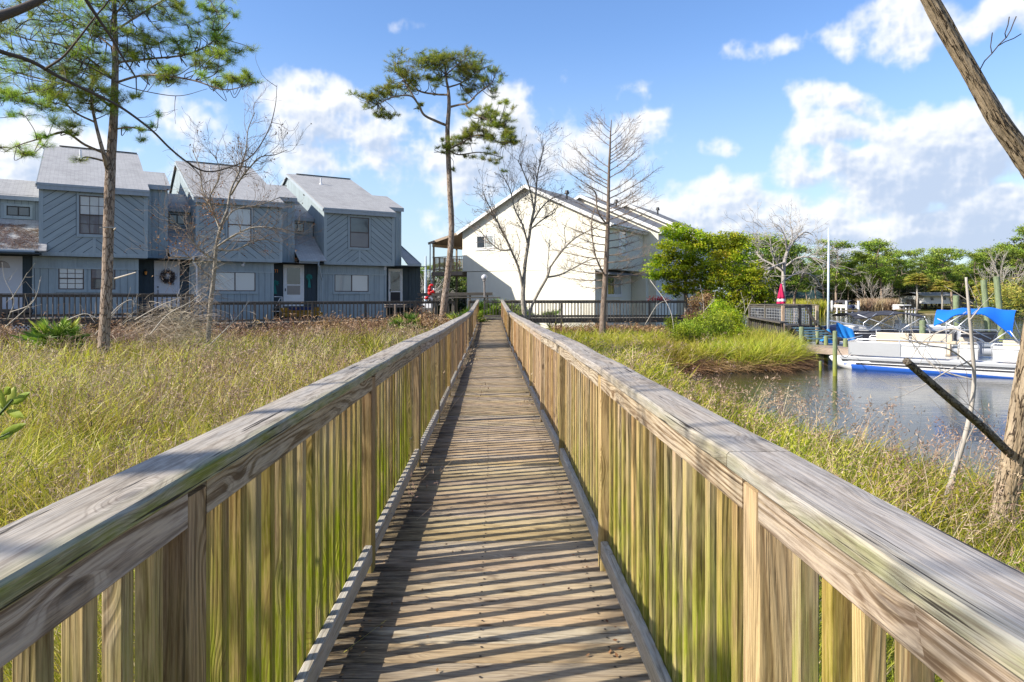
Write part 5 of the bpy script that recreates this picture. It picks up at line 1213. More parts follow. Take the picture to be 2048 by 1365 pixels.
for (x0,x1,y,lab) in ((1921,1960,98,'brown board fence right of the white house across the lake'),(1815,1846,98,'brown board fence left of the white house across the lake')):
    q=MB(); a=P(x0,612,y); b=P(x1,612,y); n=int((b[0]-a[0])/.3)
    for i in range(n): q.beam((a[0]+i*.3,y,-2.2),(a[0]+i*.3,y+.02*(i%2),P(0,599,y)[2]+rng.uniform(-.05,.05)),.28,.03,up=(0,1,0),ch=0)
    tag(build(q,'board_fence',M['oldwood']),lab,'fence')
T=empty('shore_house',P(1620,612,99),'dark low house with a green roof under the trees across the lake','house')
farbox(T,'wall',plain('brown_far_wall',(.10,.06,.045)),1576,1650,598,613,100,106); a=P(1572,598,99.5); b=P(1655,598,99.5)
q=MB(); q.faces([(a[0],99.2,a[2]),(b[0],99.2,a[2]),(b[0],103,a[2]+1.3),(a[0],103,a[2]+1.3),(a[0],107,a[2]),(b[0],107,a[2])],[(0,1,2,3),(3,2,5,4)]); build(q,'roof',plain('dark_green_roof',(.02,.05,.05)),T)
for x in (1606,1612,1632): farbox(T,'window',M['white'],x,x+2.5,601,609,99.9,99.98)
# boat lifts
def lift(px,y,lab):
    T=empty('boat_lift',P(px,622,y),lab,'boat lift')
    for (dx,dd) in ((-12,0),(12,0),(-12,4),(12,4)):
        q=MB(); a=P(px+dx,602,y); q.tube([(a[0],y+dd,WZ-.5),(a[0],y+dd,a[2])],.16,8); build(q,'piling',M['white'],T)
    q=MB(); a=P(px-10,606,y); b=P(px+10,603,y)
    V=[]; n=8
    for t in np.linspace(0,1,n): V+=[(a[0]+(b[0]-a[0])*t,y-.1,a[2]+.35*math.sin(math.pi*t)),(a[0]+(b[0]-a[0])*t,y+4,a[2]+.35*math.sin(math.pi*t))]
    q.faces(V,[(2*i,2*i+2,2*i+3,2*i+1) for i in range(n-1)]); build(q,'canopy',M['bimini2'],T)
    q=MB(); a=P(px-9,618,y); b=P(px+9,610,y); q.beam(((a[0]+b[0])/2,y,(a[2]+b[2])/2),((a[0]+b[0])/2,y+4,(a[2]+b[2])/2),b[0]-a[0],b[2]-a[2],ch=.2); build(q,'boat_hull',M['hull'],T)
    q=MB(); c=P(px,614,y-.3); q.tube([(c[0],y-.5,c[2]),(c[0],y,c[2])],.25,10); q.beam((c[0],y-.4,c[2]),(c[0],y-.4,c[2]-.9),.15,.2,up=(0,1,0)); build(q,'outboard',M['navy'],T)
lift(1705,88,'white boat lift with a dark cover and a boat across the lake')
T=empty('lift_shed',P(1804,620,87),'small white dock box and lift posts on the far shore','dock box')
farbox(T,'box',M['white'],1797,1810,611,620,87,89); farbox(T,'opening',M['black'],1801,1806,614,617,86.93,86.99)
q=MB(); q.beam(P(1796,610.5,87),P(1811,610.5,87),2.5,.12); build(q,'roof',M['white'],T)
T=empty('far_dock',P(1680,622,88),'low wooden dock with white posts on the far shore','dock')
for (x0,x1,yy) in ((1672,1718,622),(1795,1835,619.5)):
    q=MB(); q.beam(P(x0,yy,86.5),P(x1,yy,86.5),1.2,.12); build(q,'deck',M['dock'],T)
for x in (1674,1682,1812,1818,1824,1830):
    q=MB(); a=P(x,616,86); q.tube([(a[0],86,WZ-.3),(a[0],86,a[2])],.09,6); build(q,'post',M['creamtrim'],T)
# ------------------------------------------------------------------ trees
M['pinebark']=bark('pine_bark',(.36,.27,.205),(.10,.07,.05),vs=11,stretch=.35,crackw=.10,patch=(.42,.37,.32))
M['greybark']=bark('grey_smooth_bark',(.40,.365,.31),(.17,.145,.12),vs=7,stretch=.5,crackw=.05)
M['cypbark']=bark('cypress_bark',(.34,.27,.215),(.17,.12,.09),vs=20,stretch=.10,crackw=.12)
M['nearbark']=bark('near_plated_bark',(.44,.335,.215),(.06,.04,.028),vs=17,stretch=.17,crackw=.07,patch=(.48,.39,.28))
M['twig']=plain('dark_twig_bark',(.085,.07,.06),.9)
M['paletwig']=plain('pale_twig_bark',(.44,.40,.35),.9)
M['brownbark']=plain('brown_twig_bark',(.25,.195,.15),.9)
M['needle']=leafmat('pine_needles',[(0,(.12,.20,.02)),(.5,(.32,.46,.04)),(.85,(.50,.62,.07)),(1,(.50,.44,.12))],trans=.5,vary=.35)
M['needle2']=leafmat('dark_pine_needles',[(0,(.10,.14,.02)),(.5,(.26,.33,.03)),(.85,(.45,.46,.05)),(1,(.50,.40,.09))],trans=.5,vary=.35)
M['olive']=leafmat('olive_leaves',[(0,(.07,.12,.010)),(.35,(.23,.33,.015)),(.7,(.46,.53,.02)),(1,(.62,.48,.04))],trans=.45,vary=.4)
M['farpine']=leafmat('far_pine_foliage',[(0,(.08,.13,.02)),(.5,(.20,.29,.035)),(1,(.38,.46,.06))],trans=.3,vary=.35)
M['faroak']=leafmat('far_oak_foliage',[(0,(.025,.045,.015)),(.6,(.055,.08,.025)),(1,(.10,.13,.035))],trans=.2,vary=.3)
M['dryleaf']=leafmat('dry_brown_leaf',[(0,(.12,.06,.03)),(.6,(.26,.13,.06)),(1,(.36,.20,.10))],trans=.3)
M['deadvine']=leafmat('dry_vine',[(0,(.22,.17,.12)),(.6,(.36,.29,.21)),(1,(.48,.41,.32))],trans=.1)

def interp_poly(pts,t):
    pts=np.asarray(pts); d=np.concatenate([[0],np.cumsum(np.linalg.norm(np.diff(pts,axis=0),axis=1))]); x=t*d[-1]
    return np.array([np.interp(x,d,pts[:,k]) for k in range(3)])
def wander(a,dirn,L,n,jit,grav=0.0):
    pts=[np.array(a,float)]; d=np.array(dirn,float); d/=np.linalg.norm(d)
    for i in range(n):
        d=d+rng.normal(size=3)*jit+np.array([0,0,grav]); d/=np.linalg.norm(d); pts.append(pts[-1]+d*L/n)
    return np.array(pts)
def grow(mb,a,d,L,r,depth,jit=.22,grav=.03,kids=(3,5),ang=.75,shrink=.55,ends=None,k=5,rmin=.004,tmin=.25):
    n=max(3,int(4+L*2)) if depth>0 else 3
    pts=wander(a,d,L,n,jit,grav); mb.tube(pts,np.linspace(r,max(rmin,r*.35),len(pts)),k if depth>0 else 3,caps=False)
    if depth==0:
        if ends is not None: ends.append((pts[-1],pts[-1]-pts[-2]))
        return
    m=rng.integers(kids[0],kids[1]+1)
    for i in range(m):
        t=rng.uniform(tmin,1.0) if i<m-1 else 1.0
        p=interp_poly(pts,t); j=min(len(pts)-2,int(t*(len(pts)-1))); dd=pts[j+1]-pts[j]; dd/=np.linalg.norm(dd)
        q=np.cross(dd,rng.normal(size=3)); q/=np.linalg.norm(q); a_=ang*rng.uniform(.6,1.25) if i<m-1 else ang*.3
        grow(mb,p,dd*math.cos(a_)+q*math.sin(a_),L*shrink*rng.uniform(.7,1.25),max(rmin,r*(1-.5*t)*.6),depth-1,jit,grav,kids,ang,shrink,ends,k,rmin,tmin)
def PP(lst): return np.array([P(*p) for p in lst])
def widthm(px,y): return px*y/F/2*.70
def limbs_tree(trunk,limbs):
    """trunk/limbs: list of (px,py,Y,width_px) -> tubes"""
    mb=MB(); polys=[]
    for i,l in enumerate([trunk]+limbs):
        pts=PP([(q[0],q[1],q[2]) for q in l]); w=np.array([widthm(q[3],q[2]) for q in l])
        n=6 if i else 8; cp=curve(pts,n); cw=np.interp(np.linspace(0,len(w)-1,len(cp)),range(len(w)),w)
        mb.tube(cp,cw,14 if i==0 else 8,caps=(i==0),rough=.10 if i==0 else .0,seed=i); polys.append((cp,cw))
    return mb,polys
def nearest(polys,p,skip=0):
    best=None
    for cp,cw in polys[skip:]:
        d=np.linalg.norm(cp-p,axis=1)+np.maximum(0,cp[:,2]-p[2])*.3; j=int(np.argmin(d))
        if best is None or d[j]<best[0]: best=(d[j],cp[j],cw[j])
    return best
def needle_blobs(polys,blobs,needles=26,nlen=.17,nw=.006,twig=None,skip=1,shell=.35,rndlo=0.0):
    """blobs: (px,py,Y,rx_m,rz_m,ry_m,count)"""
    fol=MB(); tw=MB() if twig is None else twig; B=[];Dn=[];Rn=[]
    for (px,py,y,rx,rz,ry,n) in blobs:
        c=P(px,py,y); cs=[]
        sub=[c+rng.normal(size=3)*np.array([rx,ry,rz])*.62 for _ in range(max(1,n//9))]
        for sc_ in sub:
            b=nearest(polys,sc_,skip); q=[b[1],(b[1]+sc_)/2+rng.normal(size=3)*.12+np.array([0,0,-.08]),sc_]
            tw.tube(curve(q,4),np.linspace(min(.03,b[2]*.6),.008,9),4,caps=False)
            for _ in range(9):
                v=rng.normal(size=3); v/=np.linalg.norm(v); v[2]=abs(v[2])*.7 if rng.random()<.7 else v[2]*.5
                e=sc_+v*np.array([rx,ry,max(rz,rx*.5)])*rng.uniform(.25,.7); tw.tube([sc_,(sc_+e)/2+rng.normal(size=3)*.04,e],[.008,.006,.004],3,caps=False)
                dr=(e-sc_); dr/=np.linalg.norm(dr)+1e-6; dr=dr+np.array([0,0,.4]); cs.append((e,dr)); 
                if rng.random()<.5: cs.append(((e+sc_)/2,dr))
        for e,dr in cs:
            k=needles; d_=rng.normal(size=(k,3))+dr*1.1; base=e+rng.normal(size=(k,3))*.02+dr*rng.uniform(-.08,.03,(k,1)); B.append(base); Dn.append(d_); Rn.append(np.clip(rng.normal(.5+.25*rng.normal(),.15,k),rndlo,1))
    B=np.vstack(B);Dn=np.vstack(Dn);Rn=np.concatenate(Rn)
    fol.blades(B,Dn,nlen*rng.uniform(.7,1.15,len(B)),nw,seg=1,droop=0,rnd=Rn)
    return fol,tw
# --- the big pine on the left
Yp=18.0
tr=[(206,712,Yp,34),(209,660,Yp,30),(214,560,Yp,28.5),(217,460,Yp,28),(220,360,Yp,28),(224,290,Yp,25),(228,230,Yp,22),(230,160,Yp,19),(231,90,Yp,15),(229,20,Yp,12),(226,-60,Yp,9),(224,-120,Yp,6)]
lb=[[(217,345,Yp,14),(205,300,17.6,11),(192,250,17.5,9),(183,200,17.4,8),(186,150,17.3,6)],
 [(212,308,Yp,8),(170,290,17.6,7),(130,265,17.3,6),(90,275,17.0,4.5),(40,290,16.8,3),(8,305,16.6,2)],
 [(190,245,17.5,6),(150,225,17.2,5),(110,190,17,4),(60,185,16.8,3),(10,200,16.5,2)],
 [(224,215,Yp,8),(170,178,18.3,7),(110,165,18.5,5),(50,150,18.8,4),(-20,130,19,3)],
 [(228,160,Yp,8),(180,120,17.5,6),(120,90,17.2,5),(60,80,17,4),(0,60,16.8,3)],
 [(234,165,Yp,7),(280,152,17.8,6.5),(330,152,17.5,5.5),(390,162,17.3,4.5),(450,180,17.2,3.5),(503,168,17.1,2)],
 [(233,125,Yp,7),(300,118,18.5,6),(370,110,18.8,5),(420,88,19,4),(460,45,19.2,2.5)],
 [(232,60,Yp,6),(280,30,18,5),(330,0,18,4),(400,-15,18,3),(440,30,18,2)],
 [(236,258,Yp,5),(258,255,17.7,5),(290,260,17.5,4)],
 [(230,100,Yp,6),(180,60,18.5,5),(110,20,18.7,4),(40,-20,19,3)],
 [(230,30,Yp,5),(270,-20,17.5,4),(320,-60,17.4,3)],[(229,10,Yp,5),(180,-40,18,4),(120,-80,18,3)]]
T=empty('pine_tree',P(207,715,Yp),'tall pine with a thick plated trunk and spreading needled limbs, left in the photo','tree','pine trees')
mb,pol=limbs_tree(tr,lb); build(mb,'trunk',M['pinebark'],T,smooth=True)
blobs=[(20,300,16.8,.5,.2,.5,28),(70,280,17,.35,.2,.5,18),(110,315,17.2,.35,.3,.4,22),(150,270,17.2,.4,.3,.5,30),(90,215,17,.7,.35,.7,110),(30,190,16.8,.6,.35,.6,90),(140,190,17.2,.6,.4,.7,110),(60,130,17.3,.9,.45,.9,150),(150,120,17.5,.8,.5,.8,150),(20,60,17,.8,.5,.9,110),(110,50,18,.9,.5,.9,150),(200,50,18,.8,.6,.9,140),(240,110,18.3,.6,.5,.8,110),(240,-10,18,1.0,.6,.9,120),(120,-30,18.3,1.0,.5,.9,100),(300,20,18.2,.7,.45,.8,100),(300,95,18.3,.6,.3,.6,90),(260,200,17.8,.3,.25,.4,26),(200,200,17.5,.4,.3,.5,50),(160,165,17.6,.6,.4,.6,70),
 (360,85,18.6,.7,.35,.7,110),(420,60,18.9,.55,.35,.6,100),(455,100,18.6,.4,.3,.5,70),(420,130,18,.5,.25,.6,80),(460,165,17.3,.45,.20,.5,80),(490,150,17.2,.25,.2,.4,34),(360,150,17.5,.5,.2,.5,55),(300,150,17.7,.4,.15,.4,34),(370,10,18,.6,.3,.6,60),(430,20,18,.4,.3,.5,48),(290,275,17.6,.30,.20,.4,22),(245,245,17.8,.25,.2,.3,12),(215,160,17.4,.35,.5,.5,60),(310,240,17.5,.12,.15,.2,8)]
blobs=[(a,b,c,d*.9,e*.9,f*.9,int(g*1.3)) for a,b,c,d,e,f,g in blobs]
fol,tw=needle_blobs(pol,blobs,26,.155,.0072)
build(fol,'crown',M['needle'],T); build(tw,'twigs',M['twig'],T,smooth=True)
for (a,b) in (((228,456,Yp),(200,455,17.7)),((228,460,Yp),(232,456,17.5)),((228,558,Yp),(272,545,17.3))): q=MB(); q.tube(PP([a,b]),[.025,.012],6); build(q,'broken_branch',M['paletwig'],T)
# --- the umbrella pine in the middle
Ym=33.0
tr=[(884,650,Ym,22),(889,600,Ym,19),(899,520,Ym,17.5),(903,455,Ym,16.5),(900,390,Ym,16),(897,320,Ym,14.5),(895,260,Ym,13),(898,215,Ym,11),(897,185,Ym,9),(893,160,Ym,6),(890,130,Ym,4)]
lb=[[(895,252,Ym,8),(873,243,32.8,8),(848,230,32.5,7),(836,208,32.3,6),(820,192,32,5),(785,195,31.8,3.5),(755,210,31.7,2.5)],
 [(836,208,32.3,5),(812,168,32.5,4.5),(800,145,32.6,3)],
 [(896,190,Ym,6),(872,189,33.3,5.5),(838,182,33.6,5),(815,160,33.8,4),(790,135,34,2.5)],
 [(898,215,Ym,7),(918,210,33,6),(937,206,32.7,5.5),(955,188,32.5,4.5),(985,165,32.3,3)],
 [(897,175,Ym,5),(925,165,33.5,4),(960,140,33.8,3),(985,130,34,2)],
 [(892,150,Ym,4),(870,130,32.6,3),(850,118,32.4,2)],[(892,150,Ym,4),(915,130,32.4,3),(930,118,32.2,2)],
 [(930,208,32.8,5),(945,225,32.4,4.5),(975,240,32,4),(1010,250,31.8,3)],
 [(896,300,Ym,5),(925,285,32.6,4),(960,270,32.2,3.5),(1000,285,32,2.5),(1030,285,31.8,2)],
 [(896,300,Ym,4),(918,310,33.3,4),(960,305,33.5,3),(1005,315,33.6,2)],
 [(896,310,Ym,3),(880,305,32.6,2.5),(868,305,32.4,1.5)]]
T=empty('pine_tree',P(884,655,Ym),'slender pine with a flat umbrella crown standing left of the boardwalk end','tree','pine trees')
mb,pol=limbs_tree(tr,lb); build(mb,'trunk',M['pinebark'],T,smooth=True)
blobs=[(850,130,32.8,.95,.38,1.0,150),(900,125,33,.9,.4,1.1,150),(950,140,33.2,.8,.4,1.0,130),(985,165,32.6,.45,.5,.8,80),(800,150,33,.6,.5,.9,95),(780,180,32.2,.5,.35,.7,75),(750,200,31.9,.5,.35,.6,85),(765,228,31.8,.45,.22,.5,50),(735,195,31.8,.2,.15,.3,14),(820,170,32.8,.4,.35,.7,50),(870,160,33,.5,.3,.8,50),(930,175,33,.5,.3,.7,50),(830,215,32.3,.25,.15,.3,14),
 (965,230,32,.55,.4,.7,95),(1005,240,31.9,.5,.4,.6,85),(950,265,32.4,.6,.35,.7,95),(920,285,32.7,.45,.3,.6,60),(1000,275,32,.6,.35,.7,85),(1030,275,31.9,.25,.3,.4,26),(895,300,33,.3,.3,.4,32),(878,305,32.6,.25,.15,.3,14),(975,310,32.6,.4,.25,.5,26),(1005,330,32.8,.35,.22,.4,18),(935,310,33,.35,.15,.4,16),(910,340,33,.2,.2,.3,8),(1010,205,31.9,.2,.2,.3,20)]
fol,tw=needle_blobs(pol,[(a,b,c,d,e,f,int(g*1.9)) for a,b,c,d,e,f,g in blobs],24,.19,.011)
build(fol,'crown',M['needle2'],T); build(tw,'twigs',M['twig'],T,smooth=True)

def bare_tree(name,base,label,tr,lb,mat,depth=2,L=1.0,dens=7,leaf=0,grav=.05,ang=.75,r0=.012,spread=1.0,rmin=.0045,leafmat_=None,twmat=None,fwd=.0,kids=(2,4)):
    T=empty(name,base,label,'tree'); mb,pol=limbs_tree(tr,lb); ends=[]
    tw=MB() if twmat else mb
    for (cp,cw) in pol[1:]:
        LL=np.linalg.norm(np.diff(cp,axis=0),axis=1).sum(); n=int(max(3,LL*dens))
        for i in range(n):
            t=rng.uniform(.12,1); p=interp_poly(cp,t); j=min(len(cp)-2,int(t*(len(cp)-1))); dd=cp[j+1]-cp[j]; dd/=np.linalg.norm(dd)
            q=np.cross(dd,rng.normal(size=3)); q/=np.linalg.norm(q); a_=ang*rng.uniform(.5,1.3)
            grow(tw,p,dd*math.cos(a_)+q*math.sin(a_),L*rng.uniform(.5,1.2),min(r0,cw[j]*.5),depth,.2,grav,kids,ang,.6,ends,4,rmin)
    build(mb,'trunk',mat,T,smooth=True)
    if twmat: build(tw,'twigs',twmat,T,smooth=True)
    if leaf and ends:
        idx=rng.choice(len(ends),min(len(ends),leaf)); pos=np.array([ends[i][0] for i in idx])+rng.normal(size=(len(idx),3))*.03
        f=MB(); f.leaves(pos,.075,spread=2); build(f,'dry_leaves',leafmat_ or M['dryleaf'],T)
    return T,pol,ends
# --- vine-hung bare tree
Y=20.5
tr=[(411,722,Y,17),(415,690,Y,14),(419,640,Y,13),(422,600,Y,12.5),(428,550,Y,11),(432,500,Y,10),(440,460,Y,9),(455,420,Y,8)]
lb=[[(455,420,Y,7),(462,380,20.6,6),(478,345,20.8,5),(492,300,21,4),(496,260,21.2,3),(510,225,21.3,2)],
 [(462,390,20.6,6),(480,360,20.3,5),(500,335,20,4),(520,315,19.8,3.5),(550,310,19.6,2.5),(575,300,19.5,1.5)],
 [(440,460,Y,6),(425,420,20.8,5),(405,380,21,4),(400,340,21.2,3),(385,300,21.4,2)],
 [(428,520,Y,6),(400,500,20.2,5),(375,470,20,4),(350,445,19.9,3),(325,430,19.8,2)],
 [(432,495,Y,6),(470,470,20.2,5),(510,455,20,4),(560,458,19.9,3),(600,468,19.8,2)],
 [(424,560,Y,5),(395,530,20.3,4),(360,500,20.1,3),(345,505,20,2)],
 [(445,450,Y,5),(470,420,20.8,4),(520,410,21,3),(560,395,21.2,2)],
 [(440,455,Y,5),(420,400,20,4),(440,350,19.8,3),(430,310,19.7,2)],
 [(430,500,Y,5),(470,500,20.8,4),(520,480,21,3),(560,485,21.1,2)]]
T,pol,ends=bare_tree('bare_tree',P(411,725,Y),'leafless pale tree hung with dry vines in front of the middle blue townhouse',tr,lb,M['greybark'],2,.75,8,leaf=230,grav=.06,r0=.011,rmin=.0032,twmat=M['brownbark'])
q=MB(); n=1500; B=np.array([P(rng.normal(352,42),min(705,max(600,rng.normal(655,26))),rng.uniform(19.4,21)) for _ in range(n)]); Dn=np.stack([rng.normal(0,1,n),rng.normal(0,.5,n),rng.normal(.35,.6,n)],1)
q.blades(B,Dn,rng.uniform(.3,.75,n),.010,seg=5,droop=rng.uniform(.6,1.7,n)); build(q,'vine_heap',M['deadvine'],T)
# dry vines draped on the lower trunk
q=MB(); n=520; B=[];Dn=[]
for i in range(n):
    t=rng.random()**.8; p=P(428-22*t+rng.normal()*(8+13*t),450+t*190,20.4+rng.normal()*.35); B.append(p); s_=rng.choice([-1,-1,1]); Dn.append((s_*rng.uniform(.1,1.3),rng.normal()*.4,rng.uniform(-1.1,.6)))
q.blades(B,Dn,rng.uniform(.15,.65,n),.010,seg=4,droop=rng.uniform(.2,1.2,n)); build(q,'vines',M['deadvine'],T)
q=MB(); pos=np.array([P(rng.normal(370,28),rng.normal(490,16),20.1+rng.normal()*.2) for _ in range(110)]); q.leaves(pos,.085,spread=2); 
pos=np.array([P(rng.normal(425,18),rng.normal(425,22),20.4+rng.normal()*.3) for _ in range(240)]); q.leaves(pos,.075,spread=2); build(q,'clinging_leaves',M['dryleaf'],T)
# --- twin stem bare trees right of the boardwalk end
Y=34.5
tr=[(1050,640,Y,16),(1046,600,Y,13),(1047,570,Y,12),(1050,530,Y,10),(1056,490,Y,9),(1062,450,Y,8),(1068,420,Y,7)]
lb=[[(1068,425,Y,6),(1072,385,34.6,5),(1075,350,34.8,4),(1082,320,35,3),(1088,295,35,2)],
 [(1046,580,Y,8),(1038,540,34.3,7),(1022,500,34,6),(1003,460,33.8,5),(985,425,33.6,4),(972,400,33.5,2.5),(965,380,33.5,1.5)],
 [(1056,490,Y,6),(1045,450,34.2,5),(1030,420,34,4),(1020,380,33.9,3),(1005,350,33.8,2)],
 [(1062,450,Y,6),(1080,420,34.8,4.5),(1100,400,35,3.5),(1125,390,35.1,2)],
 [(1068,420,Y,5),(1060,380,34.2,4),(1045,340,34,3),(1035,320,34,2)],
 [(1060,460,Y,5),(1085,440,34.2,4),(1110,425,34,3)],[(1022,500,34,5),(1000,500,34,4),(975,480,34,3),(955,455,34,2)]]
bare_tree('bare_tree',P(1050,642,Y),'bare forked tree with small dark leaves in front of the cream gable wall',tr,lb,M['greybark'],2,.85,8,leaf=700,grav=.06,r0=.015,rmin=.0055,leafmat_=leafmat('dark_dry_leaf',[(0,(.05,.035,.02)),(1,(.15,.10,.05))],trans=.1),twmat=M['brownbark'])
tr=[(1058,640,34.3,8),(1064,612,34.2,8),(1080,580,34,8),(1094,555,33.9,7.5),(1100,535,33.8,7)]
lb=[[(1100,535,33.8,6),(1118,510,33.6,5.5),(1140,485,33.4,4.5),(1165,468,33.3,3.5),(1195,455,33.2,2)],
 [(1094,555,33.9,6),(1120,550,34,5),(1150,535,34.2,4),(1180,520,34.3,2.5),(1200,518,34.4,2)],[(1095,550,33.9,4),(1096,520,34,3),(1100,480,34.2,2)],[(1118,510,33.6,4),(1130,490,34,3),(1128,455,34.2,1.5)]]
bare_tree('bare_tree',P(1058,642,34.3),'thin bare tree leaning right beside the forked tree',tr,lb,M['greybark'],1,.8,5,grav=.08,r0=.013,rmin=.0055)
# --- bald cypress
Y=30.5; tr=[(1203,686,Y,26),(1205,655,Y,19),(1207,610,Y,17),(1211,550,Y,15),(1214,490,Y,13),(1216,440,Y,11),(1217,390,Y,9),(1218,340,Y,7.5),(1220,300,Y,5.5),(1221,270,Y,4),(1223,240,Y,2)]
lb=[]
r2=np.random.default_rng(4)
hts=list(np.linspace(258,575,46))
for i,h in enumerate(hts):
    s_=-1 if i%2 else 1; s_*= 1 if r2.random()<.85 else -1
    ln=np.interp(h,[250,300,360,420,480,540,580],[25,50,85,95,100,95,80])*r2.uniform(.55,1.1); up=np.interp(h,[250,400,480,560,600],[1.0,.55,.25,.05,-.12])
    x0=np.interp(h,[240,690],[1223,1203]); yo=r2.uniform(-.9,.9)*ln/80
    w=np.interp(h,[250,400,580],[2.0,3.8,4.0])
    lb.append([(x0,h,Y,w),(x0+s_*ln*.35,h-ln*.35*up+2,Y+yo*.5,w*.75),(x0+s_*ln*.7,h-ln*.7*up,Y+yo*.8,w*.5),(x0+s_*ln,h-ln*1.05*up-3,Y+yo,1.0)])
lb.append([(1214,450,Y,6),(1196,425,30.2,5),(1192,390,30,4.5),(1185,380,29.9,3),(1165,370,29.8,1.5)]); lb.append([(1212,555,Y,6),(1198,530,30,5.5),(1188,500,29.8,5),(1183,450,29.7,4),(1190,415,29.6,2)])
lb=[[(q[0],q[1],q[2],q[3]*.85) for q in l] for l in lb]
bare_tree('cypress_tree',P(1203,690,Y),'bare cone-shaped cypress with many thin level branches in front of the cream house corner',tr,lb,M['cypbark'],1,.42,11,grav=.05,r0=.009,rmin=.0035,ang=.6,twmat=M['brownbark'])
# --- white bare tree by the dock
Y=42; tr=[(1568,640,Y,13),(1567,590,Y,11),(1567,550,Y,11),(1570,520,Y,10),(1576,500,Y,9)]
lb=[[(1570,525,Y,7),(1545,535,41.5,6),(1530,548,41,5),(1535,600,41,5),(1545,640,41,5)],[(1568,545,Y,7),(1545,530,42.3,6),(1520,515,42.6,5),(1505,490,43,3),(1495,470,43,2)],
 [(1576,500,Y,7),(1590,480,42.4,5),(1610,465,42.6,4),(1625,470,42.8,2)],[(1574,505,Y,6),(1570,475,41.6,5),(1560,455,41.5,3),(1550,448,41.5,2)],
 [(1568,535,Y,6),(1600,515,41.5,5),(1640,520,41.2,4),(1670,535,41,3),(1690,540,41,1.5)],[(1570,560,Y,5),(1600,545,42.5,4),(1630,555,42.7,3),(1645,580,42.8,1.5)],[(1568,545,Y,5),(1545,510,41.4,4),(1540,480,41.2,3),(1530,465,41.2,1.5)],[(1576,500,Y,5),(1585,470,42,4),(1580,445,42,2)]]
bare_tree('bare_tree',P(1568,642,Y),'white-barked leafless spreading tree behind the dock platform',tr,lb,M['paletwig'],2,1.3,4.2,grav=.02,r0=.03,rmin=.008)
# --- yellow-green evergreen mass (three trees)
def leafy(name,label,base,tr,lb,blobs,mat,size=.13,per=42,trunkmat='greybark',group=None,aspect=.6,cat='tree'):
    T=empty(name,base,label,cat,group); mb,pol=limbs_tree(tr,lb)
    f=MB(); pos=[];rn=[]; nrm=[]
    for (px,py,y,rx,rz,ry,n) in blobs:
        c=P(px,py,y); b=nearest(pol,c); mb.tube(curve([b[1],(b[1]+c)/2+rng.normal(size=3)*.1,c],4),np.linspace(min(.06,b[2]*.7),.012,9),5,caps=False)
        cl=rng.normal(size=(n,3)); cl/=np.linalg.norm(cl,axis=1)[:,None]; cl*=rng.uniform(.35,1,(n,1))**.6; n=int(n*2.6); cl=rng.normal(size=(n,3)); cl/=np.linalg.norm(cl,axis=1)[:,None]; cl*=rng.uniform(.35,1,(n,1))**.6; cc=c+cl*np.array([rx,ry,rz*1.6])
        for k_ in range(n):
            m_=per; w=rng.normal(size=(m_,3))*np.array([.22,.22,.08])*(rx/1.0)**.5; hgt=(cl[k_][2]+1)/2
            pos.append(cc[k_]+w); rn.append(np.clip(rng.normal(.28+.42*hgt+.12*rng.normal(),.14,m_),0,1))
            if k_%6==0: mb.tube([c,(c+cc[k_])/2+rng.normal(size=3)*.05,cc[k_]],[.014,.01,.006],3,caps=False)
    pos=np.vstack(pos); f.leaves(pos,size*rng.uniform(.6,1.2,len(pos)),rnd=np.concatenate(rn),aspect=aspect)
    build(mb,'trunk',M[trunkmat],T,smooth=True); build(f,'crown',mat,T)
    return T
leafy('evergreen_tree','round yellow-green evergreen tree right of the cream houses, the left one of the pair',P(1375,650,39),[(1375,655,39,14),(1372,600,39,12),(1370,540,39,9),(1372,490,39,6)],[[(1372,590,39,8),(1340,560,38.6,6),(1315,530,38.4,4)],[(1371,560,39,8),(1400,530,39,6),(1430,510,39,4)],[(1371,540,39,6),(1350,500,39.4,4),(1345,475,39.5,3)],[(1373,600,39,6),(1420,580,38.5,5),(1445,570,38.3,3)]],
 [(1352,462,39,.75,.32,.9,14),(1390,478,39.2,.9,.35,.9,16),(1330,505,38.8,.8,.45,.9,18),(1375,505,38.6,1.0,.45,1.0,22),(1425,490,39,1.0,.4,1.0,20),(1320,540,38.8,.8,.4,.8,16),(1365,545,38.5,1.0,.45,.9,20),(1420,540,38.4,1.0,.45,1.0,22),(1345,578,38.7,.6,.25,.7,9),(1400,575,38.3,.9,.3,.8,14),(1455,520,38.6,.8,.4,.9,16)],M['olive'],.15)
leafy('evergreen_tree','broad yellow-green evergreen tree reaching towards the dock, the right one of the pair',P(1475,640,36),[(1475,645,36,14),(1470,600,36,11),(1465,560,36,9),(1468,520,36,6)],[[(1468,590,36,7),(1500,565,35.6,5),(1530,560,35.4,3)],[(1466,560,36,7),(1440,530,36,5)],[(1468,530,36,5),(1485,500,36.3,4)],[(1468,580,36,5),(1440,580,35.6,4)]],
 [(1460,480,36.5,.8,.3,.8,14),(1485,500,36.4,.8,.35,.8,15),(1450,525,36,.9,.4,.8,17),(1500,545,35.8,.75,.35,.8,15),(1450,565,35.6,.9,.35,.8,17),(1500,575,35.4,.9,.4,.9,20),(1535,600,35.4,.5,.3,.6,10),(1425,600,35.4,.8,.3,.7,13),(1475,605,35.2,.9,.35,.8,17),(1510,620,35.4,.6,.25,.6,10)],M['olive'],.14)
q=MB(); 
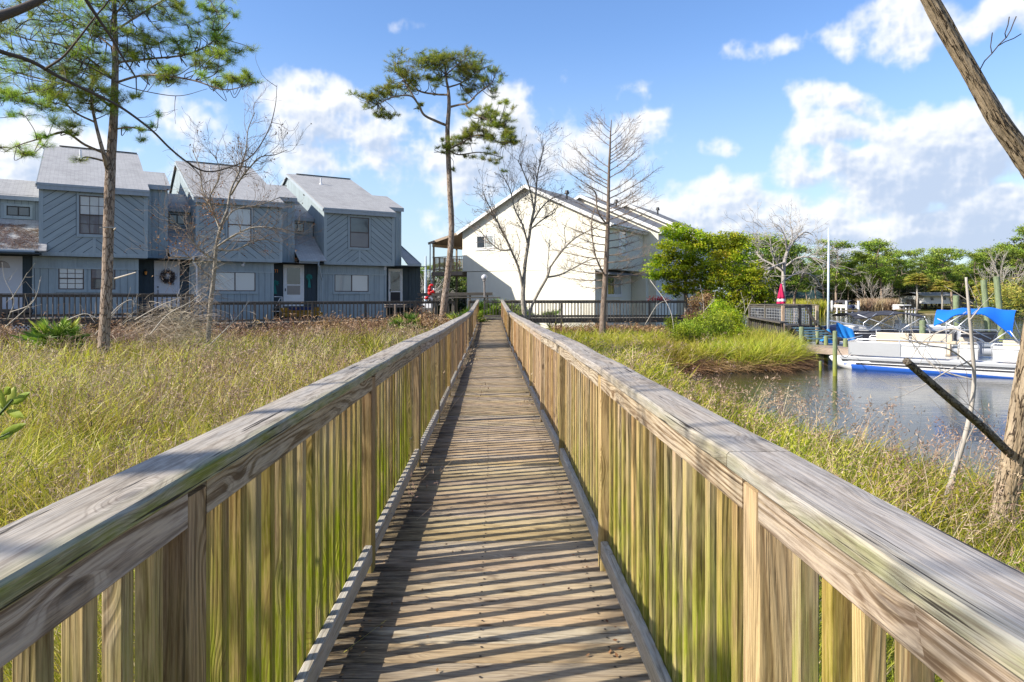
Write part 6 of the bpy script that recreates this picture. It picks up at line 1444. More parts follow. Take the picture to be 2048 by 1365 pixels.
for l in ([(1468,545,37,9),(1474,515,37,8),(1480,495,37,6)],[(1480,535,36.9,4),(1460,520,37,5),(1466,508,37,3)],[(1466,538,36.6,4),(1484,525,36.4,6),(1488,512,36.3,5),(1493,508,36.3,2)],[(1484,525,36.4,5),(1498,532,36.4,2)]):
    cp=curve(PP([(a,b,c) for a,b,c,d in l]),5); q.tube(cp,np.interp(np.linspace(0,1,len(cp)),np.linspace(0,1,len(l)),[widthm(d,36) for a,b,c,d in l]),7)
tag(build(q,'dead_snag',M['paletwig'],smooth=True),'pale broken dead snag poking out of the evergreen crown','dead tree')
# --- the leaning foreground tree on the right: trunk leaves the frame and returns above
T=empty('leaning_tree',P(1995,1110,5.35),'near leaning tree with thick plated brown bark at the right edge of the photo','tree')
tr=[(1992,1160,5.4,82),(2000,1090,5.4,64),(2010,1000,5.35,60),(2028,920,5.3,66),(2040,850,5.25,62),(2055,760,5.2,62),(2076,650,5.15,64),(2094,550,5.1,64),(2102,450,5.05,62),(2082,370,5.0,60),(2045,310,4.95,56),(1996,240,4.9,50),(1950,160,4.85,46),(1902,75,4.8,44),(1860,0,4.75,43),(1822,-70,4.7,41),(1780,-150,4.6,38),(1720,-300,4.55,33),(1650,-480,4.6,27),(1600,-680,4.7,20)]
q=MB(); pts=PP([t[:3] for t in tr]); cp=curve(pts,26); cw=np.interp(np.linspace(0,len(tr)-1,len(cp)),range(len(tr)),[widthm(t[3],t[2]) for t in tr])
q.tube(cp,cw,64,rough=.20,seed=3,caps=False); build(q,'trunk',M['nearbark'],T,smooth=True)
q=MB()
for (a_,d_) in ((-1,(-.7,.3,.9)),(-1,(.3,.5,1)),(-30,(-1,.2,.6)),(-45,(.9,.1,.9)),(-60,(-.9,-.2,.9)),(-20,(.6,-.3,1))): grow(q,cp[a_],d_,2.2,.035,2,.14,.03,(3,5),.6,.6,rmin=.005)
build(q,'crown_limbs',M['brownbark'],T,smooth=True)
q=MB(); cp=curve(PP([(2024,912,5.28),(1960,850,5.0),(1880,782,4.75),(1812,722,4.55)]),10); q.tube(cp,np.linspace(.033,.024,len(cp)),16,rough=.10,seed=8); build(q,'broken_limb',bark('dark_limb_bark',(.20,.155,.11),(.05,.035,.025),vs=26,stretch=.5,crackw=.1,patch=(.42,.38,.30)),T,smooth=True)
q=MB(); grow(q,P(1960,140,4.85),(.2,-.1,1),.25,.004,1); build(q,'twig',M['twig'],T)
q=MB(); grow(q,cp[2],(-.3,.1,.5),.5,.004,1,rmin=.002); build(q,'limb_twig',M['twig'],T)
# sapling
T=empty('sapling',P(1882,1040,5.9),'slim pale leafless sapling with arching twigs left of the leaning tree','sapling')
q=MB(); cp=curve(PP([(1878,1050,5.9),(1895,990,5.9),(1922,900,5.8),(1940,830,5.8),(1948,760,5.8),(1944,690,5.75),(1938,620,5.7),(1932,555,5.7)]),6); q.tube(cp,np.linspace(.026,.010,len(cp)),8,rough=.1)
for l in ([(1947,735,5.8),(1900,700,5.7),(1850,690,5.6),(1800,675,5.5)],[(1942,670,5.75),(1900,658,5.9),(1850,680,6.0),(1820,720,6.1)],[(1946,720,5.8),(1900,740,5.7),(1850,770,5.7),(1810,790,5.6)],[(1940,640,5.7),(1965,610,5.7)],[(1948,760,5.8),(1880,740,5.9),(1830,700,6)],[(1900,960,5.9),(1925,900,5.8),(1960,830,5.7)]):
    c2=curve(PP(l),5); q.tube(c2,np.linspace(.008,.0025,len(c2)),5)
    for _ in range(4): t=rng.uniform(.3,1); p=interp_poly(c2,t); grow(q,p,rng.normal(size=3)+np.array([-.8,0,.3]),rng.uniform(.2,.5),.0028,0,.15,rmin=.0018)
build(q,'stem',M['paletwig'],T,smooth=True)
# --- overhanging branches upper left (from a tree behind the camera)
T=empty('overhanging_branches',P(-120,200,4.6),'bare dark branches of a nearer tree reaching in across the upper left corner','branches')
q=MB()
big=[([(-260,60,4.4,52),(-60,45,4.5,34),(20,26,4.6,27),(90,-5,4.7,20),(160,-50,4.8,14)]),
 ([(-220,20,4.6,22),(-60,75,4.8,16),(0,103,4.9,13),(60,122,5.0,11),(120,155,5.1,9.5),(180,184,5.2,8),(240,214,5.3,7),(300,258,5.4,6),(340,297,5.5,5.5),(375,325,5.6,5),(410,343,5.7,4.5),(450,338,5.8,4),(500,315,5.9,3.5),(535,265,6,3),(550,215,6.1,2.2),(554,170,6.2,1.2)]),
 ([(88,140,5.05,8),(125,115,5.0,6.5),(155,80,4.95,5.5),(190,35,4.9,5),(215,5,4.85,4.5),(240,-30,4.8,4)]),
 ([(150,-40,4.6,12),(172,0,4.7,10),(195,35,4.8,9),(222,75,4.9,7.5),(245,115,5.0,6),(262,140,5.05,5),(273,158,5.1,4)]),
 ([(150,118,5.0,4),(200,145,5.1,3.5),(245,170,5.2,3),(300,185,5.3,2.5),(360,192,5.4,2),(415,178,5.5,1)]),
 ([(220,70,4.9,3),(230,-5,4.8,2),(245,-20,4.8,2)]),([(375,325,5.6,3),(395,345,5.7,2.5),(405,360,5.7,1.5)]),([(30,60,4.6,3),(60,40,4.7,3),(110,45,4.9,2),(150,35,5,1.2)])]
for l in big:
    cp=curve(PP([t[:3] for t in l]),7); cw=np.interp(np.linspace(0,len(l)-1,len(cp)),range(len(l)),[widthm(t[3],t[2]) for t in l]); q.tube(cp,cw,10,rough=.08,seed=len(l))
    LL=np.linalg.norm(np.diff(cp,axis=0),axis=1).sum()
    for _ in range(int(LL*3.5)):
        t=rng.uniform(.1,1); p=interp_poly(cp,t); v=rng.normal(size=3); v[2]+=.3; grow(q,p,v,rng.uniform(.12,.4),.0028,1,.2,.02,(1,3),rmin=.0014)
build(q,'branch',plain('grey_brown_branch',(.10,.08,.065),.85,dirt=.4,scale=12),T,smooth=True)
# the crown of that same tree stands left of the walk, out of view, and throws dappled shade
T=empty('shade_tree',(-7.5,.5,-2.1),'leafless tree standing left of the boardwalk beside the camera','tree')
q=MB(); cp=curve([(-7.3,-.8,-2.2),(-7.0,-.6,0),(-6.6,-.5,2),(-6.2,-.3,4)],5); q.tube(cp,np.linspace(.16,.09,len(cp)),10)
for d in ((1.2,.2,.25),(1,.9,.1),(.8,-.4,.5),(1.1,.5,.0),(.2,.8,.8),(1.2,-.1,-.1),(.9,1.4,.1)):
    grow(q,interp_poly(cp,rng.uniform(.5,1)),d,3.0,.026,2,.12,.02,(3,5),.6,.55,rmin=.006)
build(q,'trunk',M['brownbark'],T,smooth=True)

# ------------------------------------------------------------------ far trees: a few kinds, copied along the shore
def far_pine(seed,H):
    T=empty('far_pine',(0,0,0)); r=np.random.default_rng(seed)
    q=MB(); lean=r.normal()*.03*H; cp=curve([(0,0,0),(lean*.3,0,H*.35),(lean*.8,.1,H*.7),(lean,0,H*.97)],5); q.tube(cp,np.linspace(.017*H,.004*H,len(cp)),7)
    f=MB(); pos=[];rn=[]
    for i in range(24):
        t=r.uniform(.33,1.0)**.8; p=interp_poly(cp,t); a=r.uniform(0,6.28); ln=H*.20*(1.15-abs(t-.75)*1.6)*r.uniform(.5,1.1); e=p+np.array([math.cos(a)*ln,math.sin(a)*ln,ln*r.uniform(.0,.5)])
        q.tube(curve([p,(p+e)/2+np.array([0,0,-.05*H*.3]),e],3),np.linspace(.005*H,.002*H,7),4,caps=False)
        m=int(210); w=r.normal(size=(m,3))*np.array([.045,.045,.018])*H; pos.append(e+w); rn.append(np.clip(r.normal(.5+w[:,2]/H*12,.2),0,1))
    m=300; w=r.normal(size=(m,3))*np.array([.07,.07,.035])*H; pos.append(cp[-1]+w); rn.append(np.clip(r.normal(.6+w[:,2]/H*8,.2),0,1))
    pos=np.vstack(pos); f.leaves(pos,H*.024*rng.uniform(.6,1.2,len(pos)),rnd=np.concatenate(rn),aspect=.55,spread=.9)
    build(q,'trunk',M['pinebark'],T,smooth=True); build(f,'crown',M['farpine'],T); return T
def far_oak(seed,H):
    T=empty('far_oak',(0,0,0)); r=np.random.default_rng(seed)
    q=MB(); q.tube([(0,0,0),(.02*H,0,H*.3),(0,0,H*.55)],[.03*H,.022*H,.012*H],7); f=MB(); pos=[];rn=[]
    for i in range(26):
        v=r.normal(size=3); v/=np.linalg.norm(v); e=np.array([v[0]*.42,v[1]*.40,.55+v[2]*.36])*H*r.uniform(.6,1,1)
        e[2]=max(e[2],.12*H); q.tube([(0,0,H*.35),e*.6+np.array([0,0,H*.1]),e],[.012*H,.007*H,.003*H],4,caps=False)
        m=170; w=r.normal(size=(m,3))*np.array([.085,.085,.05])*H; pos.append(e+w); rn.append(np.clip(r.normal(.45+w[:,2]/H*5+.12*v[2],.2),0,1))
    pos=np.vstack(pos); f.leaves(pos,H*.036*rng.uniform(.6,1.2,len(pos)),rnd=np.concatenate(rn),aspect=.6,spread=.9)
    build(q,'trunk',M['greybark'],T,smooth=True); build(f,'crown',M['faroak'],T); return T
def far_bare(seed,H):
    T=empty('far_bare_tree',(0,0,0)); q=MB(); q.tube([(0,0,0),(0,0,H*.3)],[.02*H,.015*H],6)
    for i in range(7): v=rng.normal(size=3)*.5+np.array([0,0,1.1]); grow(q,(0,0,H*.28),v,H*.42,.010*H,3,.12,.03,(3,4),.55,.6,rmin=.0028*H,k=4)
    build(q,'trunk',M['paletwig'],T,smooth=True); return T
pines=[far_pine(s,1.0) for s in (1,2,3,4,5)]; oaks=[far_oak(s,1.0) for s in (11,12,13)]; bares=[far_bare(21,1.0)]
used=set()
def place(proto,px,ybase,ytop,d,label,group,cat='tree',sx=1.0):
    # the first use moves the prototype itself
    if proto.name in used: o=copy_tree(proto)
    else: o=proto; used.add(proto.name)
    x=(px-1024)/F*d; zg=float(gz(x,d)); H=(HZ-ytop)*d/F-zg
    o.location=(x,d,zg-.05); o.scale=(H*sx,H*sx,H); o.rotation_euler=(0,0,rng.uniform(0,6.28)); tag(o,label,cat,group); return o
r3=np.random.default_rng(8)
# treeline profile in the photo: (px, top row)
prof_t=[(1480,505),(1530,478),(1600,500),(1625,512),(1660,500),(1672,486),(1700,505),(1735,497),(1763,485),(1795,510),(1812,498),(1850,515),(1880,505),(1905,500),(1935,505),(1965,508),(1990,495),(2010,485),(2035,468),(2060,455),(2100,450),(2160,455),(2230,460)]
def topat(px): return float(np.interp(px,[p[0] for p in prof_t],[p[1] for p in prof_t]))
k_=0
for px in np.arange(1470,2260,13.5):
    d=r3.uniform(104,122) if px<2000 else r3.uniform(96,110); place(oaks[k_%3],px+r3.uniform(-5,5),0,topat(px)+r3.uniform(9,30),d,'dark green oak in the wooded far shore behind the pines','oaks on the far shore',sx=r3.uniform(.8,1.2)); k_+=1
k_=0
for px in list(np.arange(1478,2240,17.0)):
    if 1838<px<1925: d=r3.uniform(100,116)
    else: d=r3.uniform(93,108)
    place(pines[k_%5],px+r3.uniform(-6,6),0,topat(px)+(r3.uniform(-7,6) if r3.random()<.5 else r3.uniform(8,34)),d,'green pine with a bare trunk in the row along the far lake shore','pines on the far shore',sx=r3.uniform(.7,1.05)); k_+=1
for (px,top,lab) in ((1763,484,'tall flat-topped pine standing above the far treeline left of the palms'),(1672,486,'round-topped pine just right of the sailboat mast on the far shore'),(1904,500,'wide pine above the white house across the lake')):
    place(pines[k_%5],px,0,top,94,lab,None,sx=1.25); k_+=1
for (px,top,d,lab) in ((2005,518,84,'grey bare tree among the pines near the right edge'),(1745,560,92,'low grey leafless tree on the far shore behind the dark canopy')):
    place(bares[0],px,0,top,d,lab,None)
# woods seen between the houses
for i,px in enumerate(np.arange(800,965,11.0)):
    place(oaks[i%3] if i%3 else pines[i%5],px,0,528+r3.uniform(-2,14),r3.uniform(76,90),'green tree in the wood seen between the blue and cream houses','trees between the houses',sx=1.0)
for (px,d) in ((838,66),(829,64)): place(bares[0],px,0,556,d,'pale leafless bush seen between the houses','bare bushes between the houses',sx=1.3)
# trees behind the dock on the near side
for i,(px,d,top) in enumerate(((1505,70,475),(1530,74,472),(1555,72,480),(1590,78,498))):
    place(pines[(i+1)%5],px,0,top,d,'bright green pine behind the white-barked tree near the dock','pines behind the dock',sx=1.3)
# palms
def palm(px,ytop,ybase,d,label,r=.11,n=60,fl=1.3):
    base=P(px,ybase,d); base[2]=float(gz(base[0],d)); top=P(px-1,ytop+14,d); T=empty('palm_tree',base,label,'palm','cabbage palms on the far shore')
    q=MB(); q.tube([base,(base+top)/2+np.array([.1,0,0]),top],[r*1.1,r,r*1.1],8); build(q,'trunk',M['paletwig'],T,smooth=True)
    f=MB(); B=[];Dn=[]; 
    for i in range(n):
        v=rng.normal(size=3); v[2]=abs(v[2])*.9-.25; v/=np.linalg.norm(v); c=top+v*fl*.55
        m=26; s_=np.cross(v,(0,0,1)); s_/=np.linalg.norm(s_)+1e-6; an=rng.uniform(-1.1,1.1,m); B.append(np.repeat([c],m,0)); Dn.append(v[None]*np.cos(an)[:,None]+s_[None]*np.sin(an)[:,None])
        f.tube([top,c],[.02,.02],3,caps=False)
    B=np.vstack(B); f.blades(B,np.vstack(Dn),fl*.6*rng.uniform(.7,1.1,len(B)),.15,seg=2,droop=.5); build(f,'crown',leafmat('palm_frond',[(0,(.12,.16,.03)),(.5,(.42,.44,.06)),(1,(.70,.52,.15))],trans=.35) if 'palm_frond' not in bpy.data.materials else bpy.data.materials['palm_frond'],T)
palm(1834,550,619,87.5,'cabbage palm on the far shore, the left one beside the white house')
palm(1884,562,619,86.5,'cabbage palm in front of the white house across the lake')
palm(1975,567,613,84,'cabbage palm between the tall green pilings on the far shore')
for (px,py,d,lab) in ((2010,585,74,'low green palmetto clump on the right bank, the highest one'),(2035,592,70,'low green palmetto clump at the right edge bank'),(1992,600,76,'low green shrub clump at the waterside left of the palmettos')):
    T=empty('palmetto_clump',P(px,640,d),lab,'palmetto'); f=MB(); N=900; c=P(px,py+8,d); pos=c+rng.normal(size=(N,3))*np.array([1.0,.8,.75]); dr=rng.normal(size=(N,3)); dr[:,2]=np.abs(dr[:,2])
    pos[:,2]=np.maximum(pos[:,2],WZ+.2); f.blades(pos,dr,.6,.09,seg=2,droop=.3); build(f,'fronds',bpy.data.materials['palm_frond'],T)
    f=MB(); pos=c+rng.normal(size=(700,3))*np.array([1.3,.9,.6])-np.array([0,0,.7]); pos[:,2]=np.maximum(pos[:,2],WZ+.15); f.leaves(pos,.3); build(f,'undergrowth',M['faroak'],T)
# ------------------------------------------------------------------ marsh vegetation
M['grass']=leafmat('marsh_grass_blades',[(0,(.05,.075,.01)),(.22,(.21,.26,.02)),(.5,(.44,.44,.035)),(.70,(.58,.50,.08)),(.85,(.50,.38,.18)),(1,(.62,.50,.30))],trans=.35,rough=.5,vary=.25)
M['straw']=leafmat('dead_straw_stalks',[(0,(.17,.11,.06)),(.4,(.38,.27,.16)),(.8,(.56,.43,.28)),(1,(.66,.55,.40))],trans=.2,vary=.25)
M['seed']=leafmat('brown_seed_heads',[(0,(.18,.105,.07)),(.5,(.36,.24,.165)),(1,(.52,.39,.28))],trans=.15,vary=.25)
M['brush']=leafmat('dry_brown_brush',[(0,(.07,.035,.02)),(.4,(.23,.125,.06)),(.8,(.44,.27,.14)),(1,(.58,.44,.29))],trans=.15,vary=.3)
M['shrub']=leafmat('bright_green_shrub',[(0,(.09,.14,.012)),(.5,(.27,.36,.025)),(1,(.50,.56,.05))],trans=.35,vary=.3)
M['palmetto']=leafmat('palmetto_frond',[(0,(.05,.10,.02)),(.5,(.15,.26,.03)),(.85,(.34,.44,.05)),(1,(.5,.5,.09))],trans=.25,vary=.2)
def nz2(x,y,s,seed=0):
    return np.array([mnoise.noise(Vector((a*s+seed,b*s,seed*.7))) for a,b in zip(x,y)])
def scatter(N,r0,r1,pw=1.0,amax=.80):
    """points in front of the camera, thinning with distance"""
    u=rng.random(N); r=r0*(r1/r0)**(u**pw); t=rng.uniform(-amax,amax,N); x=np.tan(t*.93)*r; return x,r
def onland(x,y,m=.05): return (lake_sdf(x,y)+wig(x,y)*.8*np.minimum(1,np.abs(y)/60)>m)
def limit_far(x): # rear edge of the marsh in front of the walkways
    return np.interp(x,[-30,-20,-15,-4.8,-2,3,9.5,12],[22.5,24.2,27.2,32.6,34.8,35.2,36,38])
def clear_walk(x,y,m=.70): return np.abs(x-(YAW*y))>m
N=215000
x,y=scatter(N,2.0,37,1.0); 
ok=onland(x,y)&clear_walk(x,y)&(y<limit_far(x)+1.0); x=x[ok];y=y[ok]
left=x<0
n1=nz2(x,y,.55,1); n2=nz2(x,y,.18,5)
size=np.clip(y/3.0,.8,5.5)
n3=nz2(x,y,1.6,12); hh=np.where(left,.70,.58)*rng.uniform(.45,1.2,len(x))*(1+.35*n1+.30*n3)
hh*=np.interp(lake_sdf(x,y),[0,1.2],[.55,1.0])
z=gz(x,y)
dr=np.stack([rng.normal(0,.40,len(x))+.12,rng.normal(0,.40,len(x)),np.ones(len(x))],1); nr=np.abs(x-YAW*y)<1.8; dr[:,0]=np.where(nr,np.sign(x-YAW*y)*(np.abs(dr[:,0])+.1),dr[:,0]); dr[:,1]*=np.where(nr,.4,1)
tan=np.where(left,.60,.34)+.30*n2+.28*n1
hh*=np.interp(limit_far(x)-y,[0,3],[.6,1]); rn=np.clip(rng.beta(2,2.4,len(x))*.74+np.where(rng.random(len(x))<np.clip(tan,0.03,.75),.32,0)+.08*n1,0,1)
mb=MB(); mb.blades(np.stack([x,y,z],1),dr,hh*1.3,.0098*size**.75,seg=3,droop=rng.uniform(.2,1.0,len(x)),rnd=rn)
tag(build(mb,'marsh_grass',M['grass']),'yellow-green marsh grass covering both sides of the boardwalk','grass',kind='stuff')
# near lush tufts that show between the balusters and beside the caps
N=60000; x=rng.uniform(-4.2,6.8,N); y=rng.uniform(.7,7.5,N); ok=clear_walk(x,y,.78)&onland(x,y); x=x[ok];y=y[ok]
mb=MB(); dr=np.stack([rng.normal(0,.45,len(x)),rng.normal(0,.45,len(x)),np.ones(len(x))],1); dr[:,0]=np.where(np.abs(x)<1.9,np.sign(x)*(np.abs(dr[:,0])+.12),dr[:,0]); dr[:,1]*=np.where(np.abs(x)<1.9,.4,1)
mb.blades(np.stack([x,y,gz(x,y)],1),dr,rng.uniform(.35,.85,len(x)),.0085,seg=4,droop=rng.uniform(.3,1.1,len(x)),rnd=np.clip(rng.beta(2,3,len(x))*.75+(rng.random(len(x))<.18)*.35,0,1))
tag(build(mb,'near_grass',M['grass']),'long drooping green grass close beside the boardwalk railings','grass',kind='stuff')
# dead stalks with seed heads
def stalks(N,r0,r1,fn,h0,h1,name,label,seed=.8,pw=1.0,leanx=.15):
    x,y=scatter(N,r0,r1,pw); ok=onland(x,y)&clear_walk(x,y,.75)&fn(x,y); x=x[ok];y=y[ok]; n=len(x)
    h=rng.uniform(h0,h1,n); z=gz(x,y); dr=np.stack([rng.normal(leanx,.22,n),rng.normal(0,.22,n),np.ones(n)],1); dr/=np.linalg.norm(dr,axis=1)[:,None]
    mb=MB(); s=np.clip(y/4,.8,5)
    base=np.stack([x,y,z],1); droop=rng.uniform(.05,.35,n)
    mb.blades(base,dr,h,.0055*s**.7,seg=3,droop=droop,rnd=rng.random(n))
    has=rng.random(n)<seed; hd=dr.copy(); hd[:,2]=0; hd/=np.linalg.norm(hd,axis=1)[:,None]+1e-9
    tip=base+dr*h[:,None]+(hd*.6-np.array([0,0,.7]))*(h*droop)[:,None]*.92
    k=12; tp=np.repeat(tip[has],k,0); ss=np.repeat(s[has],k); u=rng.random(len(tp)); off=rng.normal(size=(len(tp),3))*np.array([.022,.022,.02])*1.2; tp=tp+off*(ss[:,None]**.35)-np.repeat(dr[has],k,0)*(u*.17)[:,None]
    mb2=MB(); dd=rng.normal(size=(len(tp),3))*.6+np.array([.1,0,.3]); mb2.blades(tp,dd,.035*ss**.45,.011*ss**.6,seg=1,droop=0,rnd=rng.random(len(tp)))
    tag(build(mb,name,M['straw']),label[0],'dead stalks',kind='stuff'); tag(build(mb2,name+'_seed_heads',M['seed']),label[1],'seed heads',kind='stuff')
stalks(46000,3.0,33,lambda x,y:(x<0)&(y<limit_far(x)-2.6)&(nz2(x,y,.5,9)>-.15),.60,1.12,'tall_dead_stalks',('tan dead stalks standing through the grass on the left marsh','brown feathery seed heads over the left marsh'),seed=.22,pw=.62)
stalks(7000,3.6,24,lambda x,y:(x>0)&(nz2(x,y,.35,4)>-.05),.55,1.1,'bank_stalks',('thin dead stalks along the right-hand bank','reddish-brown seed heads along the right-hand bank'),seed=.85,leanx=.25)
# tall brown brush in front of the walkways
def brush(N,xr,dist,hr,name,label,mat='brush',dens=1):
    t=rng.random(N); x=xr[0]+(xr[1]-xr[0])*t; y=limit_far(x)-rng.uniform(dist[0],dist[1],N); ok=clear_walk(x,y,.8); x=x[ok];y=y[ok];n=len(x)
    c=nz2(x,y,.8,3)
    if name=='tall_brown_brush': k_=nz2(x,y,1.3,21)>-.05; x=x[k_];y=y[k_];c=c[k_];n=len(x)
    h=rng.uniform(hr[0],hr[1],n)*(1+.75*c); 
    dr=np.stack([rng.normal(.1,.32,n),rng.normal(0,.3,n),np.ones(n)],1)
    mb=MB(); mb.blades(np.stack([x,y,gz(x,y)],1),dr,h,.022,seg=4,droop=rng.uniform(.1,1.0,n),rnd=rng.random(n))
    # side tufts
    k=5; B=np.repeat(np.stack([x,y,gz(x,y)],1),k,0)+np.repeat(dr/np.linalg.norm(dr,axis=1)[:,None]*h[:,None],k,0)*rng.uniform(.35,.98,(n*k,1)); d2=rng.normal(size=(n*k,3)); d2[:,2]-=.2
    mb.blades(B,d2,rng.uniform(.06,.20,n*k),.030,seg=2,droop=.5,rnd=rng.random(n*k))
    tag(build(mb,name,M[mat]),label,'brush',kind='stuff')
brush(8000,(-24,-4.6),(.8,4.2),(.28,.66),'dry_brush','dry brown brush and dog-fennel heaped against the dark walkway')
brush(1500,(-17.0,-12.6),(2.4,4.6),(.55,.95),'vine_thicket','tall tangle of straw-coloured vines round the bare tree base','straw')
brush(3000,(-8.5,-1.2),(.3,2.6),(.6,1.15),'mixed_brush','mixed dry and green brush left of the boardwalk end')
brush(2200,(2.0,10.0),(.3,2.6),(.35,.65),'rusty_brush','rusty dead ferns under the walkway right of the boardwalk')
brush(3600,(-24,-3.2),(.8,5.0),(.80,1.30),'tall_brown_brush','taller rusty-brown dead stems with drooping plumes before the dark walkway')
# arching bare canes in front of the left houses
T=None
def canes(lst,label):
    q=MB()
    for l in lst:
        cp=curve(PP(l),6); q.tube(cp,np.linspace(.016,.006,len(cp)),5)
        for _ in range(3): p=interp_poly(cp,rng.uniform(.4,1)); grow(q,p,rng.normal(size=3)+np.array([.2,0,.8]),rng.uniform(.25,.6),.005,0,.15,rmin=.0035)
    return tag(build(q,'bare_canes',M['paletwig'],smooth=True),label,'bare canes')
canes([[(15,640,21),(28,600,21),(10,560,21),(4,525,21)],[(22,600,21),(38,575,21),(55,545,21)],[(20,625,21),(60,610,21),(75,585,21),(80,560,21)],[(10,655,21),(50,620,21),(66,600,21)]],'pale bare canes in front of the fan-lit door at the far left')
canes([[(135,640,20),(170,628,20),(200,640,20)],[(205,650,20),(235,615,20),(262,600,20),(268,615,20)],[(190,670,20),(225,630,20),(250,605,20)]],'pale arching canes beside the big pine trunk')
canes([[(270,640,19),(320,612,19),(360,596,19)],[(300,670,19),(335,630,19),(380,605,19),(400,590,19)],[(420,690,19),(470,640,19),(500,600,19)]],'tangled arching canes left of the vine-hung tree')
# palmettos
def palmetto(px,py,d,r,label,n=30,group='saw palmettos'):
    c=P(px,py,d); base=c.copy(); base[2]=float(gz(c[0],d))+.12; T=empty('palmetto',base,label,'palmetto',group)
    f=MB(); st=MB()
    for i in range(n):
        v=rng.normal(size=3); v[2]=abs(v[2])*.8+.35; v/=np.linalg.norm(v); e=base+v*r*rng.uniform(.5,1.0)+np.array([0,0,.1]); st.tube([base,(base+e)/2+np.array([0,0,.05]),e],[.012,.01,.008],4,caps=False)
        m=18; s_=np.cross(v,(0,0,1.)); s_/=np.linalg.norm(s_)+1e-6; an=np.linspace(-1.25,1.25,m); dd=v[None]*np.cos(an)[:,None]+s_[None]*np.sin(an)[:,None]
        f.blades(np.repeat([e],m,0),dd,r*.55*rng.uniform(.8,1.1,m),.035*r/.6,seg=2,droop=.15,rnd=np.full(m,rng.random()))
    build(st,'stems',M['palmetto'],T); build(f,'fronds',M['palmetto'],T)
palmetto(115,670,20.0,.85,'bright green saw palmetto left of the big pine trunk',50)
palmetto(812,650,30,.8,'dark green palmetto against the walkway left of the umbrella pine',34); palmetto(795,655,29.5,.6,'smaller dark palmetto left of the one by the umbrella pine',22)
palmetto(925,640,32,.9,'yellow-green palmetto at the left foot of the boardwalk end',34); palmetto(948,630,34,.7,'palmetto touching the left rail of the boardwalk end',24)
for i,(px,d,r) in enumerate(((968,39.2,.95),(985,39.0,.9),(1000,39.4,1.0),(1016,39.2,.95),(1040,39.0,.85),(1100,38.9,.7))):
    palmetto(px,625,d,r*1.25,['palmetto under the globe lamp','palmetto right of the globe lamp, behind the end railing','palmetto centred behind the end railing of the boardwalk','palmetto just right of the end railing, against the cream wall','palmetto behind the forked bare tree','small palmetto at the foot of the cream wall'][i],30)
# shrubs on the right bank
def shrub(px,py,d,rx,rz,n,label,mat='shrub',size=.075):
    c=P(px,py,d); g0=float(gz(c[0],d)); T=empty('shrub',(c[0],d,g0),label,'shrub','shrubs on the right bank')
    st=MB(); f=MB(); pos=[];rn=[]
    for i in range(n):
        v=rng.normal(size=3); v/=np.linalg.norm(v); e=c+v*np.array([rx,rx*.8,rz])*rng.uniform(.5,1); e[2]=max(e[2],g0+.1)
        st.tube([(c[0]+v[0]*.2,d+v[1]*.2,g0),((c[0]+e[0])/2,(d+e[1])/2,(g0+e[2])/2+.1),e],[.014,.009,.004],4,caps=False)
        m=80; w=rng.normal(size=(m,3))*np.array([.10,.10,.14]); pos.append(e+w); rn.append(np.clip(rng.normal(.35+.3*(e[2]-c[2])/rz+.1*rng.normal(),.16,m),0,1))
    pos=np.vstack(pos); f.leaves(pos,size*rng.uniform(.6,1.3,len(pos)),rnd=np.concatenate(rn),aspect=.4,spread=1.2)
    build(st,'stems',M['brownbark'],T); build(f,'foliage',M[mat],T)
shrub(1415,660,25,1.0,.55,110,'bright yellow-green groundsel shrub, the large middle one on the right bank')
shrub(1375,672,24,.7,.4,60,'bright green shrub left of the large groundsel shrub')
shrub(1462,650,27,.6,.55,60,'darker green shrub under the evergreen beside the landing','olive')
shrub(1478,680,24.5,.45,.4,44,'dark green shrub at the left edge of the tall grass clump','olive')
shrub(1440,625,30,.7,.5,50,'yellow-tipped wax myrtle in front of the platform','olive')
shrub(1315,690,26,.35,.3,26,'small bright green shrub near the cypress foot')
shrub(1345,650,31,.3,.25,18,'small green shrub below the walkway near the evergreen')
shrub(1405,608,33,.7,.5,46,'rusty brown dead shrub under the left evergreen','brush',.09)
shrub(1395,640,31,.6,.35,36,'tan dead shrub behind the bright groundsel','brush',.09)
# bare saplings there
canes([[(1405,690,29),(1408,640,29),(1406,600,29),(1400,570,29)],[(1300,560,30),(1340,620,29),(1350,690,28)],[(1290,650,29),(1315,610,29),(1340,600,29)],[(1410,620,29),(1430,600,29)]],'thin pale saplings standing between the cypress and the evergreens')
canes([[(1485,660,30),(1490,620,30),(1482,585,30)],[(1488,630,30),(1505,595,30)],[(1480,640,30),(1470,610,30)]],'leafless sapling in front of the evergreen by the dock')
# tall grass clump on the point beside the water
N=38000; x=rng.uniform(3.6,10.4,N); y=rng.uniform(20.3,28.5,N); ok=onland(x,y,.0)&(nz2(x,y,.9,2)>-.35); x=x[ok];y=y[ok]; n=len(x)
mb=MB(); dr=np.stack([rng.normal(.05,.35,n),rng.normal(-.05,.35,n),np.ones(n)],1); h=rng.uniform(.75,1.25,n)*(1+.2*nz2(x,y,.7,6))*np.interp(x,[3.6,6.2,8,10.4],[.62,.72,1,1])
mb.blades(np.stack([x,y,gz(x,y)],1),dr,h,.018,seg=3,droop=rng.uniform(.15,.9,n),rnd=np.clip(rng.beta(2.2,2.4,n)*.85+.1,0,1))
tag(build(mb,'tall_grass_clump',M['grass']),'tall yellow-green cordgrass clump on the point beside the water','grass',kind='stuff')
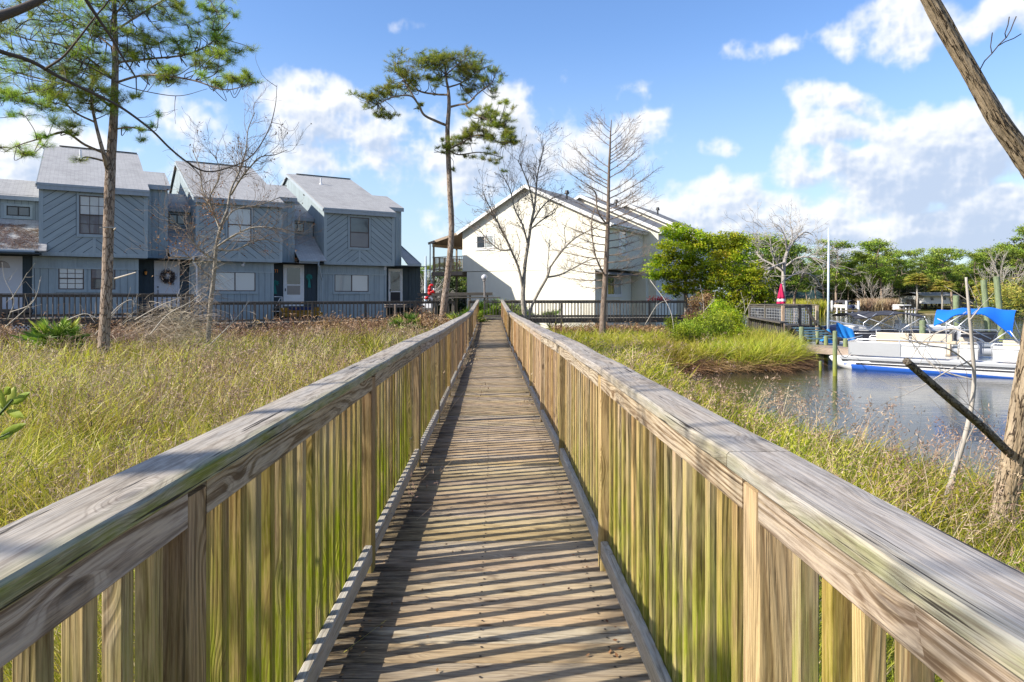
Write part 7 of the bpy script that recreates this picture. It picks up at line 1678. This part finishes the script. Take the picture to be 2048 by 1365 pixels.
# dead skirt hanging over the bank edge
N=16000; x=rng.uniform(4.2,10.8,N); y=rng.uniform(19.5,25.5,N); s=lake_sdf(x,y)+wig(x,y)*.8*np.minimum(1,y/60); ok=(s>-.12)&(s<.5)&(y>20.0); x=x[ok];y=y[ok];n=len(x)
mb=MB(); dr=np.stack([rng.normal(.2,.6,n),rng.normal(-.5,.5,n),np.full(n,.75)],1); mb.blades(np.stack([x,y,np.maximum(gz(x,y),WZ)],1),dr,rng.uniform(.45,.95,n),.018,seg=3,droop=rng.uniform(.5,1.2,n),rnd=rng.random(n)*.75)
tag(build(mb,'dead_grass_skirt',M['brush']),'dead brown grass hanging over the bank edge at the water','dead grass',kind='stuff')
# pale reeds on the far shore
N=5200; px=rng.uniform(1718,1792,N); d=rng.uniform(88.5,92,N); x=(px-1024)/F*d
mb=MB(); mb.blades(np.stack([x,d,gz(x,d)],1),np.stack([rng.normal(0,.15,N),rng.normal(0,.15,N),np.ones(N)],1),rng.uniform(1.2,2.3,N),.10,seg=2,droop=.15,rnd=rng.random(N)); 
tag(build(mb,'far_reeds',M['straw']),'pale straw reed bed at the far water edge','reeds',kind='stuff')
N=2500; px=rng.uniform(1575,1650,N); d=rng.uniform(86,92,N); x=(px-1024)/F*d
mb=MB(); mb.blades(np.stack([x,d,np.maximum(gz(x,d),WZ)],1),np.stack([rng.normal(0,.2,N),rng.normal(0,.2,N),np.ones(N)],1),rng.uniform(1.0,2.4,N),.12,seg=2,droop=.2,rnd=np.clip(rng.random(N)*.6+.2,0,1)); 
tag(build(mb,'far_shore_grass',M['grass']),'yellow-green shore grass beyond the dock platform','grass',kind='stuff')
# leafy sprig at the left edge
T=empty('leafy_sprig',P(-40,900,2.35),'glossy green leafy sprig poking in at the left edge above the railing','leaves')
q=MB(); cp=curve(PP([(-120,1000,2.4),(-60,900,2.35),(-10,840,2.3),(25,800,2.3)]),5); q.tube(cp,np.linspace(.008,.003,len(cp)),6); cp2=curve(PP([(-60,900,2.35),(-10,880,2.3),(20,865,2.28)]),4); q.tube(cp2,np.linspace(.005,.002,len(cp2)),5); build(q,'stem',M['palmetto'],T)
q=MB()
for (a,b) in (((10,820),(-12,770)),((14,815),(28,772)),((20,810),(58,785)),((5,830),(-20,812)),((12,822),(45,835)),((0,870),(50,848)),((-5,880),(30,860)),((-20,850),(5,800)),((8,790),(18,775))):
    A=P(a[0],a[1],2.3); B_=P(b[0],b[1],2.3+rng.uniform(-.04,.04)); dv=B_-A; L=np.linalg.norm(dv); dv/=L; s_=np.cross(dv,(rng.normal()*.3,1,rng.normal()*.3)); s_/=np.linalg.norm(s_); V=[]; 
    for t,w in ((0,.002),(.25,.011),(.55,.014),(.8,.009),(1,.0005)): V+=[A+dv*L*t-s_*w+np.array([0,.006,0]),A+dv*L*t-np.array([0,0,.004]),A+dv*L*t+s_*w+np.array([0,.006,0])]
    q.faces(V,[(i*3+j,i*3+j+1,i*3+4+j,i*3+3+j) for i in range(4) for j in range(2)],rnd=rng.uniform(.5,.9))
build(q,'leaf_blades',M['palmetto'],T,smooth=True)
# bits of leaf litter on the deck
N=420; y=1.2+14*rng.random(N)**1.5; x=rng.uniform(XL+.02,XR-.02,N); nr=rng.random(N)<.6; x=np.where(nr,np.where(rng.random(N)<.5,XL+.03+np.abs(rng.normal(0,.05,N)),XR-.03-np.abs(rng.normal(0,.05,N))),x)
pos=np.array([bw(a,b,.006+rng.uniform(0,.006)) for a,b in zip(x,y)]); q=MB(); q.leaves(pos,rng.uniform(.008,.028,N),spread=.25)
tag(build(q,'leaf_litter',M['dryleaf']),'small brown bits of leaf litter lying on the boardwalk planks','leaf litter',kind='stuff')
# lift everything so that the water lies at height zero
for o in list(bpy.data.objects):
    if o.parent is None: o.location.z+=ZUP
